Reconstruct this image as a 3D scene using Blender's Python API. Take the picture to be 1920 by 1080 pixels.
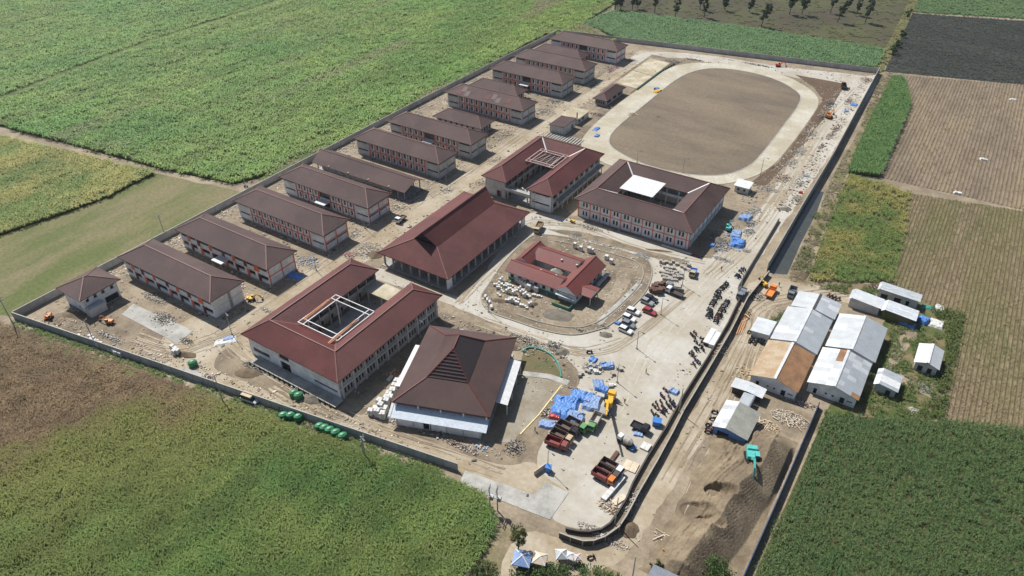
import bpy, bmesh, math, random
import numpy as np
from mathutils import noise, Vector
for o in list(bpy.data.objects): bpy.data.objects.remove(o)
R = math.radians
rnd = random.Random(7)
scene = bpy.context.scene
C = scene.collection
# ---------------- camera, sky, sun, exposure ----------------
cam = bpy.data.cameras.new('camera'); camo = bpy.data.objects.new('camera', cam); C.objects.link(camo)
cam.sensor_width = 36.0; cam.lens = 36.0*1367.25/1920; cam.clip_end = 6000; cam.clip_start = 1
camo.location = (0, 0, 145)
YAW, PITCH, ROLL = 33.072, 36.414, 0.512
from mathutils import Matrix
camo.rotation_mode = 'QUATERNION'
camo.rotation_quaternion = (Matrix.Rotation(R(YAW), 3, 'Z') @ Matrix.Rotation(R(90-PITCH), 3, 'X') @ Matrix.Rotation(R(-ROLL), 3, 'Z')).to_quaternion()
scene.camera = camo
SUN_EL, SUN_AZ = 53.0, 160.0            # azimuth of the sun, counter-clockwise from +X
world = bpy.data.worlds.new('World'); scene.world = world; world.use_nodes = True
wn = world.node_tree; wn.nodes.clear()
sky = wn.nodes.new('ShaderNodeTexSky'); sky.sky_type = 'NISHITA'; sky.sun_disc = False
sky.sun_elevation = R(SUN_EL); sky.sun_rotation = R(90-SUN_AZ)
sky.air_density = 1.0; sky.dust_density = 1.2
bg = wn.nodes.new('ShaderNodeBackground'); bg.inputs[1].default_value = 0.073
wo = wn.nodes.new('ShaderNodeOutputWorld')
wn.links.new(sky.outputs[0], bg.inputs[0]); wn.links.new(bg.outputs[0], wo.inputs[0])
sl = bpy.data.lights.new('sun', 'SUN'); sl.energy = 5.0; sl.angle = R(0.53); sl.color = (1, .975, .93)
so = bpy.data.objects.new('sun', sl); C.objects.link(so); so.location = (0, 0, 200)
sd = Vector((math.cos(R(SUN_AZ))*math.cos(R(SUN_EL)), math.sin(R(SUN_AZ))*math.cos(R(SUN_EL)), math.sin(R(SUN_EL))))
so.rotation_euler = sd.to_track_quat('Z', 'Y').to_euler()
vs = scene.view_settings; vs.view_transform = 'Standard'; vs.look = 'None'; vs.exposure = 0.28; vs.gamma = 1; vs.use_curve_mapping = False

# ---------------- materials ----------------
def lin(c): c /= 255; return c/12.92 if c <= .04045 else ((c+.055)/1.055)**2.4
K, KF, KR = .72, .64, .58      # site ground, fields, roofs
def col(r, g, b, k=K): return (lin(r)*k, lin(g)*k, lin(b)*k)
def mix(nt, fac, a, b, mode='MIX'):
    m = nt.nodes.new('ShaderNodeMix'); m.data_type = 'RGBA'; m.blend_type = mode
    for i, v in ((0, fac), (6, a), (7, b)):
        if isinstance(v, (int, float)): m.inputs[i].default_value = v
        elif isinstance(v, tuple): m.inputs[i].default_value = (*v[:3], 1)
        else: nt.links.new(v, m.inputs[i])
    return m.outputs[2]
def tex(nt, vec, scale, detail=3, rough=.6, lo=.35, hi=.65):
    n = nt.nodes.new('ShaderNodeTexNoise'); n.inputs['Scale'].default_value = scale
    n.inputs['Detail'].default_value = detail; n.inputs['Roughness'].default_value = rough
    nt.links.new(vec, n.inputs['Vector'])
    r = nt.nodes.new('ShaderNodeMapRange'); r.inputs[1].default_value = lo; r.inputs[2].default_value = hi
    nt.links.new(n.outputs[0], r.inputs[0]); return r.outputs[0]
MATS = {}
def base(name, rough=.85, metal=0, spec=.3):
    m = bpy.data.materials.new(name); m.use_nodes = True; nt = m.node_tree
    b = nt.nodes['Principled BSDF']; b.inputs['Roughness'].default_value = rough; b.inputs['Metallic'].default_value = metal
    b.inputs['Specular IOR Level'].default_value = spec
    g = nt.nodes.new('ShaderNodeNewGeometry'); MATS[name] = m
    return m, nt, b, g.outputs['Position']
def M(name, c, c2=None, scale=.6, rough=.85, spec=.3, bump=0, metal=0, lines=None, c3=None, s3=.08, stretch=None, blotch=.18):
    """colour with two scales of blotching, optional corrugation lines ('X' or 'Y') and grain relief"""
    m, nt, b, pos = base(name, rough, metal, spec)
    c2 = c2 or tuple(v*.72 for v in c)
    if stretch:
        mp = nt.nodes.new('ShaderNodeMapping'); mp.inputs['Scale'].default_value = stretch; nt.links.new(pos, mp.inputs[0]); pos2 = mp.outputs[0]
    else: pos2 = pos
    o = mix(nt, tex(nt, pos2, scale, 4), c, c2)
    if c3: o = mix(nt, tex(nt, pos2, s3, 5, .65, .42, .6), o, c3)
    fine = tex(nt, pos, scale*7, 2, .6, .3, .7)
    o = mix(nt, fine, o, mix(nt, 1.0, o, (1-blotch, 1-blotch, 1-blotch), 'MULTIPLY'))
    nt.links.new(o, b.inputs['Base Color'])
    h = None
    if lines:
        w = nt.nodes.new('ShaderNodeTexWave'); w.wave_type = 'BANDS'; w.bands_direction = lines[0]; w.inputs['Scale'].default_value = lines[1]
        nt.links.new(pos, w.inputs['Vector']); h = w.outputs['Fac']; d = lines[2]
    elif bump: h = tex(nt, pos, scale*5, 4, .65, 0, 1); d = bump
    if h:
        bp = nt.nodes.new('ShaderNodeBump'); bp.inputs['Distance'].default_value = d; bp.inputs['Strength'].default_value = .8
        nt.links.new(h, bp.inputs['Height']); nt.links.new(bp.outputs[0], b.inputs['Normal'])
    return m
def plain(name, c, rough=.6, metal=0, spec=.4):
    return M(name, c, tuple(v*.8 for v in c), 1.3, rough, spec, metal=metal, blotch=.1)
M('dirt', col(188,171,146), col(168,152,128), .13, bump=.06, c3=col(148,133,111), s3=.06, blotch=.28)
M('dark_dirt', col(170,154,130), col(148,132,110), .25, bump=.12, c3=col(128,114,95), s3=.12)
M('concrete_road', col(212,207,196), col(202,195,181), .09, bump=.02, c3=col(190,180,161), s3=.05, blotch=.12)
M('tan_road', col(205,192,170), col(192,177,152), .12, bump=.04, c3=col(176,158,130), s3=.07)
M('track_concrete', col(222,216,198), col(208,199,178), .15, rough=.8, c3=col(196,185,160), s3=.06)
M('court_concrete', col(224,214,190), col(206,192,162), .2, c3=col(190,176,146), s3=.1)
M('new_concrete', col(186,184,176), col(165,163,155), .5, c3=col(204,201,192), s3=.2)
M('pitch_soil', col(139,125,107,KF), col(122,109,93,KF), .1, bump=.08, c3=col(156,139,115,KF), s3=.02, stretch=(.5,1.4,1), blotch=.25)
M('pitch_soil_red', col(124,101,78,KF), col(108,88,68,KF), .1, bump=.05)
M('grass_field', col(134,131,84), col(148,135,100), .12, bump=.1, c3=col(108,118,60), s3=.04, stretch=(1.5,.45,1), blotch=.35)
M('weed_ground', col(108,116,62,KF), col(84,102,48,KF), .22, bump=.15, c3=col(150,132,98,KF), s3=.12)
M('cane_soil', col(70,84,40,KF), col(88,88,48,KF), .15)
M('hill_soil', col(176,158,130,KF), col(152,134,108,KF), .3, bump=.2, c3=col(132,116,95,KF), s3=.1)
plain('slat_red', (.1,.046,.043), .7)
M('dusty_concrete', col(184,176,160), col(168,158,140), .3, c3=col(158,146,124), s3=.12)
M('roof_patch', col(120,98,92,KR), col(108,88,82,KR), .3, rough=.65)
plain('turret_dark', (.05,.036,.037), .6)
plain('navy_sheet', (.03,.055,.12), .5)
M('cane_mass', col(98,118,58,KF), col(120,128,66,KF), .12, bump=.3, c3=col(84,104,48,KF), s3=.05)
M('maize_soil', col(112,104,68,KF), col(84,88,48,KF), .3)
M('plough_soil', col(157,140,119,KF), col(134,118,99,KF), .22, bump=.1, c3=col(163,144,116,KF), s3=.04, stretch=(1,.25,1))
M('plough_soil_low', col(163,144,116,KF), col(142,125,97,KF), .25, bump=.1, c3=col(138,130,88,KF), s3=.05, stretch=(1,.2,1))
M('dark_field', col(52,55,54,KF), col(42,46,46,KF), .12, bump=.1, c3=col(70,72,66,KF), s3=.03, stretch=(.4,1.6,1))
M('brown_field', col(92,82,66,KF), col(74,68,54,KF), .08, bump=.1, c3=col(96,98,58,KF), s3=.02)
M('far_green', col(98,128,82,KF), col(84,114,70,KF), .1, bump=.3)
M('verge', col(150,148,96,KF), col(124,126,74,KF), .2, bump=.1)
M('bank_soil', col(172,156,128), col(144,128,104), .25, bump=.25, c3=col(118,116,70), s3=.09)
M('roof_brown', col(102,76,72,KR), col(92,68,65,KR), .13, rough=.62, spec=.35, lines=('Y', 3.2, .03), blotch=.08, c3=col(112,86,80,KR), s3=.07)
M('roof_brown_x', col(102,76,72,KR), col(92,68,65,KR), .13, rough=.62, spec=.35, lines=('X', 3.2, .03), blotch=.08)
M('roof_red', col(120,62,58,KR), col(106,53,50,KR), .13, rough=.6, spec=.35, lines=('X', 3.0, .03), blotch=.08, c3=col(130,72,67,KR), s3=.07)
M('roof_old_red', col(162,86,80,KR), col(142,72,68,KR), .2, rough=.6, blotch=.12, c3=col(146,92,84,KR), s3=.1)
plain('ridge_pink', col(150,100,92,KR)); plain('fascia_red', col(132,52,46,KR))
M('white_wall', (.84,.84,.83), (.74,.74,.73), .5, blotch=.06, c3=(.64,.64,.63), s3=.25)
M('grey_wall', (.52,.51,.49), (.43,.42,.4), .5, blotch=.15, c3=(.6,.59,.57), s3=.2)
M('raw_concrete', (.36,.35,.33), (.27,.262,.25), .6, blotch=.2, c3=(.44,.43,.4), s3=.3)
plain('orange_paint', (.8,.15,.07)); plain('red_paint', (.6,.09,.07))
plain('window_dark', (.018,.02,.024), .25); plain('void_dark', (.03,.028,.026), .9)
M('site_wall', (.5,.49,.47), (.42,.41,.39), .35, blotch=.15, c3=(.36,.35,.335), s3=.2)
plain('wall_cap', col(186,182,172)); plain('dark_block', col(84,78,74)); plain('kerb', col(176,168,152))
M('sheet_white', (.66,.68,.69), (.56,.58,.59), .4, rough=.42, spec=.5, metal=.25, lines=('Y', 2.6, .05), blotch=.06)
M('sheet_grey', (.5,.53,.55), (.42,.45,.47), .4, rough=.42, spec=.5, metal=.3, lines=('Y', 2.6, .05), blotch=.06)
M('sheet_tan', (.47,.33,.2), (.38,.25,.14), .5, rough=.75, lines=('Y', 2.6, .05), c3=(.54,.44,.31), s3=.25)
M('sheet_rust', (.29,.165,.09), (.22,.12,.065), .5, rough=.8, lines=('Y', 2.6, .05), c3=(.37,.2,.1), s3=.3)
M('sheet_old', (.36,.36,.31), (.28,.28,.24), .5, rough=.8, lines=('Y', 2.6, .05))
plain('canopy_white', (.68,.68,.67), .5); plain('canopy_blue_white', (.6,.66,.72), .4)
plain('steel_white', (.7,.69,.66), .5); plain('steel_pink', (.55,.4,.36), .6); plain('plank_orange', (.62,.3,.15)); plain('timber', (.5,.37,.22))
plain('timber_pale', (.66,.55,.4)); plain('steel_grey', (.34,.35,.36), .45, .3); plain('dark_steel', (.07,.07,.075), .5)
plain('tyre', (.02,.02,.021), .9); plain('glass', (.03,.04,.05), .12)
M('block_white', (.66,.65,.62), (.54,.53,.5), .9, blotch=.12); M('block_grey', (.47,.44,.39), (.37,.34,.3), .9, blotch=.2)
M('brick_brown', (.17,.095,.068), (.12,.065,.05), .9, blotch=.25); M('rubble', (.42,.38,.32), (.27,.24,.2), .8, blotch=.3); M('rubble_pale', (.55,.51,.44), (.42,.38,.33), .8, blotch=.25)
M('sand_grey', col(140,132,118), col(118,110,98), .5, bump=.15); M('sand_brown', col(134,116,92), col(112,96,76), .5, bump=.15)
M('tarp_blue', (.07,.19,.5), (.1,.26,.58), .5, rough=.45, spec=.5, bump=.1); M('tarp_light', (.26,.36,.55), (.18,.28,.5), .5, rough=.45, bump=.1)
plain('tank_green', (.025,.2,.08), .35); plain('fence_green', (.06,.27,.2), .7); M('pond', col(128,108,68), col(112,98,58), .3, rough=.55, c3=col(98,100,56), s3=.2)
M('water', (.05,.055,.05), (.065,.07,.06), .2, rough=.12, spec=.5)
plain('paint_yellow', (.72,.42,.04), .4); plain('paint_orange', (.65,.2,.04), .4); plain('paint_teal', (.1,.5,.45), .4); plain('paint_red', (.5,.05,.04), .35)
plain('paint_darkred', (.24,.045,.04), .45); plain('paint_white', (.78,.78,.77), .3); plain('paint_grey', (.2,.22,.25), .3); plain('paint_black', (.025,.025,.03), .3)
plain('paint_green', (.12,.3,.1), .45); plain('paint_blue', (.05,.2,.55), .4); plain('bike_blue', (.03,.05,.16), .4); plain('bed_brown', (.13,.09,.075), .8); plain('paint_maroon', (.36,.05,.06), .3)
plain('skin', (.35,.2,.13)); plain('hivis', (.8,.25,.05)); plain('cloth_dark', (.05,.055,.08))
plain('bark', (.12,.09,.06), .95); plain('line_yellow', (.75,.62,.3))
def leafmat(name, spec=.25, trans=.22):
    m, nt, b, pos = base(name, .55, 0, spec)
    a = nt.nodes.new('ShaderNodeAttribute'); a.attribute_name = 'tint'
    nt.links.new(a.outputs['Color'], b.inputs['Base Color'])
    t = nt.nodes.new('ShaderNodeBsdfTranslucent'); nt.links.new(a.outputs['Color'], t.inputs[0])
    mx = nt.nodes.new('ShaderNodeMixShader'); mx.inputs[0].default_value = trans
    out = [n for n in nt.nodes if n.type == 'OUTPUT_MATERIAL'][0]
    nt.links.new(b.outputs[0], mx.inputs[1]); nt.links.new(t.outputs[0], mx.inputs[2]); nt.links.new(mx.outputs[0], out.inputs[0])
leafmat('leaf', .2, .3)

# ---------------- helpers ----------------
def tag(o, label=None, cat=None, group=None, kind=None):
    if label: o['label'] = label
    if cat: o['category'] = cat
    if group: o['group'] = group
    if kind: o['kind'] = kind
    return o
def thing(name, loc, label, cat, group=None, rz=0):
    o = bpy.data.objects.new(name, None); C.objects.link(o); o.empty_display_size = .5
    o.location = (loc[0], loc[1], loc[2] if len(loc) > 2 else 0); o.rotation_euler = (0, 0, rz)
    return tag(o, label, cat, group)
class MB:
    def __init__(s): s.v = []; s.f = []; s.m = []; s.mi = 0
    def add(s, vs, fs):
        n = len(s.v); s.v += [tuple(p) for p in vs]; s.f += [tuple(i+n for i in f) for f in fs]; s.m += [s.mi]*len(fs); return s
    def quad(s, *p): return s.add(p, [tuple(range(len(p)))])
    def box(s, x0, x1, y0, y1, z0, z1):
        return s.add([(x0,y0,z0),(x1,y0,z0),(x1,y1,z0),(x0,y1,z0),(x0,y0,z1),(x1,y0,z1),(x1,y1,z1),(x0,y1,z1)],
                     [(3,2,1,0),(4,5,6,7),(0,1,5,4),(1,2,6,5),(2,3,7,6),(3,0,4,7)])
    def rbox(s, c, sz, rz=0, taper=1, tilt=0):
        x, y, z = sz[0]/2, sz[1]/2, sz[2]
        ca, sa = math.cos(rz), math.sin(rz); vs = []
        for zz, k in ((0, 1), (z, taper)):
            for px, py in ((-x,-y),(x,-y),(x,y),(-x,y)):
                qx, qy = px*k + tilt*zz, py*k
                vs.append((c[0]+ca*qx-sa*qy, c[1]+sa*qx+ca*qy, c[2]+zz))
        return s.add(vs, [(3,2,1,0),(4,5,6,7),(0,1,5,4),(1,2,6,5),(2,3,7,6),(3,0,4,7)])
    def bar(s, a, b, w, h=None, n=4):
        a, b = Vector(a), Vector(b); d = (b-a).normalized(); h = h or w
        u = d.cross(Vector((0,0,1)));  u = u.normalized() if u.length > 1e-4 else Vector((1,0,0)); w2 = u.cross(d)
        vs = []
        for p in (a, b):
            for i in range(n):
                t = 2*math.pi*(i+.5)/n; k = 1.414 if n == 4 else 1
                vs.append(p + u*math.cos(t)*w/2*k + w2*math.sin(t)*h/2*k)
        fs = [(i, (i+1) % n, n+(i+1) % n, n+i) for i in range(n)] + [tuple(range(n-1,-1,-1)), tuple(range(n, 2*n))]
        return s.add(vs, fs)
    def cyl(s, c, r, h, n=12, r2=None, axis='z'):
        r2 = r if r2 is None else r2; vs = []
        for zz, rr in ((0, r), (h, r2)):
            for i in range(n):
                t = 2*math.pi*i/n; p = (math.cos(t)*rr, math.sin(t)*rr, zz)
                if axis == 'y': p = (p[0], p[2], p[1])
                if axis == 'x': p = (p[2], p[0], p[1])
                vs.append((c[0]+p[0], c[1]+p[1], c[2]+p[2]))
        return s.add(vs, [(i, (i+1) % n, n+(i+1) % n, n+i) for i in range(n)] + [tuple(range(n-1,-1,-1)), tuple(range(n, 2*n))])
    def mesh(s, name, mats):
        me = bpy.data.meshes.new(name); me.from_pydata(s.v, [], s.f)
        for m in ([mats] if isinstance(mats, str) else mats): me.materials.append(MATS[m])
        me.polygons.foreach_set('material_index', s.m)
        bm = bmesh.new(); bm.from_mesh(me); bmesh.ops.recalc_face_normals(bm, faces=bm.faces); bm.to_mesh(me); bm.free()
        return me
    def build(s, name, mats, parent=None, loc=None, rz=0):
        return put(name, s.mesh(name, mats), parent, loc, rz)
def put(name, me, parent=None, loc=None, rz=0, scale=None):
    o = bpy.data.objects.new(name, me); C.objects.link(o)
    if parent: o.parent = parent
    if loc: o.location = loc if len(loc) > 2 else (loc[0], loc[1], 0)
    if rz: o.rotation_euler = (0, 0, rz)
    if scale: o.scale = scale
    return o
UB = {}
def piece(name, mat, parent, c, size, rz=0, rot=None):
    """one box-shaped piece; alike pieces share the unit mesh of their material"""
    if mat not in UB: UB[mat] = MB().box(-.5,.5,-.5,.5,-.5,.5).mesh('piece_'+mat, mat)
    o = put(name, UB[mat], parent, c, rz, size)
    if rot: o.rotation_euler = rot
    return o
def copy_tree(o, parent=None):
    c = o.copy(); C.objects.link(c); c.parent = parent
    for ch in o.children: copy_tree(ch, c)
    return c
def inside(poly, x, y):
    c = np.zeros(x.shape, bool); n = len(poly)
    for i in range(n):
        (x0, y0), (x1, y1) = poly[i], poly[(i+1) % n]
        if y0 == y1: continue
        k = ((y0 > y) != (y1 > y)) & (x < (x1-x0)*(y-y0)/(y1-y0)+x0); c ^= k
    return c
def smooth(pts, n=6, closed=True):
    out = []; N = len(pts)
    for i in range(N if closed else N-1):
        g = lambda k: Vector((*pts[(i+k) % N], 0)) if closed else Vector((*pts[max(0, min(N-1, i+k))], 0))
        p0, p1, p2, p3 = g(-1), g(0), g(1), g(2)
        for j in range(n):
            t = j/n
            q = .5*((2*p1)+(p2-p0)*t+(2*p0-5*p1+4*p2-p3)*t*t+(3*p1-p0-3*p2+p3)*t**3); out.append((q.x, q.y))
    if not closed: out.append(pts[-1])
    return out
def ragged(pts, step=1.5, amp=.5, seed=0):
    out = []; N = len(pts)
    for i in range(N):
        a, b = Vector(pts[i]), Vector(pts[(i+1) % N]); L = (b-a).length; k = max(1, int(L/step)); nrm = Vector((-(b-a).y, (b-a).x))/max(L, 1e-6)
        for j in range(k):
            p = a+(b-a)*j/k; d = noise.noise((p.x*.35+seed, p.y*.35, seed))+.6*noise.noise((p.x*.9, p.y*.9+seed, 3))
            out.append(tuple(p+nrm*d*amp))
    return out
def sheet(name, pts, z, mat, kind='structure', thick=0, label=None, cat=None, parent=None):
    bm = bmesh.new(); vs = [bm.verts.new((x, y, z)) for x, y in pts]
    es = [bm.edges.new((vs[i], vs[(i+1) % len(vs)])) for i in range(len(vs))]
    bmesh.ops.triangle_fill(bm, use_beauty=True, edges=es)
    if thick:
        lo = [bm.verts.new((x, y, z-thick)) for x, y in pts]
        for i in range(len(vs)): j = (i+1) % len(vs); bm.faces.new((lo[i], lo[j], vs[j], vs[i]))
    bmesh.ops.recalc_face_normals(bm, faces=bm.faces)
    for f in bm.faces:
        if abs(f.normal.z) > .5 and f.normal.z < 0: f.normal_flip()
    me = bpy.data.meshes.new(name); bm.to_mesh(me); bm.free(); me.materials.append(MATS[mat])
    o = put(name, me, parent)
    return tag(o, label, cat, None, None if parent else kind)
def offset_path(pts, d):
    out = []
    for i, p in enumerate(pts):
        a = Vector(pts[max(0, i-1)]); b = Vector(pts[min(len(pts)-1, i+1)]); t = (b-a).normalized(); out.append((p[0]-t.y*d, p[1]+t.x*d))
    return out
def ribbon(name, pts, w, z, mat, h=0, kind='structure', parent=None, amp=0):
    """a strip of width w along a path; h > 0 makes it a raised kerb"""
    l, r = offset_path(pts, w/2), offset_path(pts, -w/2); mb = MB(); n = len(pts)
    if amp:
        l = [(x+amp*noise.noise((x*.3, y*.3, 1)), y+amp*noise.noise((x*.3, y*.3, 2))) for x, y in l]; r = [(x+amp*noise.noise((x*.3, y*.3, 5)), y+amp*noise.noise((x*.3, y*.3, 6))) for x, y in r]
    for i in range(n-1):
        mb.quad((*r[i], z+h), (*r[i+1], z+h), (*l[i+1], z+h), (*l[i], z+h))
        if h:
            mb.quad((*r[i], z), (*r[i+1], z), (*r[i+1], z+h), (*r[i], z+h)); mb.quad((*l[i+1], z), (*l[i], z), (*l[i], z+h), (*l[i+1], z+h))
    if h:
        for i in (0, n-1): mb.quad((*l[i], z), (*r[i], z), (*r[i], z+h), (*l[i], z+h))
    o = mb.build(name, mat, parent)
    return o if parent else tag(o, kind=kind)
def lab(pool, i): return pool[i % len(pool)]

# ---------------- the setting: ground, roads, fields ----------------
sheet('ground', [(-3000,-2500),(3000,-2500),(3000,3500),(-3000,3500)], 0, 'dirt')
fields = []
def field(name, pts, mat, z=.012): fields.append(pts); return sheet(name, pts, z, mat)
field('cane_field', [(-245,60.5),(-232,62.4),(-172,72.6),(-110,83),(-82,87.8)]+[(-72.6,89.3),(-67.3,89.5),(-60.3,84.5),(-59.1,77.7),(-58.5,65.8),(-59.0,40.8),(-145.5,-14.5),(-243.9,29.1)], 'cane_soil')
F_FRONT = fields[-1]
field('cane_field', [(-498.0,130.0),(-388.1,143.1),(-333.1,150.3),(-282.9,156.1),(-244.5,164.2),(-239.0,176.6)]+[(-234.5,170),(-234.5,402),(-190,411)]+[(-225.2,435.3),(-229.4,499.6),(-240.2,545.0),(-398.1,488.9),(-497.0,409.4),(-720.2,275.0),(-721.3,201.5),(-609.8,131.8)], 'cane_soil')
F_BACK = fields[-1]
field('cane_field', [(-472.7,120.0),(-375.6,136.6),(-325.3,145.5),(-281.0,152.6),(-279.4,128.6),(-282.5,110.2),(-287.4,90.2),(-294.3,65.8),(-314.8,49.0)], 'cane_soil')
F_MID = fields[-1]
field('meadow', [(-298.7,59.1),(-289.3,91.2),(-284.5,111.4),(-281.4,129.9),(-281.1,153.7),(-240.8,161.1),(-232.0,161.8)]+[(-234,150),(-234.5,66)]+[(-229.9,63.4),(-232.4,53.3),(-246.5,30.1),(-292.9,40.8)], 'grass_field')
field('cane_field', [(-189,417),(-184.5,418)]+[(-47.0,444.9),(-49.1,480.4),(-131.1,479.5),(-221.3,470.4),(-225.6,433.8)], 'cane_soil')
F_FAR = fields[-1]
field('fallow_field', [(-221.9,471.5),(-131.5,480.6),(-49.1,481.5),(-51.8,623.6),(-53.0,676.6),(-256.0,554.4)], 'brown_field')
F_BROWN = fields[-1]
field('dark_field', [(-47.5,571.6),(40.5,597.4),(89.2,476.0),(25.7,462.4),(-42.0,445.1)], 'dark_field')
field('green_field', [(-47.6,574.5),(-52.2,658.4),(71.2,723.8),(54.9,607.5)], 'far_green')
sheet('grass_verge', ragged([(-45.5,437.1),(-42.4,442.8),(-47.6,570.1),(-52.3,677.0),(-57.5,673.9),(-48.7,479.5),(-46.7,446.1)], 3, 1.0), .02, 'verge')
field('plough_field', [(-32.9,443.0),(66.9,477.3),(80.7,326.5),(34.1,313.4),(5.1,312.8),(-18.8,312.4),(-21.8,399.2)], 'plough_soil')
F_PL1 = fields[-1]
field('plough_field', [(-5.9,304.3),(34.2,312.5),(88.3,322.6),(84.6,202.0),(41.4,184.7),(22.1,175.4),(21.5,224.3),(-0.9,235.3),(-1.7,257.8)], 'plough_soil_low')
F_PL2 = fields[-1]
field('cane_field', [(-36.1,433.4),(-31.5,438.1),(-21.8,399.2),(-19.5,311.9),(-31.5,308.4),(-34.3,361.3)], 'cane_soil')
F_STRIP = fields[-1]
field('maize_field', [(-30.6,307.8),(-6.0,304.8),(-1.7,257.8),(-0.8,234.7),(-24.0,221.5),(-26.5,238.2)], 'maize_soil')
F_MAIZE1 = fields[-1]
field('maize_field', [(-4.5,161.5),(21.6,175.0),(41.4,184.3),(78.9,198.4),(77.6,128.1),(-5.0,75.3),(-5.5,103.3)], 'maize_soil')
F_MAIZE2 = fields[-1]
sheet('weedy_ground', ragged([(-24.2,218.8),(-0.7,234.3),(20.9,225.5),(22.1,175.4),(-4.9,161.7),(-0.2,188.7),(1.2,213.0),(3.4,227.5),(-10.1,220.7)], 2, 1.2), .008, 'weed_ground')
sheet('footpath', ragged(smooth([(5.2,207.9),(11.9,213.6),(9.7,203.4),(8.1,191.2),(11.3,189.3),(16.8,190.1),(22.7,186.4),(20.4,183.2),(11.9,185.3),(6.0,187.2),(5.8,198.0)], 3), 1, .4), .024, 'dirt')
# paths and ditches through the fields
ribbon('field_path', smooth([(-484.2,124.5),(-402.7,135.4),(-379.9,138.8),(-328.9,147.7),(-281.1,154.8),(-242.3,162.3),(-234.2,162.6)], 6, False), 3.6, .03, 'dirt', amp=1.0)
ribbon('field_track', smooth([(-416.7,137.2),(-420.9,160.3),(-428.7,202.9),(-435.9,259.5),(-435.7,316.7),(-438.0,376.5),(-443.6,426.1)], 6, False), 4.0, .03, 'verge', amp=1.2)
sheet('front_track', ragged([(-229.9,50.5),(-225.4,57.7),(-227.9,64.0),(-230.8,67.2),(-238.8,64.8),(-244.8,57.8)], 2, .8), .016, 'dirt')
# canal with its bank
sheet('canal_water', [(-40.9,285.6),(-35.8,287.2),(-34.0,268.4),(-33.3,244.2),(-31.8,221.3),(-38.2,218.8),(-38.5,240.9),(-39.3,265.0)], .02, 'water')
bank = smooth([(-42.0,436.3),(-32.0,437.8),(-31.9,392.9),(-33.5,351.3),(-31.8,311.6),(-28.9,271.6),(-28.2,241.2),(-24.1,220.7),(-30.9,219.3),(-32.2,238.6),(-33.4,264.0),(-34.8,289.4),(-36.0,306.1),(-37.1,359.6)], 4)
sheet('canal_bank', ragged(bank, 2, .5), .014, 'bank_soil')
# roads on the building site
sheet('site_road', ragged([(-174,73),(-160,76),(-159.5,150),(-158.5,260),(-161,300),(-161,345),(-163,408),(-172,407),(-173.5,300),(-173.5,200),(-173,120)], 2, .7), .004, 'tan_road')
sheet('front_road', ragged(smooth([(-183.6,84.1),(-183.4,99.7),(-170.0,101.2),(-156.2,95.6),(-133.5,93.2),(-115.5,91.6),(-95.2,94.3),(-80.4,97.7),(-68.3,100.4),(-62.4,105.0),(-50.1,101.7),(-50.4,93.7),(-76.9,92.9),(-97.0,87.8),(-116.9,85.0),(-138.3,81.9),(-155.3,81.2)], 4), 2, .8, 3), .008, 'tan_road')
sheet('plaza', ragged(smooth([(-153.2,144.6),(-151.9,150.3),(-123.3,150.4),(-118.5,155.9),(-122.5,177.8),(-128.9,207.9),(-114.6,214.1),(-88.5,216.0),(-65.0,214.8),(-56.0,217.2),(-46.8,218.3),(-44.0,215.5),(-43.4,204.9),(-41.3,197.7),(-40.1,183.2),(-39.6,164.6),(-39.9,146.7),(-39.1,132.5),(-39.0,121.1),(-38.7,111.8),(-37.9,101.3),(-39.7,96.7),(-46.2,93.2),(-50.6,94.1),(-50.3,101.6),(-61.5,104.8),(-65.0,120.2),(-66.4,136.2),(-70.2,141.7),(-79.6,145.4),(-94.9,145.5),(-115.9,146.3),(-137.6,145.6)], 3), 2, .5, 5), .012, 'concrete_road')
sheet('perimeter_road', ragged(smooth([(-57.2,214.9),(-54.2,237.4),(-53.7,265.8),(-54.5,296.3),(-56.5,356.2),(-56.8,409.7),(-48.0,432.7),(-43.0,432.9),(-41.2,391.2),(-41.9,326.4),(-42.2,275.5),(-42.9,242.4),(-43.8,213.8)], 4), 2, .8, 7), .016, 'concrete_road')
sheet('perimeter_road', ragged(smooth([(-171.4,392.2),(-163.5,409.1),(-133.7,419.7),(-88.2,423.6),(-49.4,431.8),(-54.9,410.0),(-84.5,410.2),(-129.5,408.4),(-153.5,403.2),(-161.4,383.6)], 3), 2, .6, 8), .020, 'concrete_road')
sheet('dirt_lane', ragged(smooth([(-41.3,204.5),(-36.9,216.3),(-21.9,220.3),(-10.3,221.6),(2.8,231.3),(-2.7,217.0),(-15.6,215.5),(-26.9,206.7),(-32.7,191.6),(-30.6,175.0),(-28.4,150.3),(-29.5,129.6),(-30.0,113.6),(-30.4,99.3),(-32.5,89.9),(-40.5,80.2),(-51.9,74.5),(-53.7,86.1),(-44.6,89.9),(-35.0,95.0),(-34.5,105.2),(-34.8,128.3),(-35.1,156.0),(-35.2,183.8)], 3), 2, .8, 9), .020, 'tan_road')
# running track, its infield and the courts
TRK = smooth([(-142,278),(-146.2,310),(-146.6,350),(-145.5,384),(-139,400),(-124,409),(-107,413),(-88,410),(-71,397.5),(-61.5,381),(-59.6,350),(-59.6,310),(-61.5,293),(-66,281),(-75,270),(-90,263),(-110,261),(-130,266)], 6)
INF = smooth([(-130.5,283),(-134.6,300),(-135,335),(-135,372),(-131,391),(-122,401),(-108,404.5),(-92,402),(-77.5,392.5),(-70,379),(-68.3,345),(-67.8,305),(-69.5,291),(-75.5,279.5),(-88,272.5),(-105,271),(-120,275)], 6)
sheet('running_track', TRK, .16, 'track_concrete', thick=.16)
sheet('infield', INF, .166, 'pitch_soil')
ribbon('track_kerb', INF+[INF[0]], .35, .16, 'raw_concrete', .1)
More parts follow.
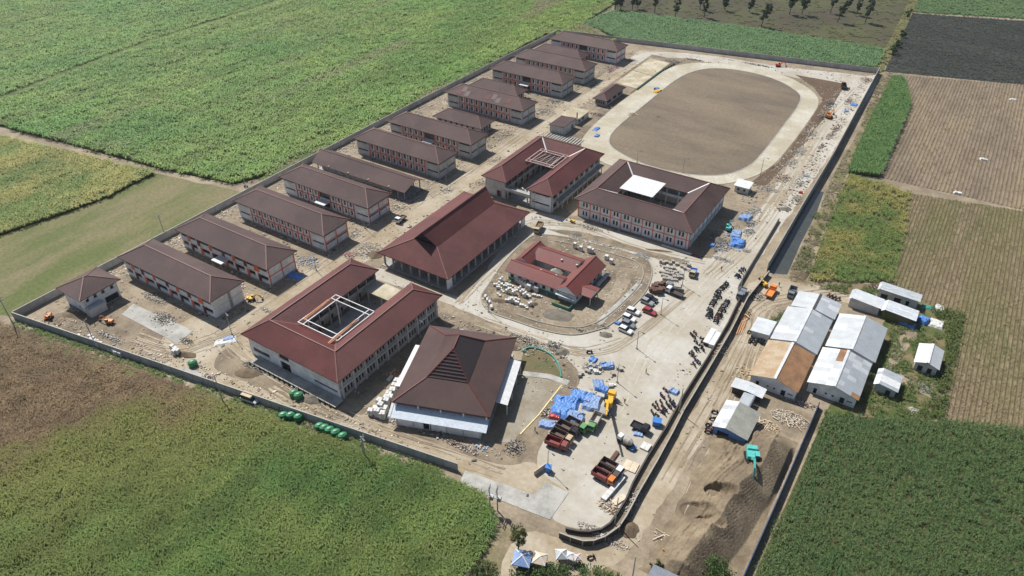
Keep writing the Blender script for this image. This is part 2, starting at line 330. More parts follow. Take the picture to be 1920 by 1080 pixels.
# slab joints of the track, cut across it
tj = MB()
for i in range(0, len(TRK), 2):
    a = Vector(TRK[i]); b = min((Vector(p) for p in INF), key=lambda q: (q-a).length)
    mdir = (b-a).normalized(); t = Vector((-mdir.y, mdir.x))*.07
    tj.quad((*(a+t), .168), (*(b+t), .168), (*(b-t), .168), (*(a-t), .168))
tag(tj.build('track_joint', 'kerb'), kind='structure')
sheet('pitch_margin', ragged([(-64,276),(-57,280),(-54.5,330),(-54,375),(-56,415),(-82,414),(-70,402),(-60.5,386),(-58.9,350),(-58.9,305)], 3, .5), .024, 'pitch_soil_red')
for yy0, yy1 in ((349.5, 371), (371.6, 395)):
    sheet('sports_court', [(-161,yy0+2.2),(-148,yy0),(-148,yy1),(-161,yy1+2.0)], .12, 'court_concrete', thick=.12)
sheet('court_margin', [(-148,342),(-146.9,342),(-145.5,386),(-143,400),(-148,400)], .03, 'pitch_soil_red')
fe = thing('site_fence', (-146.6,371,0), 'green mesh fence strip between the pale courts and the running track', 'fence')
for i in range(16):
    piece('fence_panel', 'fence_green', fe, (.6*(i > 11)*(i-11)*.5, -22+3*i, .5), (.08, 2.9, .9))
# island with kerbs round the old house
ISL = smooth([(-112.7,154.3),(-114.9,161.7),(-117.9,176.0),(-118.8,191.7),(-116.8,197.8),(-107.7,201.7),(-93.2,203.6),(-81.0,204.7),(-75.2,203.6),(-70.9,196.7),(-68.5,183.9),(-70.4,166.3),(-74.0,158.8),(-78.8,153.9),(-86.8,151.3),(-97.0,150.4),(-106.0,150.2)], 5)
sheet('island', ISL, .15, 'dark_dirt', thick=.15)
ribbon('island_kerb', ISL+[ISL[0]], .4, .0, 'kerb', .28)
IN2 = smooth([(-109.7,197.4),(-97.8,199.9),(-83.5,201.1),(-77.2,200.0),(-73.4,195.2),(-71.9,185.2),(-73.4,168.5),(-76.6,160.2),(-82.0,156.2),(-90.4,154.0),(-98.4,153.4)], 5, False)
ribbon('island_kerb', IN2, .4, .15, 'kerb', .2)
ribbon('brick_path', [(-72.1,189.8),(-73.0,175.3),(-74.2,166.4),(-74.0,163.1)], 2.2, .156, 'new_concrete')
sheet('sand_patch', ragged(smooth([(-112.1,168.9),(-98.2,163.5),(-82.0,170.3),(-78.6,182.8),(-82.6,195.0),(-76.0,191.7),(-74.5,178.4),(-76.1,162.7),(-83.9,156.2),(-94.0,153.6),(-103.9,153.2),(-109.3,156.5)], 3), 1.5, .5), .158, 'dirt')
# slabs
sheet('concrete_slab', [(-75.5,93.7),(-57.3,96.6),(-56.5,101.6),(-50.4,101.7),(-50.3,92.6),(-74.4,89.5)], .1, 'new_concrete', thick=.1)
sheet('concrete_slab', [(-207.4,91.2),(-179.2,92.9),(-178.0,86.2),(-205.6,85.8)], .1, 'new_concrete', thick=.1)
sheet('concrete_slab', [(-168.3,80.2),(-157.9,82.9),(-155.5,78.5),(-167.3,76.7)], .1, 'new_concrete', thick=.1)
sheet('mud_patch', ragged(smooth([(-159.9,84.9),(-163.6,93.8),(-150.7,90.8),(-133.0,92.8),(-116.2,92.3),(-110.1,98.6),(-113.4,89.4),(-127.5,87.5),(-145.4,86.2)], 3), 1.5, .5), .014, 'dark_dirt')
sheet('mud_patch', ragged(smooth([(-210.3,89.4),(-175.3,89.3),(-159.1,88.1),(-158.1,83.4),(-181.5,82.5),(-200.3,73.5),(-223.0,71.5),(-221.0,79.3)], 3), 1.5, .6), .003, 'dark_dirt')
sheet('mud_patch', ragged(smooth([(-108.7,94.8),(-95.2,94.3),(-75.6,100.3),(-72.8,108.5),(-74.0,123.9),(-72.9,140.0),(-67.0,135.8),(-65.0,109.2),(-66.6,101.5),(-80.0,97.1),(-98.2,93.5)], 3), 1.5, .5), .016, 'dark_dirt')
sheet('mud_patch', ragged(smooth([(-119.1,141.9),(-93.8,143.8),(-74.0,142.0),(-75.5,138.3),(-91.1,139.6),(-105.7,137.8),(-116.4,135.7)], 3), 1.5, .5), .018, 'dark_dirt')
sheet('mud_patch', ragged(smooth([(-115.5,203.4),(-102.4,208.5),(-81.3,209.8),(-63.5,211.0),(-63.8,206.9),(-83.8,206.2),(-108.6,203.3)], 3), 1.5, .5), .022, 'dark_dirt')
sheet('mud_patch', ragged(smooth([(-135.9,298.2),(-128.8,263.0),(-146.6,270.9),(-151.9,318.6),(-156.5,359.2),(-148.2,355.1)], 3), 1.5, .8), .006, 'dark_dirt')
sheet('court_apron', ragged([(-163,338),(-146.8,338),(-145.6,386),(-147,403),(-163,404)], 2, .5), .026, 'dark_dirt')
sheet('forecourt', [(-80.9,130.9),(-69.5,134.7),(-70.1,120.4),(-70.6,107.7),(-73.5,105.9)], .06, 'dusty_concrete', thick=.06)
ribbon('yellow_kerb', [(-70.2,133.1),(-69.8,119.9),(-70.3,111.2)], .35, .06, 'line_yellow', .12)
ribbon('grey_path', [(-82.2,131.4),(-75.0,134.4),(-69.0,135.0)], 2.0, .07, 'new_concrete')
sheet('stall_ground', ragged(smooth([(-59.7,84.0),(-53.7,86.1),(-39.7,88.5),(-29.8,87.1),(-53.0,67.9),(-57.8,70.7)], 3), 2, .8), .006, 'bank_soil')
# tyre tracks worn into the plaza and lane: pale lines pressed in the dust
for i, pts in enumerate(([(-57.5,163.8),(-55.3,190.5),(-52.9,213.8),(-50.7,227.0)], [(-53.0,144.7),(-54.4,162.8),(-52.4,192.4),(-47.7,220.9)], [(-55.8,148.1),(-57.0,162.7),(-54.2,187.8)], [(-52.0,126.1),(-52.0,139.1),(-58.1,146.7)], [(-52.5,152.8),(-51.2,173.7),(-50.0,200.8)], [(-33.0,117.3),(-32.9,138.2),(-33.0,167.9)], [(-31.0,117.6),(-30.8,138.5),(-30.7,168.0)], [(-165.6,95.5),(-138.9,90.3),(-114.1,90.2)], [(-165.0,93.0),(-139.5,87.8),(-114.0,88.0)], [(-172.9,108.0),(-172.5,130.9),(-171.7,151.0),(-171.3,173.9)], [(-170.3,108.0),(-169.8,130.8),(-169.1,151.0),(-168.6,173.8)])):
    ribbon('tyre_track', smooth(pts, 5, False), .4, .026+.003*i, 'track_concrete' if i < 5 else 'dirt', amp=.25)

tk = 0
for pts, n, w_ in (([(-170.8,108.3),(-172.0,145.9),(-170.3,198.9),(-169.8,261.9),(-171.3,331.9),(-167.8,390.1)], 6, 8), ([(-165.0,93.0),(-138.6,90.0),(-114.1,90.2),(-88.2,94.4),(-67.6,98.2)], 6, 6), ([(-26.8,101.6),(-28.7,124.0),(-29.0,147.6),(-30.8,180.6),(-31.9,200.2),(-10.4,222.2)], 6, 6), ([(-53.7,205.7),(-50.6,235.4),(-50.7,283.1),(-52.4,350.1),(-48.6,412.1)], 5, 5), ([(-117.2,148.1),(-119.8,175.5),(-124.3,202.4),(-107.9,210.4),(-81.8,210.8),(-58.1,212.4)], 4, 3), ([(-106.6,145.0),(-87.6,146.2),(-72.3,148.7),(-63.6,159.9),(-57.0,194.7)], 4, 4), ([(-191.7,80.5),(-175.2,83.6),(-171.1,92.0),(-168.3,99.8)], 4, 5)):
    for q in range(n):
        off = (q-(n-1)/2)*w_/n+rnd.uniform(-.4,.4); pp = offset_path(pts, off); pp = [(a+rnd.uniform(-1,1), b+rnd.uniform(-1,1)) for a, b in pp]; i0 = rnd.randrange(0, max(1, len(pp)-3)); sm_ = smooth(pp[i0:i0+rnd.choice((3, 4, 6))], 8, False)
        for s_ in (-.8, .8): tk += 1; ribbon('tyre_track', offset_path(sm_, s_), rnd.uniform(.25,.5), .06+.0005*tk, 'dirt' if w_ in (8, 6) and q % 2 else 'tan_road', amp=.5)
# pond by the hall
sheet('pond', smooth([(-86.8,139.5),(-84.1,142.0),(-79.4,141.9),(-74.8,138.7),(-72.2,135.7),(-76.5,134.0),(-82.5,132.0)], 4), .03, 'pond')
ribbon('pond_edge', smooth([(-87.1,139.3),(-86.6,141.6),(-83.7,142.9),(-78.7,142.3),(-74.7,139.4),(-71.9,135.8)], 4, False), .4, .0, 'fence_green', .5)

# heightfield mounds of soil
def mound(name, c, rx, ry, h, mat, label=None, cat='heap', rz=0, group=None, rough=.25, kind=None, seed=0, n=22):
    mb = MB(); N = n*2; rings = n//2; ca, sa = math.cos(rz), math.sin(rz)
    vs = [(0, 0, h)]
    for r in range(1, rings+1):
        for i in range(N):
            t = 2*math.pi*i/N; q = r/rings; k = 1+.22*noise.noise((math.cos(t)*1.7+seed, math.sin(t)*1.7, seed*.7))
            x, y = math.cos(t)*rx*q*k, math.sin(t)*ry*q*k
            z = h*max(0, (1-q)**.9*(1+.3*noise.noise((x*.4+seed, y*.4, 2)))) + rough*h*.4*(1-q**3)*noise.noise((x*1.3, y*1.3, seed))
            if r == rings: z = -.05
            vs.append((ca*x-sa*y, sa*x+ca*y, max(z, -.05)))
    fs = [(0, 1+i, 1+(i+1) % N) for i in range(N)]
    for r in range(rings-1):
        a = 1+r*N; b = a+N
        fs += [(a+i, b+i, b+(i+1) % N, a+(i+1) % N) for i in range(N)]
    mb.add(vs, fs); o = mb.build(name, mat, None, (c[0], c[1], .01))
    for p in o.data.polygons: p.use_smooth = True
    return tag(o, label, cat, group, kind)
# the soil hill by the teal excavator: a heightfield following the photographed ridge
RID = [(-13.2,140.6),(-13.3,130.8),(-15.7,123.2),(-16.5,112.3),(-17.8,105.7),(-19.0,97.0)]
HOL = [(*(-19.23,119.95), 2.4, 2.4), (*(-21.86,112.42), 2.6, 1.9), (*(-18.24,110.39), 2.2, .8)]
def ridge_h(x, y):
    dm = 1e9; side = 1
    for i in range(len(RID)-1):
        a, b = Vector(RID[i]), Vector(RID[i+1]); p = Vector((x, y)); t = max(0, min(1, (p-a).dot(b-a)/(b-a).length_squared)); q = a+(b-a)*t
        d = (p-q).length
        if d < dm: dm = d; side = 1 if (b-a).x*(p-a).y-(b-a).y*(p-a).x > 0 else -1
    w = noise.noise((x*.22, y*.22, 4)); f = noise.noise((x*.8, y*.7, 8)); v = noise.noise((x*2.3, y*2.1, 3))
    if side > 0:      # steep rilled face towards the fence
        rl = abs(noise.noise((y*1.9+x*.9, x*.08, 1)))+.6*abs(noise.noise((y*4.3+x*1.7, x*.15, 6)))
        h = 4.9*max(0, 1-dm/6.9)+(.85*rl-.2+.14*v)*min(1, dm*.8)*max(0, 1-dm/7.2)
    else:             # gentle trampled side with curving ruts
        h = 3.9*max(0, 1-dm/9)**1.5+(.3*math.sin(dm*2.7+1.5*w)+.15*math.sin(dm*5.9+2*w))*max(0, 1-abs(dm-5.5)/5)+.55*w+.34*f*min(1, dm*.3)+.16*v+1.0
    for hx, hy, hr, hd in HOL:
        q = math.hypot((x-hx)*.62, y-hy)/hr; h -= hd*max(0, 1-q**5)
        if 1 <= q < 1.7: h += .5*(1.7-q)
    return max(h, .08)
hx0, hx1, hy0, hy1 = -29, -7.7, 92, 148
nx, ny = 120, 270; mb = MB(); vs = []
for j in range(ny+1):
    for i in range(nx+1):
        x, y = hx0+(hx1-hx0)*i/nx, hy0+(hy1-hy0)*j/ny; wv = 2*noise.noise((y*.15, 0, 5))
        e = min(1, (x-hx0-2+wv)/5, (hx1-x)/1.2, (y-hy0)/4, (hy1-y+wv)/4); vs.append((x, y, ridge_h(x, y)*max(0, e)-.02))
mb.add(vs, [(j*(nx+1)+i, j*(nx+1)+i+1, (j+1)*(nx+1)+i+1, (j+1)*(nx+1)+i) for j in range(ny) for i in range(nx)])
hill = mb.build('soil_hill', 'hill_soil', None, (0, 0, .01)); tag(hill, kind='structure')
for p in hill.data.polygons: p.use_smooth = True

# ---------------- vegetation as stuff ----------------
rs = np.random.RandomState(5)
def pts_in(poly, dens, row=None):
    P = np.array(poly); x0, y0 = P.min(0); x1, y1 = P.max(0)
    x0, x1, y0, y1 = max(x0, -640), min(x1, 130), max(y0, 0), min(y1, 720)
    n = int((x1-x0)*(y1-y0)*dens)
    x, y = rs.uniform(x0, x1, n), rs.uniform(y0, y1, n)
    if row: x = np.round(x/row)*row + rs.normal(0, row*.09, n)
    # keep what the photograph could see, with a margin
    a = R(YAW); fx, fy = -math.sin(a)*x+math.cos(a)*y, math.cos(a)*x+math.sin(a)*y
    dep = fx*math.cos(R(PITCH))+145*math.sin(R(PITCH)); up = fx*math.sin(R(PITCH))-145*math.cos(R(PITCH))
    k = (np.abs(fy/dep) < .80) & (np.abs(up/dep) < .5) & inside(poly, x, y)
    return x[k], y[k], dep[k]
def nz(x, y, s, seed=0):
    """cheap smooth value noise on arrays, 0..1"""
    tab = np.random.RandomState(seed+11).rand(64, 64); u, v = x*s, y*s; i, j = np.floor(u).astype(int), np.floor(v).astype(int); f, g = u-i, v-j
    f, g = f*f*(3-2*f), g*g*(3-2*g); T = lambda a, b: tab[a % 64, b % 64]
    return (T(i, j)*(1-f)+T(i+1, j)*f)*(1-g)+(T(i, j+1)*(1-f)+T(i+1, j+1)*f)*g
def blades(name, x, y, h, colr, nb, wid, spread, label, cat, droop=.3, z0=0., kind='stuff', lowfrac=.3):
    """leafy clumps: nb bent leaves per plant, all in one mesh with a tint per plant"""
    n = len(x)
    if n == 0: return
    ph = rs.uniform(0, 2*np.pi, (n, nb)); ln = rs.uniform(.6, 1.1, (n, nb))*spread
    if np.ndim(ln) and np.ndim(spread): pass
    hh = (h[:, None]*rs.uniform(.72, 1.08, (n, nb))); cx, cy = np.cos(ph), np.sin(ph)
    ox, oy = rs.normal(0, .22, (n, nb)), rs.normal(0, .22, (n, nb))
    X, Y = x[:, None]+ox, y[:, None]+oy
    w = wid*rs.uniform(.7, 1.3, (n, nb))
    V = np.empty((n, nb, 4, 3), np.float32)
    V[..., 0, 0] = X; V[..., 0, 1] = Y; V[..., 0, 2] = hh*lowfrac+z0
    mx, my = X+cx*ln*.55, Y+cy*ln*.55
    V[..., 1, 0] = mx-cy*w; V[..., 1, 1] = my+cx*w; V[..., 1, 2] = hh+z0
    V[..., 2, 0] = X+cx*ln*1.15; V[..., 2, 1] = Y+cy*ln*1.15; V[..., 2, 2] = hh*(1-droop*rs.uniform(.3, 1.4, (n, nb)))+z0
    V[..., 3, 0] = mx+cy*w; V[..., 3, 1] = my-cx*w; V[..., 3, 2] = hh+z0-.05
    V = V.reshape(-1, 3); N = n*nb
    me = bpy.data.meshes.new(name); me.vertices.add(4*N); me.vertices.foreach_set('co', V.ravel())
    b4 = (np.arange(N)*4)[:, None]; idx = (b4+np.array([[0, 1, 3, 1, 2, 3]])).reshape(-1)
    me.loops.add(6*N); me.loops.foreach_set('vertex_index', idx.astype(np.int32))
    me.polygons.add(2*N); me.polygons.foreach_set('loop_start', (np.arange(2*N)*3).astype(np.int32))
    me.update(calc_edges=True)
    at = me.color_attributes.new('tint', 'FLOAT_COLOR', 'POINT')
    cc = np.repeat(colr, nb*4, axis=0)*rs.uniform(.88, 1.12, (N, 1)).repeat(4, 0)
    at.data.foreach_set('color', np.concatenate([cc, np.ones((len(cc), 1))], 1).astype(np.float32).ravel())
    me.materials.append(MATS['leaf']); o = put(name, me)
    return tag(o, label, cat, None, kind)
def mass(poly, z, mat='cane_mass'):
    """leaf-coloured block added under the top blades so that their gaps stay light"""
    n = len(poly); cx = sum(p[0] for p in poly)/n; cy = sum(p[1] for p in poly)/n; q = []
    for i in range(n):
        a, b, d_ = Vector(poly[i-1]), Vector(poly[i]), Vector(poly[(i+1) % n]); t_ = ((b-a).normalized()+(d_-b).normalized()); t_ = t_.normalized() if t_.length > 1e-3 else (d_-b).normalized(); nn = Vector((-t_.y, t_.x))
        area = sum(poly[k][0]*poly[(k+1) % n][1]-poly[(k+1) % n][0]*poly[k][1] for k in range(n)); q.append(tuple(b+nn*(.9 if area > 0 else -.9)))
    return sheet('cane_mass', q, z, mat, 'stuff', z-.02, 'solid leaf-coloured fill added below the top cane blades to lighten the gaps', 'cane field')
def cmix(a, b, t): return np.array(a)[None]*(1-t[:, None])+np.array(b)[None]*t[:, None]
def ramp(v, lo, hi): return np.clip((v-lo)/(hi-lo), 0, 1)
GRN, YEL, BRN, DKG, OLV = (.105,.19,.048), (.27,.265,.08), (.31,.235,.13), (.045,.085,.024), (.185,.235,.065)
def lumps(x, y, seed=0): return nz(x, y, .22, seed)*.4+nz(x, y, .55, seed+3)*.3+nz(x, y*.12, .5, seed+5)*.3
def streak(x, y, seed=0): return .72+.56*(nz(x, y*.1, .3, seed+40)*.5+nz(x, y*.1, .09, seed+41)*.5)
# front cane: brown and dry towards the left corner, green towards the right
x, y, d = pts_in(F_FRONT, 2.6)
sd_ = ((x+174.8)*47.4-(y-31.15)*27.3)/54.7 + 14*(nz(x, y, .06, 1)-.5) + 9*(nz(x, y, .22, 2)-.5)
c = cmix(GRN, OLV, ramp(nz(x, y, .07, 3)*.6+nz(x, y, .3, 4)*.4, .25, .8)); c = c*((.82+.36*nz(x, y, .16, 9))*streak(x, y, 2))[:, None]
ky = (1-ramp(sd_, 4, 40))[:, None]; c = c*(1-ky*.8)+np.array(YEL)*ky*.8
k = (1-ramp(sd_, -9, 5))[:, None]; br = cmix(BRN, (.20,.125,.07), rs.rand(len(x))); br = br*(.75+.5*nz(x, y, .3, 8))[:, None]; c = c*(1-k)+br*k
blades('sugarcane', x, y, (1.1+1.9*lumps(x, y))*(1-.25*k[:, 0])*(.55+.45*ramp(64.2+(x+232)*.1715-y, 1.5, 6)), c, 9, .085, 1.7, 'dense cane field below the front wall, brown at the left and green at the right', 'cane field')
# the wide cane fields behind the dormitories
x, y, d = pts_in(F_BACK, .62)
seg = np.array([(-416.7,137.2),(-420.9,160.3),(-428.7,202.9),(-435.9,259.5),(-435.7,316.7),(-438.0,376.5),(-443.6,426.1)])
dist = np.full(x.shape, 1e9)
for i in range(len(seg)-1):
    a, b = seg[i], seg[i+1]; ab = b-a; tt = np.clip(((x-a[0])*ab[0]+(y-a[1])*ab[1])/(ab@ab), 0, 1); dist = np.minimum(dist, np.hypot(x-a[0]-tt*ab[0], y-a[1]-tt*ab[1]))
k = dist > 3; x, y, d = x[k], y[k], d[k]
m = nz(x, y, .028, 21); m2 = nz(x, y, .09, 22); near = ramp(-x, 236, 300)
c = cmix((.14,.285,.066), (.245,.34,.09), ramp(m*.5+m2*.35+.15*nz(x, y, .3, 24)+.2*(1-near), .3, .85)); c = c*((.85+.3*nz(x, y, .2, 23))*streak(x, y, 1))[:, None]
kd = (ramp(nz(x, y*.35, .06, 77), .62, .8)*(1-ramp(-x, 250, 420)))[:, None]*.85; c = c*(1-kd)+np.array((.30,.25,.15))*kd
gap = (ramp(m2, .72, .95)*(1-near) > rs.rand(len(x))*1.1); x, y, d, c = x[~gap], y[~gap], d[~gap], c[~gap]
kd = kd[~gap]; blades('sugarcane', x, y, (1.2+2.4*lumps(x, y, 5))*(1-.35*kd[:, 0]), c, 7, .17, 2.2, 'wide light green cane field stretching behind the row of dormitories', 'cane field')
x, y, d = pts_in(F_MID, 1.3); c = cmix((.19,.26,.07), (.40,.37,.12), ramp(nz(x, y, .07, 31)*.6+nz(x, y, .3, 32)*.4, .2, .75))
blades('sugarcane', x, y, 1.5+1.0*lumps(x, y, 6), c*streak(x, y, 3)[:, None], 7, .13, 1.7, 'yellowish cane field at the left edge beside the meadow', 'cane field')
x, y, d = pts_in(F_FAR, .8); c = cmix((.12,.225,.095), (.175,.275,.12), nz(x, y, .2, 33))
blades('sugarcane', x, y, 1.6+1.1*lumps(x, y, 7), c, 7, .18, 2.1, 'dark green cane strip just beyond the far site wall', 'cane field')
x, y, d = pts_in(F_STRIP, 1.7); c = cmix((.095,.19,.06), (.15,.245,.075), nz(x, y, .3, 34))
blades('sugarcane', x, y, 2.2+.9*lumps(x, y, 8), c, 8, .12, 1.7, 'narrow deep green cane strip between the canal bank and the ploughed land', 'cane field')
x, y, d = pts_in(F_MAIZE1, 1.8, 1.0); g = nz(x, y, .09, 35)*.6+nz(x, y, .25, 36)*.4; c = cmix((.15,.225,.06), (.33,.3,.095), ramp(g, .3, .65))
k = (nz(x, y, .8, 38)*.5+rs.rand(len(x))*.5) < .62
blades('maize', x[k], y[k], (1.0+.8*lumps(x, y, 9))[k], c[k], 7, .1, 1.3, 'patchy yellow green maize field beside the canal bank', 'maize field')
x, y, d = pts_in(F_MAIZE2, 2.7, 1.05); c = cmix((.075,.14,.045), (.15,.2,.072), ramp(nz(x, y, .12, 37)*.4+rs.rand(len(x))*.6, .25, 1.0))
blades('maize', x, y, 1.1+.6*lumps(x, y, 10), c, 7, .08, .85, 'dark green maize field in the lower right corner', 'maize field')
for po, z_ in ((F_FRONT, .85), (F_BACK, 1.25), (F_MID, 1.05), (F_FAR, 1.2), (F_STRIP, 1.5)): mass(po, z_)
x, y, d = pts_in(fields[6], .5); c = cmix((.05,.06,.045), (.1,.105,.07), nz(x, y, .15, 44)*.5+rs.rand(len(x))*.5)
blades('low_crop', x, y, .5+.4*rs.rand(len(x)), c, 5, .16, .9, 'low dark crop on the blackish field at the upper right', 'crop')
x, y, d = pts_in(fields[7], .5); c = cmix((.12,.2,.08), (.17,.25,.1), nz(x, y, .15, 45))
blades('low_crop', x, y, .9+.6*rs.rand(len(x)), c, 5, .22, 1.5, 'light green crop in the uppermost right corner', 'crop')
# stubble rows on the ploughed land
def ridges(name, poly, step, z, w, hh, mat, parent=None):
    P = np.array(poly); mb = MB(); x = P[:, 0].min()
    while x < min(P[:, 0].max(), 120):
        ys = []
        for i in range(len(poly)):
            (x0, y0), (x1, y1) = poly[i], poly[(i+1) % len(poly)]
            if (x0 > x) != (x1 > x): ys.append(y0+(x-x0)*(y1-y0)/(x1-x0))
        ys.sort()
        for a, b in zip(ys[::2], ys[1::2]):
            n = max(1, int((b-a)/14))
            for q in range(n):
                p0, p1 = a+(b-a)*q/n, a+(b-a)*(q+1)/n; j0, j1 = .12*noise.noise((x, p0*.2, 0)), .12*noise.noise((x, p1*.2, 0))
                mb.add([(x-w+j0, p0, z), (x+j0, p0, z+hh), (x+w+j0, p0, z), (x-w+j1, p1, z), (x+j1, p1, z+hh), (x+w+j1, p1, z)], [(0, 1, 4, 3), (1, 2, 5, 4)])
        x += step
    return tag(mb.build(name, mat), kind='structure')
ridges('plough_ridges', F_PL1, 1.5, .014, .5, .22, 'plough_soil')
ridges('plough_ridges', F_PL2, 1.25, .014, .42, .26, 'plough_soil_low')
x, y, d = pts_in(F_PL2, 1.5, 1.25); g = nz(x, y, .06, 41); c = cmix((.28,.22,.13), (.15,.17,.06), ramp(g*.6+rs.rand(len(x))*.4, .4, .8))
blades('stubble', x, y, .35+.3*rs.rand(len(x)), c, 4, .09, .5, 'rows of dry stubble on the lower ploughed field', 'stubble')
x, y, d = pts_in(F_PL1, .5, 1.5); c = cmix((.26,.2,.13), (.2,.17,.09), rs.rand(len(x)))
blades('stubble', x, y, .3+.3*rs.rand(len(x)), c, 4, .1, .55, 'sparse dry stubble on the upper ploughed field', 'stubble')
# weeds: by the walls, the sheds and the bank
def weeds(poly, dens, h, a, b, label, sp=.7, thr=.35, seed=50, wid=.12):
    x, y, d = pts_in(poly, dens); k = nz(x, y, .3, seed)*.7+nz(x, y, .9, seed+1)*.3 > thr; x, y = x[k], y[k]
    blades('weeds', x, y, h*(.5+rs.rand(len(x))), cmix(a, b, rs.rand(len(x))), 5, wid, sp, label, 'weeds')
weeds([(-24.2,218.8),(-0.7,234.3),(21.6,225.9),(22.5,175.6),(-4.8,161.3),(3.2,202.1),(4.0,224.5),(-10.1,220.7)], 2.2, .6, (.07,.125,.03), (.15,.18,.06), 'green weeds and grass growing round the metal sheds', thr=.45)
weeds([(11.4,227.5),(21.7,229.2),(22.5,175.6),(16.6,173.0),(19.9,196.0),(18.1,217.5)], 2.5, 1.2, (.07,.12,.03), (.14,.16,.05), 'tall weed hedge along the ploughed field east of the sheds', thr=.3, seed=60)
weeds(bank, 2.0, .5, (.22,.2,.11), (.3,.26,.17), 'dry grass and weeds on the canal bank', thr=.5, seed=70)
weeds([(-37.2,257.1),(-30.9,280.0),(-30.7,306.6),(-26.5,238.2),(-23.8,220.9),(-29.2,221.1)], 1.6, .9, (.09,.13,.04), (.17,.18,.07), 'green weeds at the foot of the canal bank', thr=.5, seed=75)
weeds([(-28.1,196.1),(-25.8,202.4),(-24.5,196.8),(-27.5,191.2),(-29.5,192.1)], 3, .8, (.07,.12,.03), (.13,.16,.05), 'weed patch beside the long white metal shed', thr=.2, seed=85)
weeds([(-111.0,160.6),(-112.3,172.6),(-106.7,172.3),(-106.3,160.1)], 2, .4, (.1,.15,.05), (.2,.2,.1), 'weeds on the island beside the old house', thr=.4, seed=88)
weeds([(-232,65.3),(-172,75.6),(-110,86),(-80,91),(-80,87.5),(-110,83),(-172,72.5),(-232,62.2)], 3.0, .5, (.09,.16,.035), (.15,.2,.05), 'bright green grass fringe along the outside of the front wall', sp=.7, thr=.33, seed=90)
weeds([(-51.4,77.9),(-37.4,86.5),(-27.9,88.3),(-48.9,72.0)], 2.5, 1.2, (.05,.1,.025), (.1,.14,.04), 'green shrubs at the bottom edge beside the stalls', sp=.9, thr=.2, seed=95)
weeds(F_BROWN, .25, .4, (.1,.12,.045), (.17,.16,.07), 'green weed patches on the fallow brown field', sp=1.4, thr=.6, seed=97, wid=.35)
weeds([(-45.5,437.1),(-42.4,442.8),(-47.6,570.1),(-52.3,677.0),(-57.5,673.9),(-48.7,479.5),(-46.7,446.1)], .6, .8, (.2,.2,.08), (.27,.25,.12), 'tall dry grass on the verge between the far fields', sp=1.3, thr=.2, seed=98, wid=.3)

# ---------------- building kit ----------------
def facade(mb, org, u, n, L, H, holes, depth=.3):
    """a wall face from org along u (2-D), outward normal n, with real rectangular openings (u0,u1,z0,z1) and reveals"""
    us = sorted({0, L, *[h[0] for h in holes], *[h[1] for h in holes]}); zs = sorted({0, H, *[h[2] for h in holes], *[h[3] for h in holes]})
    P = lambda a, z, d=0: (org[0]+u[0]*a-n[0]*d, org[1]+u[1]*a-n[1]*d, org[2]+z)
    for i in range(len(us)-1):
        for j in range(len(zs)-1):
            a, z = (us[i]+us[i+1])/2, (zs[j]+zs[j+1])/2
            if any(h[0] < a < h[1] and h[2] < z < h[3] for h in holes): continue
            mb.quad(P(us[i], zs[j]), P(us[i+1], zs[j]), P(us[i+1], zs[j+1]), P(us[i], zs[j+1]))
    for a0, a1, z0, z1 in holes:
        mb.quad(P(a0,z0), P(a1,z0), P(a1,z0,depth), P(a0,z0,depth)); mb.quad(P(a0,z1), P(a1,z1), P(a1,z1,depth), P(a0,z1,depth))
        mb.quad(P(a0,z0), P(a0,z1), P(a0,z1,depth), P(a0,z0,depth)); mb.quad(P(a1,z0), P(a1,z1), P(a1,z1,depth), P(a1,z0,depth))
def panes(parent, org, u, n, holes, depth=.3, mat='window_dark', name='window'):  # dark panes also close unglazed openings, their colour standing in for shaded interiors
    rz = math.atan2(u[1], u[0])
    for a0, a1, z0, z1 in holes:
        a = (a0+a1)/2; piece(name, mat, parent, (org[0]+u[0]*a-n[0]*(depth+.03), org[1]+u[1]*a-n[1]*(depth+.03), org[2]+(z0+z1)/2), (a1-a0+.1, .06, z1-z0+.1), rz)
def walls(root, w, d, h, front, end, mat, name='wall', back=(), left=(), z=0, depth=.3, pm='window_dark'):
    """four walls with openings: front faces -Y, end faces +X"""
    mb = MB(); sides = [((-w/2,-d/2,z),(1,0),(0,-1),w,front), ((w/2,-d/2,z),(0,1),(1,0),d,end), ((w/2,d/2,z),(-1,0),(0,1),w,back), ((-w/2,d/2,z),(0,-1),(-1,0),d,left)]
    for o, u, n, L, hs in sides: facade(mb, o, u, n, L, h, hs, depth)
    wl = mb.build(name, mat, root)
    for o, u, n, L, hs in sides: panes(root, o, u, n, hs, depth, pm)
    return wl
def roof_mesh(mb, top, outline, z, th=.22):
    """top faces given as vertex lists; outline closes the eaves with a fascia and a soffit"""
    for f in top: mb.quad(*f)
    n = len(outline)
    for i in range(n):
        a, b = outline[i], outline[(i+1) % n]; mb.quad((*a, z), (*b, z), (*b, z-th), (*a, z-th))
def hip_top(x0, x1, y0, y1, z, rise, along='x'):
    if along == 'x': a = (y1-y0)/2; ym = (y0+y1)/2; r0, r1 = (x0+a, ym, z+rise), (x1-a, ym, z+rise)
    else: a = (x1-x0)/2; xm = (x0+x1)/2; r0, r1 = (xm, y0+a, z+rise), (xm, y1-a, z+rise)
    A, B, D, E = (x0,y0,z), (x1,y0,z), (x1,y1,z), (x0,y1,z)
    if along == 'x': return [(A,B,r1,r0), (B,D,r1), (D,E,r0,r1), (E,A,r0)], [(r0,r1),(r0,A),(r0,E),(r1,B),(r1,D)]
    return [(A,B,r0), (B,D,r1,r0), (D,E,r1), (E,A,r0,r1)], [(r0,r1),(r0,A),(r0,B),(r1,D),(r1,E)]
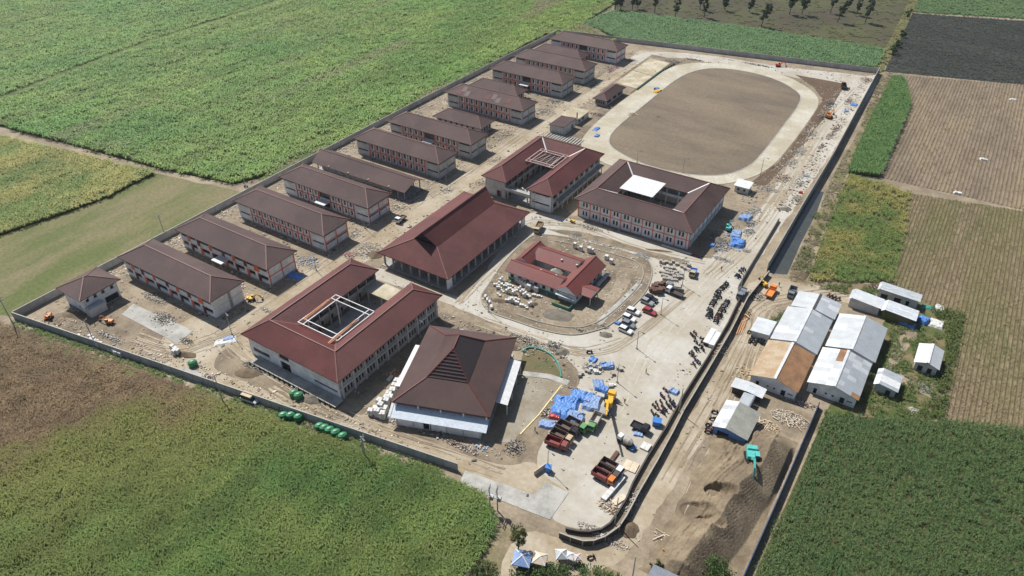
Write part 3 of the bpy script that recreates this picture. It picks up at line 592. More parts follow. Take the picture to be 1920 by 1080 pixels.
def hip_roof(root, w, d, z, rise, mat, cap='ridge_pink', along='x', capw=.34, cx=0, cy=0):
    mb = MB(); top, rid = hip_top(cx-w/2, cx+w/2, cy-d/2, cy+d/2, z, rise, along)
    o = [(cx-w/2,cy-d/2),(cx+w/2,cy-d/2),(cx+w/2,cy+d/2),(cx-w/2,cy+d/2)]
    roof_mesh(mb, top, o, z); mb.quad(*[(*p, z-.22) for p in o[::-1]])
    rf = mb.build('roof', mat, root)
    if cap:
        for a, b in rid: MB().bar(Vector(a)+Vector((0,0,.03)), Vector(b)+Vector((0,0,.03)), capw, .14).build('ridge_cap', cap, rf)
    return rf

# ---------------- the row of two-storey dormitories ----------------
def dormitory(name, cx, cy, label, style='arch', wall='grey_wall', endstyle='strip', frame='red_paint', canopy=False, group='two-storey dormitories', roofm='roof_brown', w=45.6, d=11.6):
    t = thing(name, (cx, cy, 0), label, 'building', group); H = 6.42
    fr, en, bands = [], [], []
    if style == 'arch':
        for zf in (.0, 3.2):
            for s in (.6, w-6.2): fr.append((s, s+5.6, zf+2.1, zf+2.75))
        mid0, mid1 = 7.4, w-7.4; nb = 10; bw = (mid1-mid0)/nb
        for b in range(nb):
            if canopy and b in (4, 5): continue
            for zf in (.0, 3.2):
                c = mid0+bw*(b+.5); fr.append((round(c-.5, 3), round(c+.5, 3), zf+.75, zf+2.6))
        if canopy: fr.append((mid0+bw*4.1, mid0+bw*5.9, 3.6, 6.1)); fr.append((mid0+bw*4.2, mid0+bw*5.8, .02, 2.6))
    else:
        segs = [(.6,3.6),(5.2,8.4),(10.0,15.2),(17.0,22.2),(23.6,27.4),(29.0,33.2),(34.8,38.6),(40.4,45.0)]
        for zf in (.0, 3.2):
            for a, b in segs: fr.append((a, b, zf+1.35, zf+2.75))
    if endstyle == 'strip':
        for zf in (.0, 3.2):
            for a, b in ((.5, d/2-.35), (d/2+.35, d-.5)): en.append((a, b, zf+2.15, zf+2.75))
    walls(t, w, d, H, fr, en, wall)
    # painted frame: pilasters, floor band, edge columns
    if style == 'arch':
        for b in range(nb+1):
            if canopy and b == 5: continue
            x = -w/2+mid0+bw*b; 
            piece('pilaster', frame, t, (x, -d/2-.09, 3.1), (.42 if b % 2 == 0 else .26, .18, 6.1))
        for s in ((-1, 1) if canopy else (0,)):
            L = (mid1-mid0)*(.39 if canopy else 1); piece('floor_band', frame, t, (s*(mid1-mid0)*.305, -d/2-.06, 3.12), (L, .12, .34))
        for b in range(nb):
            if canopy and b in (4, 5): continue
            x = -w/2+mid0+bw*(b+.5)
            for zf in (0, 3.2):
                piece('wall_panel', 'white_wall', t, (x+bw*.33, -d/2-.03, zf+1.6), (bw*.26, .06, 2.1))
    else:
        for k, x in enumerate((-18.2, -12.9, -6.6, .2, 5.6, 11.4, 17.0)):
            piece('painted_panel', 'orange_paint' if k % 2 == 0 else 'fascia_red', t, (x, -d/2-.05, 4.85 if k != 1 else 4.6), (1.5 if k < 6 else 2.6, .1, 2.9))
            piece('painted_panel', 'orange_paint' if k % 2 else 'fascia_red', t, (x+.9, -d/2-.05, 1.6), (1.3, .1, 2.7))
        piece('floor_band', 'white_wall', t, (0, -d/2-.08, 3.1), (w, .16, .28))
    if frame and endstyle in ('strip', 'cross'):
        fm = frame if endstyle == 'cross' or wall == 'white_wall' else 'raw_concrete'
        for yy in (-d/2+.2, 0, d/2-.2): piece('pilaster', fm, t, (w/2+.07, yy, 3.15), (.14, .36, 6.2))
        piece('floor_band', fm, t, (w/2+.05, 0, 3.12), (.1, d, .3))
    if endstyle == 'plain':
        piece('stair_strip', 'raw_concrete', t, (w/2+.04, .8, 3.1), (.08, 1.0, 6.0)); piece('floor_band', 'grey_wall', t, (w/2+.05, 0, 3.15), (.1, d, .16))
    if canopy:
        cn = MB().box(-2.6,2.6,-d/2-3.4,-d/2-.02,2.75,2.95); c = cn.build('entrance_canopy', 'canopy_white', t)
        for sx in (-2.3, 2.3): piece('post', 'steel_grey', c, (sx, -d/2-3.2, 1.37), (.15, .15, 2.75))
    hip_roof(t, w+2.2, d+2.2, 6.6, 3.08, roofm); t.scale = (1, 1, 1.136)
    # plinth
    piece('plinth', 'raw_concrete', t, (0, 0, .12), (w+.8, d+.8, .24))
    return t
dormitory('dormitory', -200.84, 106.53, 'brown-roofed dormitory with orange wall panels and plain pale end wall, nearest the corner house', 'strip', 'white_wall', 'plain', 'orange_paint')
dormitory('dormitory', -199.55, 128.27, 'brown-roofed dormitory with a red cross frame on its white end wall', 'strip', 'white_wall', 'cross', 'orange_paint', canopy=True)
dormitory('dormitory', -198.56, 153.48, 'brown-roofed dormitory with bright red framed white end, opposite the big pavilion', 'arch', 'white_wall', 'strip', 'orange_paint')
dormitory('dormitory', -198.26, 176.42, 'brown-roofed dormitory with white entrance canopy, in front of the long low gabled hall', 'arch', 'white_wall', 'strip', 'red_paint', canopy=True)
dormitory('dormitory', -197.76, 219.31, 'grey-ended dormitory just behind the long low gabled hall', 'arch', 'grey_wall', 'strip', 'orange_paint')
dormitory('dormitory', -196.97, 241.25, 'grey-ended dormitory with white canopy, in front of the small low hip hall', 'arch', 'grey_wall', 'strip', 'orange_paint', canopy=True)
dormitory('dormitory', -196.57, 283.94, 'grey-ended dormitory with patched brown roof behind the small low hip hall', 'arch', 'grey_wall', 'strip', 'orange_paint', w=44.2)
dormitory('dormitory', -196.77, 323.65, 'third dormitory from the far end, with white canopy and orange columns', 'arch', 'grey_wall', 'strip', 'orange_paint', canopy=True, w=43)
dormitory('dormitory', -196.17, 346.48, 'second dormitory from the far end of the row', 'arch', 'grey_wall', 'strip', 'orange_paint', w=43.4)
dormitory('dormitory', -195.38, 383.81, 'farthest dormitory of the row, beside the far site wall', 'arch', 'white_wall', 'strip', 'orange_paint', canopy=True, w=43)

pd_ = [o for o in C.objects if o.get('label', '').startswith('grey-ended dormitory with patched')][0]
for k, (px_, f_) in enumerate(((-15, .35), (-13.2, .6), (-10.5, .3), (1.5, .45), (4.5, .55), (7.5, .35), (13, .5))):
    piece('roof_patch', 'roof_patch' if k % 3 else 'roof_red', pd_, (px_, -6.9+6.9*f_, 6.6+3.08*f_+.05), (2.6, 3.2, .05), rot=(math.atan2(3.08, 6.9), 0, 0))
def low_hall(cx, cy, w, d, label, gable=False, h=4.0, rise=3.2, roofm='roof_brown'):
    t = thing('low_hall', (cx, cy, 0), label, 'building', 'low single-storey halls'); iw, idp = w-3.2, d-3.2
    n = int(iw/3.4)
    if gable:
        for k in range(n+1):
            for yy in (-idp/2, idp/2): piece('column', 'raw_concrete', t, (-iw/2+iw*k/n, yy, h/2), (.35, .35, h))
        piece('inner_wall', 'grey_wall', t, (-4, 0, h/2-.1), (iw-9, idp-3, h-.2)); piece('plinth', 'raw_concrete', t, (0, 0, .1), (iw+1.5, idp+1.5, .2))
        mb = MB(); A = lambda x, y, z: (x, y, z); x0, x1, y0, y1 = -w/2, w/2, -d/2, d/2
        for s in (-1, 1): mb.quad((x0, s*d/2, h), (x1, s*d/2, h), (x1+.8, 0, h+rise), (x0-.8, 0, h+rise)); mb.quad((x0, s*d/2, h-.2), (x1, s*d/2, h-.2), (x1+.8, 0, h+rise-.2), (x0-.8, 0, h+rise-.2)); mb.quad((x0, s*d/2, h-.2), (x1, s*d/2, h-.2), (x1, s*d/2, h), (x0, s*d/2, h))
        for x, xx in ((x0, x0-.8), (x1, x1+.8)): mb.quad((x, -d/2, h), (xx, 0, h+rise), (xx, 0, h+rise-.2), (x, -d/2, h-.2)); mb.quad((x, d/2, h), (xx, 0, h+rise), (xx, 0, h+rise-.2), (x, d/2, h-.2))
        rf = mb.build('roof', roofm, t); MB().bar((x0-.8, 0, h+rise+.03), (x1+.8, 0, h+rise+.03), .3, .14).build('ridge_cap', 'roof_brown', rf)
        for k in range(4): piece('vent_pipe', 'timber_pale', rf, (-16+k*11, -d/2+.5, h+.35), (.3, .8, .3))
    else:
        fr = [(a, a+1.4, .8, 2.9) for a in np.arange(1.2, iw-2, 3.2)]; en = [(a, a+1.3, .4, 2.9) for a in np.arange(.8, idp-1.6, 2.0)]
        walls(t, iw, idp, h-.15, fr, en, 'grey_wall'); hip_roof(t, w, d, h, rise, roofm)
    return t
low_hall(-200.2, 197.3, 51, 13, 'long low gabled open hall between two dormitories', True)
low_hall(-197.6, 262.6, 28.6, 12, 'small low hip-roofed hall between two dormitories')
low_hall(-205.5, 304.2, 30, 11, 'low brown-roofed hall showing behind the patched dormitory roof')
low_hall(-205.0, 369.0, 32, 11, 'low brown-roofed hall showing in front of the farthest dormitory')

# corner house
t = thing('corner_house', (-220.3, 86, 0), 'small two-storey white house with brown hip roof in the left corner', 'building')
fr = [(2.2,3.2,4.2,5.4),(7,8.2,1.2,2.2)]; en = [(.9,2.0,4.1,5.5),(3.6,4.7,4.1,5.5),(6.3,7.4,4.1,5.5),(9.4,10.5,4.1,5.5),(1.2,2.2,1.0,2.2),(3.9,5.0,1.0,2.2),(6.6,11.2,.02,2.4)]
walls(t, 11.2, 11.8, 6.4, fr, en, 'white_wall'); hip_roof(t, 13.4, 14.4, 6.5, 3.0, 'roof_brown', along='y')
for a in (1.45, 4.15, 6.85, 9.95): piece('window_hood', 'grey_wall', t, (5.6+.3, -5.9+a, 5.75), (.6, 1.5, .12))
cb = MB().box(-2.8, 2.8, -1.2, 1.2, 0, 3.0); cb.build('porch', 'grey_wall', t, (7.3, -3.6, 0), R(90))

# ---------------- U- and ring-shaped classroom blocks ----------------
def ring_roof(root, w, d, wing, z, rise, mat, open_side=None, cap='ridge_pink', capn='ridge_pink'):
    """roof over a courtyard block; open_side 'back' leaves the +Y range out"""
    x0, x1, y0, y1 = -w/2, w/2, -d/2, d/2; a = wing/2; zr = z+rise
    xm0, xm1, yb, ye = x0+a, x1-a, y0+a, y1-a; xi0, xi1, yi, yj = x0+wing, x1-wing, y0+wing, y1-wing
    e = lambda x, y: (x, y, z); r = lambda x, y: (x, y, zr)
    if open_side:
        top = [(e(x0,y0),r(xm0,yb),r(xm0,ye),e(x0,y1)), (e(x0,y0),e(x1,y0),r(xm1,yb),r(xm0,yb)), (e(x1,y0),e(x1,y1),r(xm1,ye),r(xm1,yb)),
               (e(xi0,yi),e(xi0,y1),r(xm0,ye),r(xm0,yb)), (e(xi0,yi),r(xm0,yb),r(xm1,yb),e(xi1,yi)), (e(xi1,yi),r(xm1,yb),r(xm1,ye),e(xi1,y1)),
               (e(x0,y1),r(xm0,ye),e(xi0,y1)), (e(x1,y1),r(xm1,ye),e(xi1,y1))]
        out = [(x0,y0),(x1,y0),(x1,y1),(xi1,y1),(xi1,yi),(xi0,yi),(xi0,y1),(x0,y1)]
        rid = [((xm0,yb),(xm0,ye)),((xm0,yb),(xm1,yb)),((xm1,yb),(xm1,ye))]; hips = [((x0,y0),(xm0,yb)),((x1,y0),(xm1,yb)),((x0,y1),(xm0,ye)),((xi0,y1),(xm0,ye)),((x1,y1),(xm1,ye)),((xi1,y1),(xm1,ye))]; val = [((xi0,yi),(xm0,yb)),((xi1,yi),(xm1,yb))]
        mb = MB(); roof_mesh(mb, top, out, z)
        for q in ([(x0,y0),(x1,y0),(xi1,yi),(xi0,yi)], [(x0,y0),(xi0,yi),(xi0,y1),(x0,y1)], [(x1,y0),(x1,y1),(xi1,y1),(xi1,yi)]): mb.quad(*[(*p, z-.22) for p in q])
    else:
        O = [(x0,y0),(x1,y0),(x1,y1),(x0,y1)]; Rg = [(xm0,yb),(xm1,yb),(xm1,ye),(xm0,ye)]; I = [(xi0,yi),(xi1,yi),(xi1,yj),(xi0,yj)]
        mb = MB(); rid, hips, val = [], [], []
        for k in range(4):
            j = (k+1) % 4; mb.quad(e(*O[k]), e(*O[j]), r(*Rg[j]), r(*Rg[k])); mb.quad(e(*I[j]), e(*I[k]), r(*Rg[k]), r(*Rg[j]))
            mb.quad((*O[k],z),(*O[j],z),(*O[j],z-.22),(*O[k],z-.22)); mb.quad((*I[k],z),(*I[j],z),(*I[j],z-.22),(*I[k],z-.22)); mb.quad((*O[k],z-.22),(*O[j],z-.22),(*I[j],z-.22),(*I[k],z-.22))
            rid.append((Rg[k], Rg[j])); hips.append((O[k], Rg[k])); val.append((I[k], Rg[k]))
    rf = mb.build('roof', mat, root)
    for a_, b_ in rid: MB().bar((*a_, zr+.03), (*b_, zr+.03), .34, .14).build('ridge_cap', cap, rf)
    for a_, b_ in hips: MB().bar((*a_, z+.04), (*b_, zr+.03), .34, .14).build('hip_cap', cap, rf)
    for a_, b_ in val: MB().bar((*a_, z+.05), (*b_, zr+.04), .5, .1).build('valley_gutter', capn, rf)
    return rf
def court_walls(root, w, d, wing, h, mat, ins=1.2, open_back=False):
    """gallery faces round the courtyard: parapets, columns and dark doors"""
    xi, yi, yj = w/2-wing+ins, -d/2+wing-ins, d/2-wing+ins
    if open_back: yj = d/2-ins
    for s in (-1, 1):
        piece('gallery_wall', 'grey_wall', root, (s*(xi+2.0), (yi+yj)/2, h/2), (.2, yj-yi, h))
        piece('parapet', mat, root, (s*xi, (yi+yj)/2, 3.9), (.18, yj-yi, 1.1)); piece('gallery_floor', 'raw_concrete', root, (s*(xi+1.0), (yi+yj)/2, 3.25), (2.0, yj-yi, .2))
        n = int((yj-yi)/4.2)
        for k in range(n+1): piece('column', mat, root, (s*(xi-.1), yi+(yj-yi)*k/n, h/2), (.36, .36, h))
        for k in range(n): piece('door', 'window_dark', root, (s*(xi+1.87), yi+(yj-yi)*(k+.5)/n, 4.7), (.06, 1.5, 2.2)); piece('door', 'window_dark', root, (s*(xi+1.87), yi+(yj-yi)*(k+.5)/n, 1.3), (.06, 1.5, 2.2))
    for s, yy in ((-1, yi), (1, yj)):
        if s == 1 and open_back: continue
        piece('gallery_wall', 'grey_wall', root, (0, yy+s*2.0, h/2), (2*xi, .2, h)); piece('parapet', mat, root, (0, yy, 3.9), (2*xi, .18, 1.1)); piece('gallery_floor', 'raw_concrete', root, (0, yy+s*1.0, 3.25), (2*xi, 2.0, .2))
        n = int(2*xi/4.2)
        for k in range(1, n): piece('column', mat, root, (-xi+2*xi*k/n, yy-s*.1, h/2), (.36, .36, h))
    sheet('court_floor', [(-xi,yi),(xi,yi),(xi,yj),(-xi,yj)], .1, 'raw_concrete', parent=root)
def bay_windows(L, bay, k, ww, z0, z1, gap, floors=(0, 3.35), m=.9):
    n = int((L-2*m)/bay); b = (L-2*m)/n; hs = []
    for i in range(n):
        for zf in floors:
            for j in range(k):
                c = m+b*(i+.5)+(j-(k-1)/2)*(ww+gap); hs.append((round(c-ww/2, 3), round(c+ww/2, 3), zf+z0, zf+z1))
    return hs, n, b
def outer_walls(root, w, d, wing, h, mat, front, end, ins, open_side=None):
    """outer shell with openings on the two seen sides, plus arm ends"""
    W, D = w-2*ins, d-2*ins; walls(root, W, D, h, front, end, mat)

# C1: red U block in front, steel frame over its court
t = thing('classroom_block', (-136.9, 117.4, 0), 'red-roofed U-shaped block with a bare white steel frame over its courtyard', 'building', 'courtyard classroom blocks')
w, d, wing = 38.6, 46.6, 12.6; ins = 1.3; W, D = w-2*ins, d-2*ins
en, nb, b = bay_windows(D, 4.6, 3, .8, 1.0, 2.75, .42); fr = [(1.0,8.0,1.6,2.9),(1.0,8.0,5.1,6.2),(12.5,16.5,.05,3.0),(12.5,16.5,3.9,6.3),(26,35,1.8,2.5),(26,35,5.2,5.9)]
mb = MB(); facade(mb, (-W/2,-D/2,0), (1,0), (0,-1), W, 6.75, fr); wl = mb.build('front_wall', 'white_wall', t); panes(t, (-W/2,-D/2,0), (1,0), (0,-1), fr)
mb = MB(); facade(mb, (W/2,-D/2,0), (0,1), (1,0), D, 6.75, en); mb.build('end_wall', 'raw_concrete', t); panes(t, (W/2,-D/2,0), (0,1), (1,0), en)
piece('side_wall', 'raw_concrete', t, (-W/2, 0, 3.35), (.25, D, 6.7))
for s in (-1, 1): piece('arm_end_wall', 'raw_concrete', t, (s*(W/2-wing/2+1.1), D/2, 3.3), (wing-2.6, .25, 6.6))
for k in range(nb+1): piece('pier', 'grey_wall', t, (W/2+.12, -D/2+.9+b*k, 3.35), (.34, .5, 6.7))
piece('floor_beam', 'grey_wall', t, (W/2+.08, 0, 3.3), (.26, D, .45)); piece('walkway', 'new_concrete', t, (2, -D/2-1.8, .55), (W-2, 3.4, .18))
for k in range(17): piece('starter_post', 'dark_steel', t, (-W/2+3+k*2.0, -D/2-3.7, .5), (.3, .3, 1.0))
court_walls(t, w, d, wing, 6.7, 'raw_concrete', open_back=True); ring_roof(t, w, d, wing, 7.0, 3.1, 'roof_red', 'back'); t.scale = (1, 1, 1.17)
br = piece('bridge_slab', 'court_concrete', t, (0, d/2-4.2, 3.5), (w-2*wing+2.2, 6.6, .3))
for sx in (-5.8, 0, 5.8): piece('column', 'raw_concrete', t, (sx, d/2-7.3, 1.7), (.45, .45, 3.4))
f = thing('steel_frame', (-136.5, 113.7, 1.3), 'bare white steel roof frame over the courtyard of the front red block', 'frame')
for s in (-1, 1):
    for q in (7.9, 5.9): MB().bar((s*q,-7.9,8.3),(s*q,7.9,8.3),.24).build('beam', 'steel_white', f)
    for q in (7.9, 5.9): MB().bar((-7.9,s*q,8.42),(7.9,s*q,8.42),.24).build('beam', 'steel_white', f)
    for r_ in (-1, 1): MB().bar((s*5.9,r_*5.9,-1.2),(s*5.9,r_*5.9,8.2),.4).build('post', 'steel_white', f)
for i, (sx, n) in enumerate(((-7.6, 5), (6.4, 5))):
    for k in range(n):
        o = MB().bar((sx+k*.22+.1*rnd.random(), -8.6+rnd.uniform(-.8,.8)+(3 if i == 0 else -1.5), 8.6+.12*(k % 3)), (sx+k*.2+.9*(rnd.random()-.5), 1.5+rnd.uniform(-1.5,1.5)+(3 if i == 0 else 0), 8.6+.12*(k % 3)), .14).build('plank', 'plank_orange')
        tag(o, 'orange steel purlin in the %s bundle on the courtyard frame' % ('left' if i == 0 else 'right'), 'purlin', 'loose purlins on the courtyard frame, %s bundle' % ('left' if i == 0 else 'right'))
        o.location = (-136.5, 113.7, 1.3)
# C2: red U block open to the front
t = thing('classroom_block', (-136.2, 234.3, 0), 'red-roofed U-shaped block with pinkish frame over its court, near the running track', 'building', 'courtyard classroom blocks')
w, d, wing = 33.0, 43.4, 11.8; W, D = w-2*ins, d-2*ins
en, nb, b = bay_windows(D, 4.2, 1, 2.6, 1.0, 2.8, .4)
mb = MB(); facade(mb, (W/2,-D/2,0), (0,1), (1,0), D, 6.75, en); mb.build('end_wall', 'raw_concrete', t); panes(t, (W/2,-D/2,0), (0,1), (1,0), en)
for k in range(nb+1): piece('pier', 'grey_wall', t, (W/2+.14, -D/2+.9+b*k, 3.35), (.34, .45, 6.7))
piece('walkway', 'raw_concrete', t, (W/2+1.2, 2, 3.2), (2.2, D-4, .25))
for k in range(9): piece('column', 'raw_concrete', t, (W/2+2.1, -D/2+5+k*4.2, 1.6), (.3, .3, 3.1))
piece('side_wall', 'raw_concrete', t, (-W/2, 0, 3.35), (.25, D, 6.7)); piece('back_wall', 'raw_concrete', t, (0, D/2, 3.35), (W-.3, .25, 6.7))
for s in (-1, 1):
    hs = [(.6, wing-3.4, 2.2, 2.8), (.6, wing-3.4, 5.6, 6.2)] if s > 0 else [(5.2, 7.6, .1, 2.6)]
    x0 = -W/2 if s < 0 else W/2-(wing-2.6); mb = MB(); facade(mb, (x0,-D/2,0), (1,0), (0,-1), wing-2.6, 6.75, hs); mb.build('arm_end_wall', 'white_wall' if s > 0 else 'grey_wall', t); panes(t, (x0,-D/2,0), (1,0), (0,-1), hs, mat='window_dark' if s > 0 else 'fascia_red')
tt = bpy.data.objects.new('court', None); C.objects.link(tt); tt.parent = t; tt.rotation_euler = (0, 0, math.pi)
court_walls(tt, w, d, wing, 6.7, 'raw_concrete', open_back=True)
t.scale = (1, 1, 1.17); rot = ring_roof(tt, w, d, wing, 7.0, 3.0, 'roof_red', 'back', capn='steel_white')
for ch in list(tt.children):
    ch.parent = t; ch.location = (-ch.location.x, -ch.location.y, ch.location.z); ch.rotation_euler[2] += math.pi
bpy.data.objects.remove(tt)
piece('bridge_slab', 'raw_concrete', t, (0, -d/2+2.6, 3.5), (w-2*wing+2.4, 3.4, .35)); piece('parapet', 'grey_wall', t, (0, -d/2+1.0, 4.1), (w-2*wing+2.4, .2, 1.0))
for sx in (-4.6, 4.6): piece('column', 'raw_concrete', t, (sx, -d/2+1.2, 1.7), (.4, .4, 3.4))
f = thing('steel_frame', (-136.3, 236.5, 1.3), 'pinkish steel truss frame over the courtyard of the rear red block', 'frame')
for s in (-1, 1):
    for q in (6.4, 4.6): MB().bar((s*q,-6.6,8.6),(s*q,6.6,8.6),.28).build('beam', 'steel_pink', f); MB().bar((-6.4,s*q,8.7),(6.4,s*q,8.7),.28).build('beam', 'steel_pink', f)
for k in range(7): MB().bar((-4.6,-4.2+k*1.4,7.9),(4.6,-4.2+k*1.4,7.9),.16).build('purlin', 'steel_pink', f)
for k in range(4): MB().bar((-4.2+k*2.8,-4.6,8.2),(-2.8+k*2.0,4.6,8.2),.16).build('brace', 'steel_pink', f)
for sx in (-6.3, 6.3):
    for sy in (-6.3, 6.3): MB().bar((sx,sy,-1.2),(sx,sy,8.6),.35).build('post', 'raw_concrete', f)
# C3: brown ring block with white canopy
t = thing('classroom_block', (-88.9, 236.1, 0), 'brown-roofed ring block with white walls, orange frames and white canopy over its court', 'building', 'courtyard classroom blocks')
w, d, wing = 47.4, 39.2, 12.4; W, D = w-2*ins, d-2*ins
fr, nb, b = bay_windows(W, 3.95, 2, .78, .85, 2.55, .5); en, nb2, b2 = bay_windows(D, 4.2, 2, 1.1, .9, 2.7, .4)
walls(t, W, D, 6.75, fr, en, 'white_wall')
for k in range(nb+1): piece('pilaster', 'orange_paint', t, (-W/2+.9+b*k if k else -W/2+.2, -D/2-.06, 3.35), (.3, .12, 6.7))
for zz in (3.35, 6.45): piece('floor_band', 'orange_paint', t, (0, -D/2-.05, zz), (W, .1, .26))
for k in range(nb2+1): piece('pilaster', 'raw_concrete', t, (W/2+.08, -D/2+.9+b2*k, 3.35), (.16, .3, 6.7))
piece('pilaster', 'orange_paint', t, (W/2+.09, -D/2+.2, 3.35), (.14, .35, 6.7))
court_walls(t, w, d, wing, 6.7, 'white_wall'); ring_roof(t, w, d, wing, 7.0, 3.05, 'roof_brown', capn='canopy_white'); t.scale = (1, 1, 1.114)
cn = piece('court_canopy', 'canopy_white', t, (-4.4, 0, 8.7), (13.6, 12.8, .22))
for sx in (-10.4, 1.6):
    for sy in (-5.6, 5.6): piece('canopy_post', 'steel_grey', t, (sx, sy, 4.3), (.3, .3, 8.6))
for k in range(14): piece('timber_prop', 'timber_pale', t, (-8+k*1.35, -6.2+.4*rnd.random(), 4.2), (.35, 2.6, .22), rnd.uniform(-.3,.3))

# ---------------- the big open pavilion ----------------
t = thing('pavilion', (-138.6, 176.6, 0), 'big red-roofed open pavilion on columns with a raised ridge roof', 'building')
w, d, z = 30.4, 51.2, 5.6; mw, m0, m1, zm = 4.8, -17.4, 17.4, 10.4; zr = 15.2
mb = MB(); e = lambda x, y: (x, y, z); q = lambda x, y: (x, y, zm)
top = [(e(-w/2,-d/2),e(w/2,-d/2),q(mw,m0),q(-mw,m0)), (e(w/2,-d/2),e(w/2,d/2),q(mw,m1),q(mw,m0)), (e(w/2,d/2),e(-w/2,d/2),q(-mw,m1),q(mw,m1)), (e(-w/2,d/2),e(-w/2,-d/2),q(-mw,m0),q(-mw,m1))]
roof_mesh(mb, top, [(-w/2,-d/2),(w/2,-d/2),(w/2,d/2),(-w/2,d/2)], z, .3); mb.quad(*[(a, b_, z-.3) for a, b_ in ((-w/2,-d/2),(w/2,-d/2),(w/2,d/2),(-w/2,d/2))])
rf = mb.build('roof', 'roof_red', t)
mb = MB(); o_ = 1.6
for s in (-1, 1): mb.quad((s*(mw+.25),m0,zm-.1),(s*(mw+.25),m1,zm-.1),(0,m1+o_,zr),(0,m0-o_,zr)); mb.quad((s*(mw+.1),m0,zm-.25),(s*(mw+.1),m1,zm-.25),(0,m1+o_,zr-.2),(0,m0-o_,zr-.2)); mb.quad((s*(mw+.25),m0,zm-.1),(0,m0-o_,zr),(0,m0-o_,zr-.2),(s*(mw+.1),m0,zm-.25))
mb.build('upper_roof', 'roof_red', t); piece('ridge_cap', 'roof_red', t, (0, 0, zr+.05), (.4, m1-m0+2*o_, .15))
for yy in (m0+.8, m1-.8): MB().add([(-mw,yy,zm),(mw,yy,zm),(0,yy,zr-.4)], [(0,1,2)]).build('gable_louvre', 'window_dark', t)  # flat dark triangle painted in place of the shade inside the open gable
for k in range(6): piece('louvre_slat', 'dark_steel', t, (0, m0+.6, zm+.4+k*.62), (2*mw*(1-(.4+k*.62)/4.6)-.3, .12, .14))
for sx in (-1, 1): MB().bar((sx*w/2,-d/2,z+.05),(sx*mw,m0,zm+.05),.34,.14).build('hip_cap', 'ridge_pink', rf); MB().bar((sx*w/2,d/2,z+.05),(sx*mw,m1,zm+.05),.34,.14).build('hip_cap', 'ridge_pink', rf)
for k in range(13):
    for sx in (-1, 1): piece('column', 'new_concrete', t, (sx*(w/2-1.6), -d/2+1.6+(d-3.2)*k/12, 2.75), (.5, .5, 5.3))
for k in range(1, 7):
    for sy in (-1, 1): piece('column', 'new_concrete', t, (-w/2+1.6+(w-3.2)*k/7, sy*(d/2-1.6), 2.75), (.5, .5, 5.3))
piece('plinth', 'raw_concrete', t, (0, 0, .15), (w-1.4, d-1.4, .3)); piece('inner_wall', 'grey_wall', t, (-3, 0, 2.4), (w-16, d-12, 4.6))
for k in range(10): piece('window', 'window_dark', t, (4.25, -17+k*3.8, 2.5), (.1, 2.6, 3.0))
for sx, sy in ((w/2-1.4, -d/2+2.6), (w/2-1.4, d/2-2.6)): piece('corner_wall', 'white_wall', t, (sx, sy, 2.6), (.3, 2.6, 4.9))

# ---------------- the hall with the tall louvred roof ----------------
t = thing('meeting_hall', (-95.2, 118.0, 0), 'brown hall with steep louvred roof turret and pale metal side canopies', 'building', rz=R(20.2))
w, d, z = 26.8, 32.6, 6.2; mw, m0, m1, zm, zr, r0, r1 = 5.9, -9.3, 8.6, 10.0, 15.6, -2.6, 3.2
e = lambda x, y: (x, y, z); q = lambda x, y: (x, y, zm)
mb = MB(); top = [(e(-w/2,-d/2),e(w/2,-d/2),q(mw,m0),q(-mw,m0)), (e(w/2,-d/2),e(w/2,d/2),q(mw,m1),q(mw,m0)), (e(w/2,d/2),e(-w/2,d/2),q(-mw,m1),q(mw,m1)), (e(-w/2,d/2),e(-w/2,-d/2),q(-mw,m0),q(-mw,m1))]
roof_mesh(mb, top, [(-w/2,-d/2),(w/2,-d/2),(w/2,d/2),(-w/2,d/2)], z, .35); mb.quad(*[(a, b_, z-.35) for a, b_ in ((-w/2,-d/2),(w/2,-d/2),(w/2,d/2),(-w/2,d/2))])
rf = mb.build('roof', 'roof_brown', t)
mb = MB(); T0, T1 = (0,r0,zr), (0,r1,zr)
mb.quad((-mw,m1,zm),(-mw,m0,zm),T0,T1); mb.quad((mw,m1,zm),(-mw,m1,zm),T1); tr = mb.build('turret_roof', 'roof_brown', t)
MB().quad((mw-.1,m0+.1,zm),(mw-.1,m1,zm),T1,T0).build('turret_glazing', 'turret_dark', t); MB().quad((-mw,m0+.15,zm),(mw,m0+.15,zm),(0,r0+.15,zr-.05)).build('turret_screen', 'turret_dark', t)  # steep right roof face in plain dark brown sheeting
for k in range(9):
    f_ = (k+.35)/9.3; y = m0+(r0-m0)*f_; zz = zm+(zr-zm)*f_; hw = mw*(1-f_)-.12
    piece('louvre_slat', 'slat_red', t, (0, y-.02, zz+.04), (2*hw, .12, .14))
for a, b_ in (((-mw,m0,zm),T0),((mw,m0,zm),T0),((mw,m1,zm),T1),((-mw,m1,zm),T1),(T0,T1)): MB().bar(a, b_, .26, .2).build('ridge_cap', 'fascia_red', tr)
for sx in (-1, 1):
    for y, m in ((-d/2,m0),(d/2,m1)): MB().bar((sx*w/2,y,z+.04),(sx*mw,m,zm+.04),.34,.14).build('hip_cap', 'fascia_red', rf)
piece('fascia', 'fascia_red', t, (0, -d/2+.2, z-.5), (w-.6, .15, .5))
for k in range(5): piece('bracket', 'steel_white', t, (-w/2+1+k*(w-2)/4, -d/2+.1, z-.75), (.4, .4, 1.1))
fr = [(5.6,7.4,.02,2.5)]+[(a, a+4.2, 2.75, 3.15) for a in (.6, 8.4, 13.4, 18.4)]
W, D = 23.6, 29.4; walls(t, W, D, 5.7, fr, [(a, a+2.6, .4, 3.4) for a in np.arange(1.5, 27, 3.6)], 'white_wall')
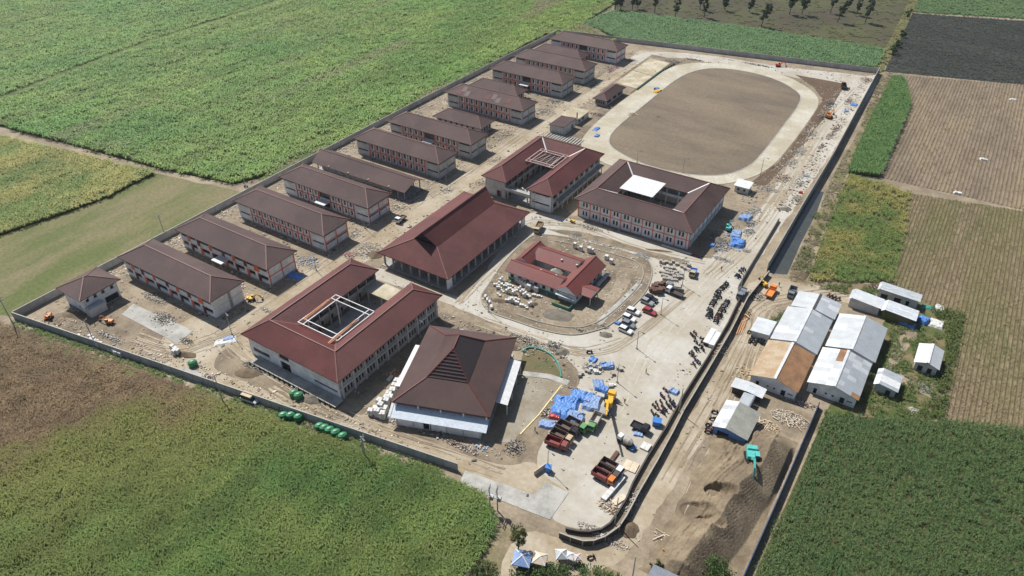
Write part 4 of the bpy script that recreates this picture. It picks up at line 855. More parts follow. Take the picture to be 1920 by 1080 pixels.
for k in range(6): piece('pilaster', 'grey_wall', t, (-W/2+k*W/5, -D/2-.08, 2.8), (.35, .16, 5.6))
y0, y1, za, zb = -19.3, -15.5, 3.3, 4.9; x0, x1 = -w/2-.5, w/2-.4
cf = MB(); cf.add([(x0,y0,za),(x1,y0,za),(x1,y1,zb),(x0,y1,zb),(x0,y0,za-.15),(x1,y0,za-.15),(x1,y1,zb-.15),(x0,y1,zb-.15)], [(0,1,2,3),(7,6,5,4),(0,4,5,1),(1,5,6,2),(2,6,7,3),(3,7,4,0)]); cf.build('front_canopy', 'canopy_blue_white', t)
piece('canopy_edge', 'canopy_white', t, (x0+.35, (y0+y1)/2, (za+zb)/2+.1), (.7, y1-y0, .06)).rotation_euler = (math.atan2(zb-za, y1-y0), 0, 0)
ah = [(7.4,9.6,.02,2.5)]+[(a, a+b_, 2.55, 2.85) for a, b_ in ((.5,4.6),(5.4,1.8),(10.0,4.6),(14.9,4.6),(19.8,2.6))]
mb = MB(); facade(mb, (-11.8,-18.6,0), (1,0), (0,-1), 23.0, 3.15, ah); facade(mb, (11.2,-18.6,0), (0,1), (1,0), 4.0, 3.6, []); facade(mb, (-11.8,-18.6,0), (0,1), (-1,0), 4.0, 3.6, []); mb.build('annex_wall', 'white_wall', t); panes(t, (-11.8,-18.6,0), (1,0), (0,-1), ah)
for k in range(6): piece('pilaster', 'grey_wall', t, (-11.7+k*4.58, -18.68, 1.55), (.3, .14, 3.1))
cf = MB(); cf.add([(w/2-.8,-9.3,4.9),(w/2+3.0,-9.3,4.2),(w/2+3.0,8.4,4.2),(w/2-.8,8.4,4.9),(w/2-.8,-9.3,4.75),(w/2+3.0,-9.3,4.05),(w/2+3.0,8.4,4.05),(w/2-.8,8.4,4.75)], [(0,1,2,3),(7,6,5,4),(0,4,5,1),(1,5,6,2),(2,6,7,3),(3,7,4,0)]); cf.build('side_canopy', 'canopy_white', t)
for yy in (-8.8, -3, 3, 8): piece('canopy_post', 'steel_white', t, (w/2+2.7, yy, 2.05), (.3, .3, 4.1))
cf = MB().box(-w/2-2.0,-w/2+.4,-9,8.6,4.5,4.65); cf.build('side_canopy', 'canopy_white', t)
for yy in (-8.5, 0, 8): piece('canopy_post', 'steel_white', t, (-w/2-1.7, yy, 2.25), (.25, .25, 4.5))
piece('plinth', 'new_concrete', t, (0, 0, .12), (W+1.6, D+1.6, .24))

# ---------------- the old red-roofed house on the island ----------------
t = thing('old_house', (-98.5, 177, .15), 'old red-roofed house with inner court on the kerbed island', 'building')
def gable(name, x0, x1, y0, y1, h, rise, along, mat='roof_old_red', parent=None, hip=False):
    mb = MB()
    if along == 'x':
        ym = (y0+y1)/2; a, b = (x0, ym, h+rise), (x1, ym, h+rise)
        mb.quad((x0,y0,h),(x1,y0,h),b,a); mb.quad((x1,y1,h),(x0,y1,h),a,b); ends = [((x0,y0),(x0,y1),a),((x1,y0),(x1,y1),b)]
    else:
        xm = (x0+x1)/2; a, b = (xm, y0, h+rise), (xm, y1, h+rise)
        mb.quad((x1,y0,h),(x1,y1,h),b,a); mb.quad((x0,y1,h),(x0,y0,h),a,b); ends = [((x0,y0),(x1,y0),a),((x0,y1),(x1,y1),b)]
    o = [(x0,y0),(x1,y0),(x1,y1),(x0,y1)]
    for i in range(4): mb.quad((*o[i],h),(*o[(i+1)%4],h),(*o[(i+1)%4],h-.18),(*o[i],h-.18))
    mb.quad(*[(*p, h-.18) for p in o])
    rf = mb.build(name, mat, parent)
    for p, r_, ap in ends:
        d_ = Vector((ap[0]-(p[0]+r_[0])/2, ap[1]-(p[1]+r_[1])/2, 0)); c = ((p[0]+r_[0])/2, (p[1]+r_[1])/2)
        MB().add([(p[0]*.97+c[0]*.03, p[1]*.97+c[1]*.03, h),(r_[0]*.97+c[0]*.03, r_[1]*.97+c[1]*.03, h),(ap[0], ap[1], h+rise-.05)], [(0,1,2)]).build('gable_end', 'white_wall', parent)
    MB().bar((*a[:2], a[2]+.03), (*b[:2], b[2]+.03), .28, .12).build('ridge_cap', mat, rf)
    return rf
gable('roof', -13.4, 7.2, -9.6, -1.6, 3.7, 2.2, 'x', parent=t); gable('roof', -9.4, 7.2, 1.4, 10.6, 3.78, 2.3, 'x', parent=t)
gable('roof', 6.2, 14.4, -9.9, 10.9, 3.86, 2.7, 'y', parent=t); gable('roof', -13.9, -8.0, -2.8, 9.6, 3.94, 2.1, 'y', parent=t)
gable('porch_roof', 12.6, 18.4, -7.6, -1.2, 3.5, 1.0, 'x', parent=t)
for x0, x1, y0, y1 in ((-12.6,6.6,-8.6,-2.6),(-8.6,6.6,2.6,9.8),(7.2,13.4,-9,10),(-13,-9,-2,8.8)):
    mb = MB(); mb.box(x0, x1, y0, y1, 0, 3.55); mb.build('wall', 'white_wall', t)
for k in range(6): piece('window', 'window_dark', t, (-11+k*3.1, -8.62, 1.9), (1.2, .1, 1.3))
for k in range(6): piece('window', 'window_dark', t, (13.42, -7.5+k*3.0, 1.9), (.1, 1.2, 1.3))
piece('wall_band', 'fence_green', t, (-3, -8.64, .5), (19, .08, 1.0))
for sx in (13.4, 17.8):
    for sy in (-7.0, -1.8): piece('porch_post', 'steel_white', t, (sx, sy, 1.7), (.25, .25, 3.4))
g2 = MB(); g2.add([(7.0,-13.6,.2),(13.4,-13.6,.2),(13.6,-9.4,2.6),(6.8,-9.4,2.6)], [(0,1,2,3)]); piece('terrace_fence', 'fence_green', t, (10.3, -13.2, .55), (6.4, .12, 1.1)); piece('terrace_fence', 'fence_green', t, (13.4, -11.6, .55), (.12, 3.3, 1.1)); piece('terrace_floor', 'weed_ground', t, (10.3, -11.6, .08), (6.2, 3.2, .1)); piece('terrace_beam', 'canopy_blue_white', t, (10.3, -10.4, 2.7), (6.8, .9, .14))
cp = MB(); cp.add([(-1.2,-1.2,2.6),(3.2,-1.2,2.6),(3.2,2.2,2.6),(-1.2,2.2,2.6),(1,.5,3.9)], [(0,1,4),(1,2,4),(2,3,4),(3,0,4),(3,2,1,0)]); cp.build('court_roof', 'sheet_old', t)
for k in range(5): piece('vent_hood', 'steel_white', t, ((-2+k*2.9), (4 if k % 2 else -5), 5.4), (.6, .5, .4), .4*k)
for k in range(2): MB().cyl((0,0,0), .75, 4.2, 14, axis='y').build('water_tank', 'steel_grey', t, (15.2, 2.4+4.4*k, .9))

# ---------------- small buildings by the track ----------------
t = thing('store_building', (-153.7, 329.2, 0), 'small brown hip-roofed building beside the running track', 'building')
walls(t, 6.0, 19.6, 3.4, [(.5,1.3,.9,2.5),(1.7,2.5,.9,2.5),(2.9,3.7,.9,2.5),(4.2,5.2,.9,2.5)], [(1.5,6,.9,2.6),(8,12,.9,2.6),(13.5,18,.9,2.6)], 'raw_concrete'); hip_roof(t, 8.0, 22.2, 3.5, 2.2, 'roof_brown_x', along='y')
t = thing('pump_house', (-155.5, 283.8, 0), 'grey shed with a slanted brown roof beside a white flat slab roof', 'shed')
walls(t, 7.4, 11, 3.9, [], [(7.5,9,.1,2.4)], 'grey_wall')
mb = MB(); mb.add([(-4.2,-6.2,3.9),(4.2,-6.2,4.6),(4.2,6.2,4.6),(-4.2,6.2,3.9),(-4.2,-6.2,3.75),(4.2,-6.2,4.45),(4.2,6.2,4.45),(-4.2,6.2,3.75)], [(0,1,2,3),(7,6,5,4),(0,4,5,1),(1,5,6,2),(2,6,7,3),(3,7,4,0)]); mb.build('roof', 'roof_brown_x', t)
for k in range(6): piece('pilaster', 'raw_concrete', t, (-3.6+k*1.45, -5.56, 1.9), (.2, .12, 3.8))
t = thing('flat_annex', (-156.2, 297.8, 0), 'low annex with a white flat concrete roof behind the slanted brown shed', 'shed')
walls(t, 8.4, 11.2, 3.0, [], [(1,3,.8,2.2),(4.5,6.5,.8,2.2)], 'grey_wall'); piece('roof', 'court_concrete', t, (0, 0, 3.12), (9.4, 12, .22)); piece('flue', 'dark_steel', t, (3.6, -5.2, 4.5), (.4, .4, 3.0))
for k in range(13):
    o = MB().box(-.32,.32,-3.1,3.1,0,.35).build('concrete_beam', 'new_concrete', None, (-158.6+k*1.45, 275.2+.1*k*.2, .02), rnd.uniform(-.04,.04)); tag(o, 'long pale precast beam in the row behind the rear red block', 'beam', 'precast beams in a row')
t = thing('site_office', (-64, 270.8, 0), 'small site office with cream sheet roof at the corner of the ring block', 'shed')
walls(t, 5.4, 4.6, 2.9, [(1,2,.9,2),(3.4,4.4,.9,2)], [(1.5,2.6,.1,2.1)], 'grey_wall'); o = piece('roof', 'canopy_white', t, (0, 0, 3.15), (6.4, 5.8, .14)); o.rotation_euler = (R(4), 0, 0)

# ---------------- metal sheds outside the wall ----------------
def shed(x0, x1, y0, y1, h, rise, label, mats, nx=4, ny=9, doors=(), wallm='white_wall', cap='sheet_white', along='y', ridge=.5, patch=None, group='metal-roofed sheds beyond the wall'):
    """gable shed: every roof sheet is a piece of its own"""
    cx, cy = (x0+x1)/2, (y0+y1)/2; t = thing('metal_shed', (cx, cy, 0), label, 'shed', group); w, d = x1-x0, y1-y0
    W, D = w-.9, d-.9; mb = MB(); facade(mb, (-W/2,-D/2,0), (1,0), (0,-1), W, h, doors); facade(mb, (W/2,-D/2,0), (0,1), (1,0), D, h, []); facade(mb, (-W/2,-D/2,0), (0,1), (-1,0), D, h, []); facade(mb, (W/2,D/2,0), (-1,0), (0,1), W, h, [])
    xr = -W/2+W*ridge
    for yy in (-D/2, D/2): mb.quad((-W/2,yy,h),(W/2,yy,h),(xr,yy,h+rise*.93))
    mb.build('wall', wallm, t); panes(t, (-W/2,-D/2,0), (1,0), (0,-1), doors, mat='void_dark', name='door')
    xr = -w/2+w*ridge
    for side in (0, 1):
        xe = -w/2 if side == 0 else w/2; L = math.hypot(xr-xe, rise); ang = math.atan2(rise, xr-xe) if side == 0 else -math.atan2(rise, xe-xr)
        for i in range(nx):
            f = (i+.5)/nx; px, pz = xe+(xr-xe)*f, h+.06+rise*f
            for j in range(ny):
                m = mats[side][rnd.randrange(len(mats[side]))]
                if patch and patch(side, i, j): m = patch(side, i, j)
                o = piece('roof_sheet', m, t, (px, -d/2+d*(j+.5)/ny, pz+rnd.uniform(0, .035)+.02*(i % 2)), (L/nx+.14, d/ny+.05, .05)); o.rotation_euler = (rnd.uniform(-.006,.006), -ang+rnd.uniform(-.008,.008), 0)
    if cap: piece('ridge_cap', cap, t, (xr, 0, h+rise+.16), (.75, d+.1, .08))
    return t
DR = [(1.6,2.5,.05,2.1),(4.6,5.2,1.2,1.9),(6.4,7.0,1.2,1.9),(8.6,9.8,.05,2.2),(10.4,11.8,1.3,1.8)]
WH, GR = ['sheet_white']*4+['canopy_blue_white'], ['sheet_grey']*4+['sheet_white']
shed(-25.2,-12.0,199.9,209.0,3.4,1.3,'small white and grey shed at the lane end, farthest of the left shed row', (WH, GR), 2, 7, cap='dark_block')
shed(-25.9,-12.4,180.4,198.8,3.5,1.9,'long shed with white left slope and grey right slope, behind the rusty roof', (WH, GR), 2, 10)
shed(-26.1,-12.7,161.7,179.6,3.5,1.9,'shed with tan and rust-brown sheet roof and white ridge', (['sheet_tan'], ['sheet_rust']), 3, 9, DR, cap='canopy_white')
shed(-11.3,2.5,185.7,203.8,3.5,1.9,'plain grey-white shed, farther of the right pair', (WH, ['sheet_grey']), 2, 10)
shed(-11.7,1.8,167.4,184.7,3.5,1.9,'bright white shed with one brown patch near its ridge, nearer of the right pair', (['canopy_white','sheet_white'], ['sheet_grey','sheet_white','sheet_grey']), 3, 9, DR, patch=lambda s, i, j: 'sheet_rust' if (s == 0 and i == 2 and j > 5) or (s == 1 and i == 0 and j == 0) else None)
shed(-32.3,-26.3,181.6,189.2,3.0,.5,'low white lean-to wing on the left of the long shed', (WH, WH), 1, 6, wallm='grey_wall', ridge=.95, cap=None)
shed(-10.8,-1.0,213.6,219.4,3.0,.8,'left half of the long low shed beside the upper field', (GR, WH), 1, 5, wallm='grey_wall', cap=None, ridge=.1)
shed(-.8,9.2,212.8,218.8,3.0,.8,'right half of the long low shed, with blue tarps at its end', (WH, WH), 1, 6, wallm='weed_ground', cap=None, ridge=.1)
shed(-4.0,8.7,223.6,228.2,3.2,.5,'narrow pale green-stained shed, uppermost of the group', (GR, GR), 1, 7, [(1,3,.1,2),(5,7,.1,2),(8.5,9.5,.1,2)], wallm='grey_wall', cap=None, ridge=.05)
shed(11.8,18.4,192.8,202.5,2.9,1.2,'small white gabled shed standing alone at the right', (['canopy_white'], ['sheet_white']), 1, 5, [(.9,2.2,.05,2.1),(3.4,4.6,.05,2.1)], wallm='grey_wall', cap='canopy_white')
shed(3.9,10.2,177.3,184.7,2.7,.8,'small flat white shed with red patch, nearest the maize', (['canopy_white','sheet_grey'], ['sheet_grey','canopy_white']), 1, 5, [(3,4.2,.05,2)], wallm='grey_wall', cap=None, ridge=.2)
shed(-28.2,-18.9,138.2,149.4,2.9,1.1,'shed by the soil hill with white left and dull olive right slope above blue sheeting', (['canopy_white','sheet_white','canopy_blue_white'], ['sheet_old']), 2, 6, [(1,4,.05,2)], wallm='tarp_blue', cap=None, ridge=.36)
shed(-29.2,-20.4,155.6,159.8,2.4,.4,'crooked low white lean-to in front of the rusty shed', (WH, WH), 2, 3, wallm='dark_block', cap=None, ridge=.5)
shed(-25.3,-22.2,150.4,155.4,2.4,.2,'tiny grey sheet lean-to behind the olive-roofed shed', (GR, GR), 1, 2, wallm='dark_block', cap=None, ridge=.9)
shed(-24.6,-16.6,87.2,93.2,2.6,.5,'grey panel-roofed hut at the bottom edge', (['paint_grey'], ['paint_grey']), 3, 4, wallm='timber', cap=None, ridge=.9)

# ---------------- site walls ----------------
def site_wall(pts, h, label, step=4.0, mat='site_wall', th=.18, cap='wall_cap', post='wall_cap'):
    t = thing('site_wall', (pts[0][0], pts[0][1], 0), label, 'wall'); o = Vector(pts[0])
    for a, b in zip(pts[:-1], pts[1:]):
        a, b = Vector(a), Vector(b); n = max(1, round((b-a).length/step)); rz = math.atan2((b-a).y, (b-a).x); L = (b-a).length/n
        for k in range(n):
            m = a+(b-a)*(k+.5)/n-o; j = rnd.uniform(-.03, .03)
            piece('wall_panel', mat, t, (m.x, m.y, h/2-.02), (L-.1, th, h+j), rz)
            if cap: piece('coping', cap, t, (m.x, m.y, h+.05), (L+.02, th+.1, .1), rz)
            p = a+(b-a)*k/n-o; piece('post', post, t, (p.x, p.y, h/2), (.28, .3, h+.08), rz)
    return t
site_wall([(-232.6,66.2),(-172,76.5),(-110,87),(-77,92.8)], 2.6, 'long grey front wall along the cane field')
site_wall([(-232.8,66.6),(-232.8,150),(-232.6,260),(-231.5,340),(-229.5,408)], 2.6, 'grey rear wall running behind all the dormitories', 5)
site_wall([(-229.3,408.3),(-184,416.2),(-44.6,440.3)], 2.7, 'grey far wall beyond the running track', 5)
site_wall([(-44.3,440),(-42.6,390),(-40.2,320),(-39.4,265),(-38.4,220)], 3.6, 'long straight wall above the dark canal', 5)
site_wall([(-37.2,217.4),(-38.6,199.1),(-37.5,179.7),(-37.1,158.0),(-36.9,140.7),(-36.4,132.8),(-35.9,121.1),(-35.7,110.2),(-35.3,102.2),(-35.4,98.4),(-36.9,94.4),(-38.6,92.0),(-40.6,90.6),(-43.4,90.0),(-46.2,89.6)], 1.9, 'outer low wall curving round the lower right of the parking ground', 3.2, 'dark_block', .25)
site_wall([(-44.6,254.8),(-44.1,234.1),(-43.7,216.9),(-43.3,205.0),(-40.7,197.3),(-39.7,184.0),(-39.3,165.5),(-39.3,147.0),(-38.7,133.3),(-38.7,121.8),(-38.3,112.1),(-37.6,106.8),(-37.6,102.2),(-37.8,98.7),(-38.8,96.1),(-40.8,94.1),(-42.9,92.9),(-45.8,91.9)], 1.1, 'inner low brown kerb wall along the edge of the parking ground', 3.2, 'dark_block', .3, 'dark_block', 'dark_block')
site_wall([(-6.9,163),(-7.0,130),(-7.4,98)], 1.9, 'dark blue sheet fence between soil hill and maize', 2.5, 'navy_sheet', .12, 'navy_sheet', 'dark_steel')

# ---------------- vehicles ----------------
ORD = ['first','second','third','fourth','fifth','sixth','seventh','eighth','ninth','tenth','eleventh','twelfth','thirteenth']
def single_out(objs):
    """look-alikes of one cluster are told apart by their place, counted from the camera's left and top"""
    by = {}
    for o in objs: by.setdefault(o['label'], []).append(o)
    a = R(YAW)
    for lb_, os_ in by.items():
        if len(os_) < 2: continue
        sc = []
        for o in os_:
            x, y, z = o.location; fx, fy = -math.sin(a)*x+math.cos(a)*y, math.cos(a)*x+math.sin(a)*y; dp = fx*math.cos(R(PITCH))+(145-z)*math.sin(R(PITCH)); sc.append((fy/dp, (fx*math.sin(R(PITCH))-(145-z)*math.cos(R(PITCH)))/dp, o))
        rows = max(1, round(len(sc)/6)) if len(sc) > 7 and os_[0].name[:5] not in ('plank', 'concr') else 1; sc.sort(key=lambda q: -q[1]); per = math.ceil(len(sc)/rows)
        for r_ in range(rows):
            row = sorted(sc[r_*per:(r_+1)*per], key=lambda q: q[0])
            for i, q in enumerate(row): q[2]['label'] = lb_+', '+ORD[i]+' from left'+('' if rows == 1 else ' in %s row down' % ORD[r_])

WH_ = {}
def wheel(parent, x, y, r, w=.26, n=12):
    k = (r, w)
    if k not in WH_: WH_[k] = MB().cyl((0,-w/2,0), r, w, n, axis='y').mesh('wheel', 'tyre')
    return put('wheel', WH_[k], parent, (x, y, r))
def heading(a, b): return math.atan2(b[1]-a[1], b[0]-a[0])
def dump_truck(c, rz, paint, label, bed='bed_brown', group='dump trucks on the parking ground', load=None, flat=False, L=6.2, name='dump_truck'):
    t = thing(name, (*c, .03), label, 'truck', group, rz); h = L/2
    piece('chassis', 'dark_steel', t, (0, 0, .75), (L-.4, .9, .3))
    mb = MB(); bx0, bx1, w, z0, z1 = -h, h-1.9, 1.15, 1.0, 1.35 if flat else 2.25
    mb.box(bx0,bx1,-w,w,z0-.12,z0); mb.box(bx0,bx1,-w,-w+.1,z0,z1); mb.box(bx0,bx1,w-.1,w,z0,z1); mb.box(bx0,bx0+.1,-w+.1,w-.1,z0,z1); mb.box(bx1-.1,bx1,-w+.1,w-.1,z0,z1+.25)
    for k in range(5): x = bx0+.35+k*(bx1-bx0-.7)/4; mb.box(x,x+.14,-w-.07,-w,z0,z1); mb.box(x,x+.14,w,w+.07,z0,z1)
    mb.build('dump_bed', bed, t)
    if load: 
        lb = MB(); lb.rbox(((bx0+bx1)/2,0,z0), (bx1-bx0-.25, 2*w-.25, .7), 0, .75); lb.build('load', load, t)
    cb = MB(); x0, x1 = h-1.75, h; ww = 1.02
    cb.add([(x0,-ww,.65),(x1,-ww,.65),(x1,ww,.65),(x0,ww,.65),(x0,-ww,1.5),(x1,-ww,1.5),(x1,ww,1.5),(x0,ww,1.5),(x0+.05,-ww*.92,2.3),(x1-.3,-ww*.92,2.3),(x1-.3,ww*.92,2.3),(x0+.05,ww*.92,2.3)],
           [(3,2,1,0),(0,1,5,4),(1,2,6,5),(2,3,7,6),(3,0,4,7),(4,5,9,8),(5,6,10,9),(6,7,11,10),(7,4,8,11),(8,9,10,11)])
    cab = cb.build('cab', paint, t)
    ws = MB(); ws.quad((x1+.015,-.9,1.56),(x1+.015,.9,1.56),(x1-.245,.82,2.2),(x1-.245,-.82,2.2)); ws.build('windscreen', 'glass', cab)
    for s in (-1, 1): q = MB(); q.quad((x0+.5,s*(ww+.012),1.55),(x1-.15,s*(ww+.012),1.55),(x1-.38,s*(ww*.935+.012),2.15),(x0+.5,s*(ww*.935+.012),2.15)); q.build('side_window', 'glass', cab)
    for x in (h-.95, -h+1.5, -h+2.5)[:2 if flat else 3]:
        for s in (-1, 1): wheel(t, x, s*.92, .45)
    for s in (-1, 1): piece('headlight', 'paint_white', t, (h+.01, s*.75, .95), (.06, .28, .18))
    return t
def dt(px_bed, px_cab, *a, **k):
    c = ((px_bed[0]+px_cab[0])/2, (px_bed[1]+px_cab[1])/2); return dump_truck(c, heading(px_bed, px_cab), *a, **k)
dt((-61.87,112.61), (-58.28,112.98), 'paint_darkred', 'dark red dump truck at the end of the row of four', 'paint_darkred')
dt((-61.66,115.55), (-58.61,115.54), 'timber', 'dump truck with cream cab, second in the row of four')
dt((-61.62,118.89), (-58.78,118.70), 'paint_black', 'dump truck with black cab, third in the row of four')
dt((-60.69,121.28), (-57.18,121.04), 'paint_green', 'dump truck with light green cab beside the blue tarps')
dt((-55.61,126.55), (-55.21,122.73), 'paint_green', 'dark green dump truck standing alone behind the yellow crane', 'block_grey')
dt((-46.34,109.82), (-43.60,109.62), 'paint_orange', 'dump truck with orange-red cab, nearest the grey slab', 'paint_darkred')
dt((-46.13,111.72), (-43.26,111.58), 'dark_block', 'dump truck squeezed between the orange and the white cabs')
dt((-46.03,113.57), (-43.25,113.34), 'paint_white', 'dump truck with white cab beside the curved wall')
dt((-45.65,129.69), (-43.19,129.69), 'paint_black', 'small black open truck beside the blue box', 'paint_black', flat=True, L=5)
dt((-119.16,202.92), (-118.01,198.30), 'timber', 'dusty yellow dump truck loaded with soil near the pavilion', 'timber', load='sand_brown')
dt((-58.26,190.01), (-61.58,190.34), 'paint_white', 'white-cabbed flatbed truck with long dark bed near the pallets', 'dark_block', flat=True)
dt((-60.19,193.32), (-62.22,192.75), 'paint_grey', 'grey flatbed truck carrying pale pallets', 'block_grey', flat=True, load='block_grey', L=5)
dt((-59.36,205.49), (-58.88,202.81), 'timber', 'small blue and cream pick-up truck beside the pallets', 'paint_blue', flat=True, L=4.6)
dt((-166.77,179.50), (-166.71,177.21), 'paint_white', 'small white truck on the road behind the pavilion', 'dark_block', flat=True, L=5)
dt((-54.41,404.08), (-56.64,411.59), 'paint_darkred', 'dark red truck parked on the far perimeter road', 'dark_block')
dt((-33.35,205.37), (-33.28,209.22), 'hivis', 'orange skip truck on the lane outside the wall', 'hivis', group='trucks outside the wall', flat=True)
dt((-27.45,212.20), (-27.29,208.51), 'paint_grey', 'dark grey van-like truck parked by the lane-end shed', 'paint_grey', group='trucks outside the wall', L=5)
dt((-41.43,203.39), (-41.17,199.41), 'paint_grey', 'grey flat trailer beside the motorcycle rows', 'paint_grey', flat=True)

def car(c, rz, paint, label, name='car', L=4.6, W=1.85, H=1.75, van=False):
    t = thing(name, (*c, .03), label, 'car', 'cars on the parking ground', rz); h, w = L/2, W/2
    mb = MB(); pr = [(-h,.45),(-h,1.0),(-h+.15,1.08),(h-1.25,1.05),(h-.1,.92),(h,.7),(h,.4)] if not van else [(-h,.4),(-h,1.15),(h-.6,1.15),(h,.85),(h,.4)]
    n = len(pr); mb.add([(x, -w, z) for x, z in pr]+[(x, w, z) for x, z in pr], [tuple(range(n)), tuple(range(2*n-1, n-1, -1))]+[(i, (i+1) % n, n+(i+1) % n, n+i) for i in range(n)])
    body = mb.build('body', paint, t)
    x0, x1 = -h+.12, h-1.35 if not van else h-.7; gb, gt = 1.06, H
    mb = MB(); ww = w*.96; wt = w*.82
    mb.add([(x0,-ww,gb),(x1,-ww,gb),(x1,ww,gb),(x0,ww,gb),(x0+.35,-wt,gt-.06),(x1-.7,-wt,gt-.06),(x1-.7,wt,gt-.06),(x0+.35,wt,gt-.06)], [(0,1,5,4),(1,2,6,5),(2,3,7,6),(3,0,4,7)]); mb.build('glazing', 'glass', t)
    mb = MB(); mb.rbox((( x0+.35+x1-.7)/2,0,gt-.07), (x1-x0-1.0, 2*wt+.04, .09), 0, .94); mb.build('roof', paint, t)
    for s in (-1, 1):
        for x in (-h+.85, h-.9): wheel(t, x, s*(w-.12), .34, .22)
        piece('headlight', 'canopy_white', t, (h-.06, s*(w-.3), .8), (.12, .35, .14))
    return t
PA, PB = (-69.57,174.16), (-64.80,173.93); ch = heading(PA, PB)
for p, paint, lb in (((-67.24,174.00), 'paint_white', 'white car, topmost of the left row beside the island'), ((-66.93,170.19), 'paint_white', 'white car between another white one and a dark grey one'),
                     ((-65.75,167.33), 'paint_grey', 'dark grey car between two white ones'), ((-65.28,164.25), 'paint_white', 'white car, lowest of the left row'), ((-62.86,176.77), 'paint_maroon', 'red car parked beside the white row'),
                     ((-65.27,183.20), 'paint_black', 'black car parked below the brown stacks'), ((-65.59,180.98), 'steel_grey', 'silver grey car next to the black one')):
    car(p, ch+rnd.uniform(-.06,.06), paint, lb)
car((-140.06,81.54), heading((-141.97,81.31), (-137.38,82.02)), 'paint_white', 'white minibus with brown roof rack on the front road', 'minibus', 5.2, 2.0, 2.3, True)
piece('roof_rack', 'timber', [o for o in C.objects if o.name.startswith('minibus')][0], (-.6, 0, 2.38), (3.4, 1.7, .1))

def excavator(c, rz, paint, label, s=1.0, swing=.6, reach=1.0, name='excavator', z=0.03):
    t = thing(name, (*c, z), label, 'excavator', 'excavators on the site', rz); t.scale = (s, s, s)
    for q in (-1, 1):
        mb = MB(); mb.cyl((-1.5,q*1.1-.3,.45), .45, .6, 10, axis='y'); mb.cyl((1.5,q*1.1-.3,.45), .45, .6, 10, axis='y'); mb.box(-1.5,1.5,q*1.1-.3,q*1.1+.3,0,.9); mb.build('track', 'tyre', t)
    piece('undercarriage', 'dark_steel', t, (0, 0, .8), (1.6, 1.6, .5))
    ca, sa = math.cos(swing), math.sin(swing); F = lambda x, y, zz: (ca*x-sa*y, sa*x+ca*y, zz)
    mb = MB(); mb.rbox((*F(-.7,0,0)[:2],1.05), (3.4, 2.5, .9), swing, .95); mb.rbox((*F(-1.7,0,0)[:2],1.9), (1.3, 2.4, .45), swing, .85); mb.build('body', paint, t)
    mb = MB(); mb.rbox((*F(.7,.75,0)[:2],1.15), (1.5, .95, 1.7), swing, .88); cab = mb.build('cab', 'glass', t)
    mb = MB(); mb.rbox((*F(.65,.75,0)[:2],2.86), (1.45, .95, .1), swing); mb.build('cab_roof', paint, cab)
    A, B, D_, E_ = F(1.0,-.25,1.6), F(3.2*reach,-.25,4.0), F(5.0*reach,-.25,3.2), F(6.0*reach,-.25,.9)
    MB().bar(A, B, .42, .6).bar(B, D_, .4, .5).build('boom', paint, t); MB().bar(D_, E_, .32, .42).build('arm', paint, t)
    mb = MB(); mb.rbox((E_[0],E_[1],.15), (1.0, 1.1, .8), swing, .7); mb.build('bucket', 'dark_steel', t)
    return t
excavator((-223.12,72.10), R(-60), 'paint_orange', 'orange excavator in the left corner of the walls', .62, .3)
excavator((-204.77,81.13), R(170), 'paint_orange', 'orange excavator beside the corner house slab', .62, .5)
excavator((-176.02,113.38), R(60), 'paint_yellow', 'yellow excavator at the pale end of the nearest dormitory', .6, -.4)
excavator((-16.04,133.03), R(-60), 'paint_teal', 'teal excavator working on the soil hill', 1.12, -.15, 1.05, z=2.6)
excavator((-36.67,210.98), R(100), 'paint_yellow', 'yellow excavator on the lane beside the canal end', .6, .6)
excavator((-52.35,364.00), R(70), 'paint_orange', 'orange excavator on the far perimeter road', .85, .2)
excavator((-94.05,421.98), R(10), 'paint_red', 'red excavator by the far wall', .7, .3)
excavator((-58.73,238.60), R(80), 'paint_teal', 'dark teal excavator among the tarps by the ring block', .7, .4)
excavator((-110.63,212.38), R(150), 'paint_yellow', 'small yellow digger at the corner of the ring block', .42, .5)
# yellow truck crane with raised boom
t = thing('truck_crane', (*(-55.52,132.69), .03), 'yellow truck crane with raised boom and outriggers beside the blue tarps', 'crane', rz=heading((-55.44,129.67), (-56.50,136.93)))
piece('chassis', 'block_grey', t, (0, 0, 1.0), (8.6, 2.3, .5)); piece('deck', 'steel_grey', t, (-2.6, 0, 1.32), (3.0, 2.3, .12))
mb = MB(); mb.rbox((3.5,0,.6), (1.6, 2.3, 1.9), 0, .9); cab = mb.build('cab', 'paint_yellow', t); piece('windscreen', 'glass', cab, (4.27, 0, 1.9), (.08, 1.9, .7))
mb = MB(); mb.rbox((.2,-.2,1.3), (3.6, 2.3, 1.1), .2, .92); mb.rbox((-1.2,-.4,2.3), (1.2, 2.0, .8), .2, .9); mb.build('superstructure', 'paint_yellow', t)
mb = MB(); mb.rbox((.9,.95,1.4), (1.5, .9, 1.5), .2, .9); mb.build('operator_cab', 'glass', t)
bv = Matrix.Rotation(-t.rotation_euler.z, 3, 'Z') @ Vector((4.7, -11.29, 0)); B0 = Vector((-.2, 0, 2.2)); B1 = B0+bv*.75+Vector((0, 0, 5.3)); B2 = B0+bv+Vector((0, 0, 7.1))
MB().bar(B0, B1, .6, .7).build('boom', 'paint_yellow', t); MB().bar(B1, B2, .4, .45).build('boom_tip', 'paint_yellow', t)
for x in (-3.4, 2.2): piece('outrigger', 'dark_steel', t, (x, 0, .55), (.3, 6.6, .25))
for x in (-3.0, -1.8, 1.6, 3.2):
    for s in (-1, 1): wheel(t, x, s*1.0, .5, .3)
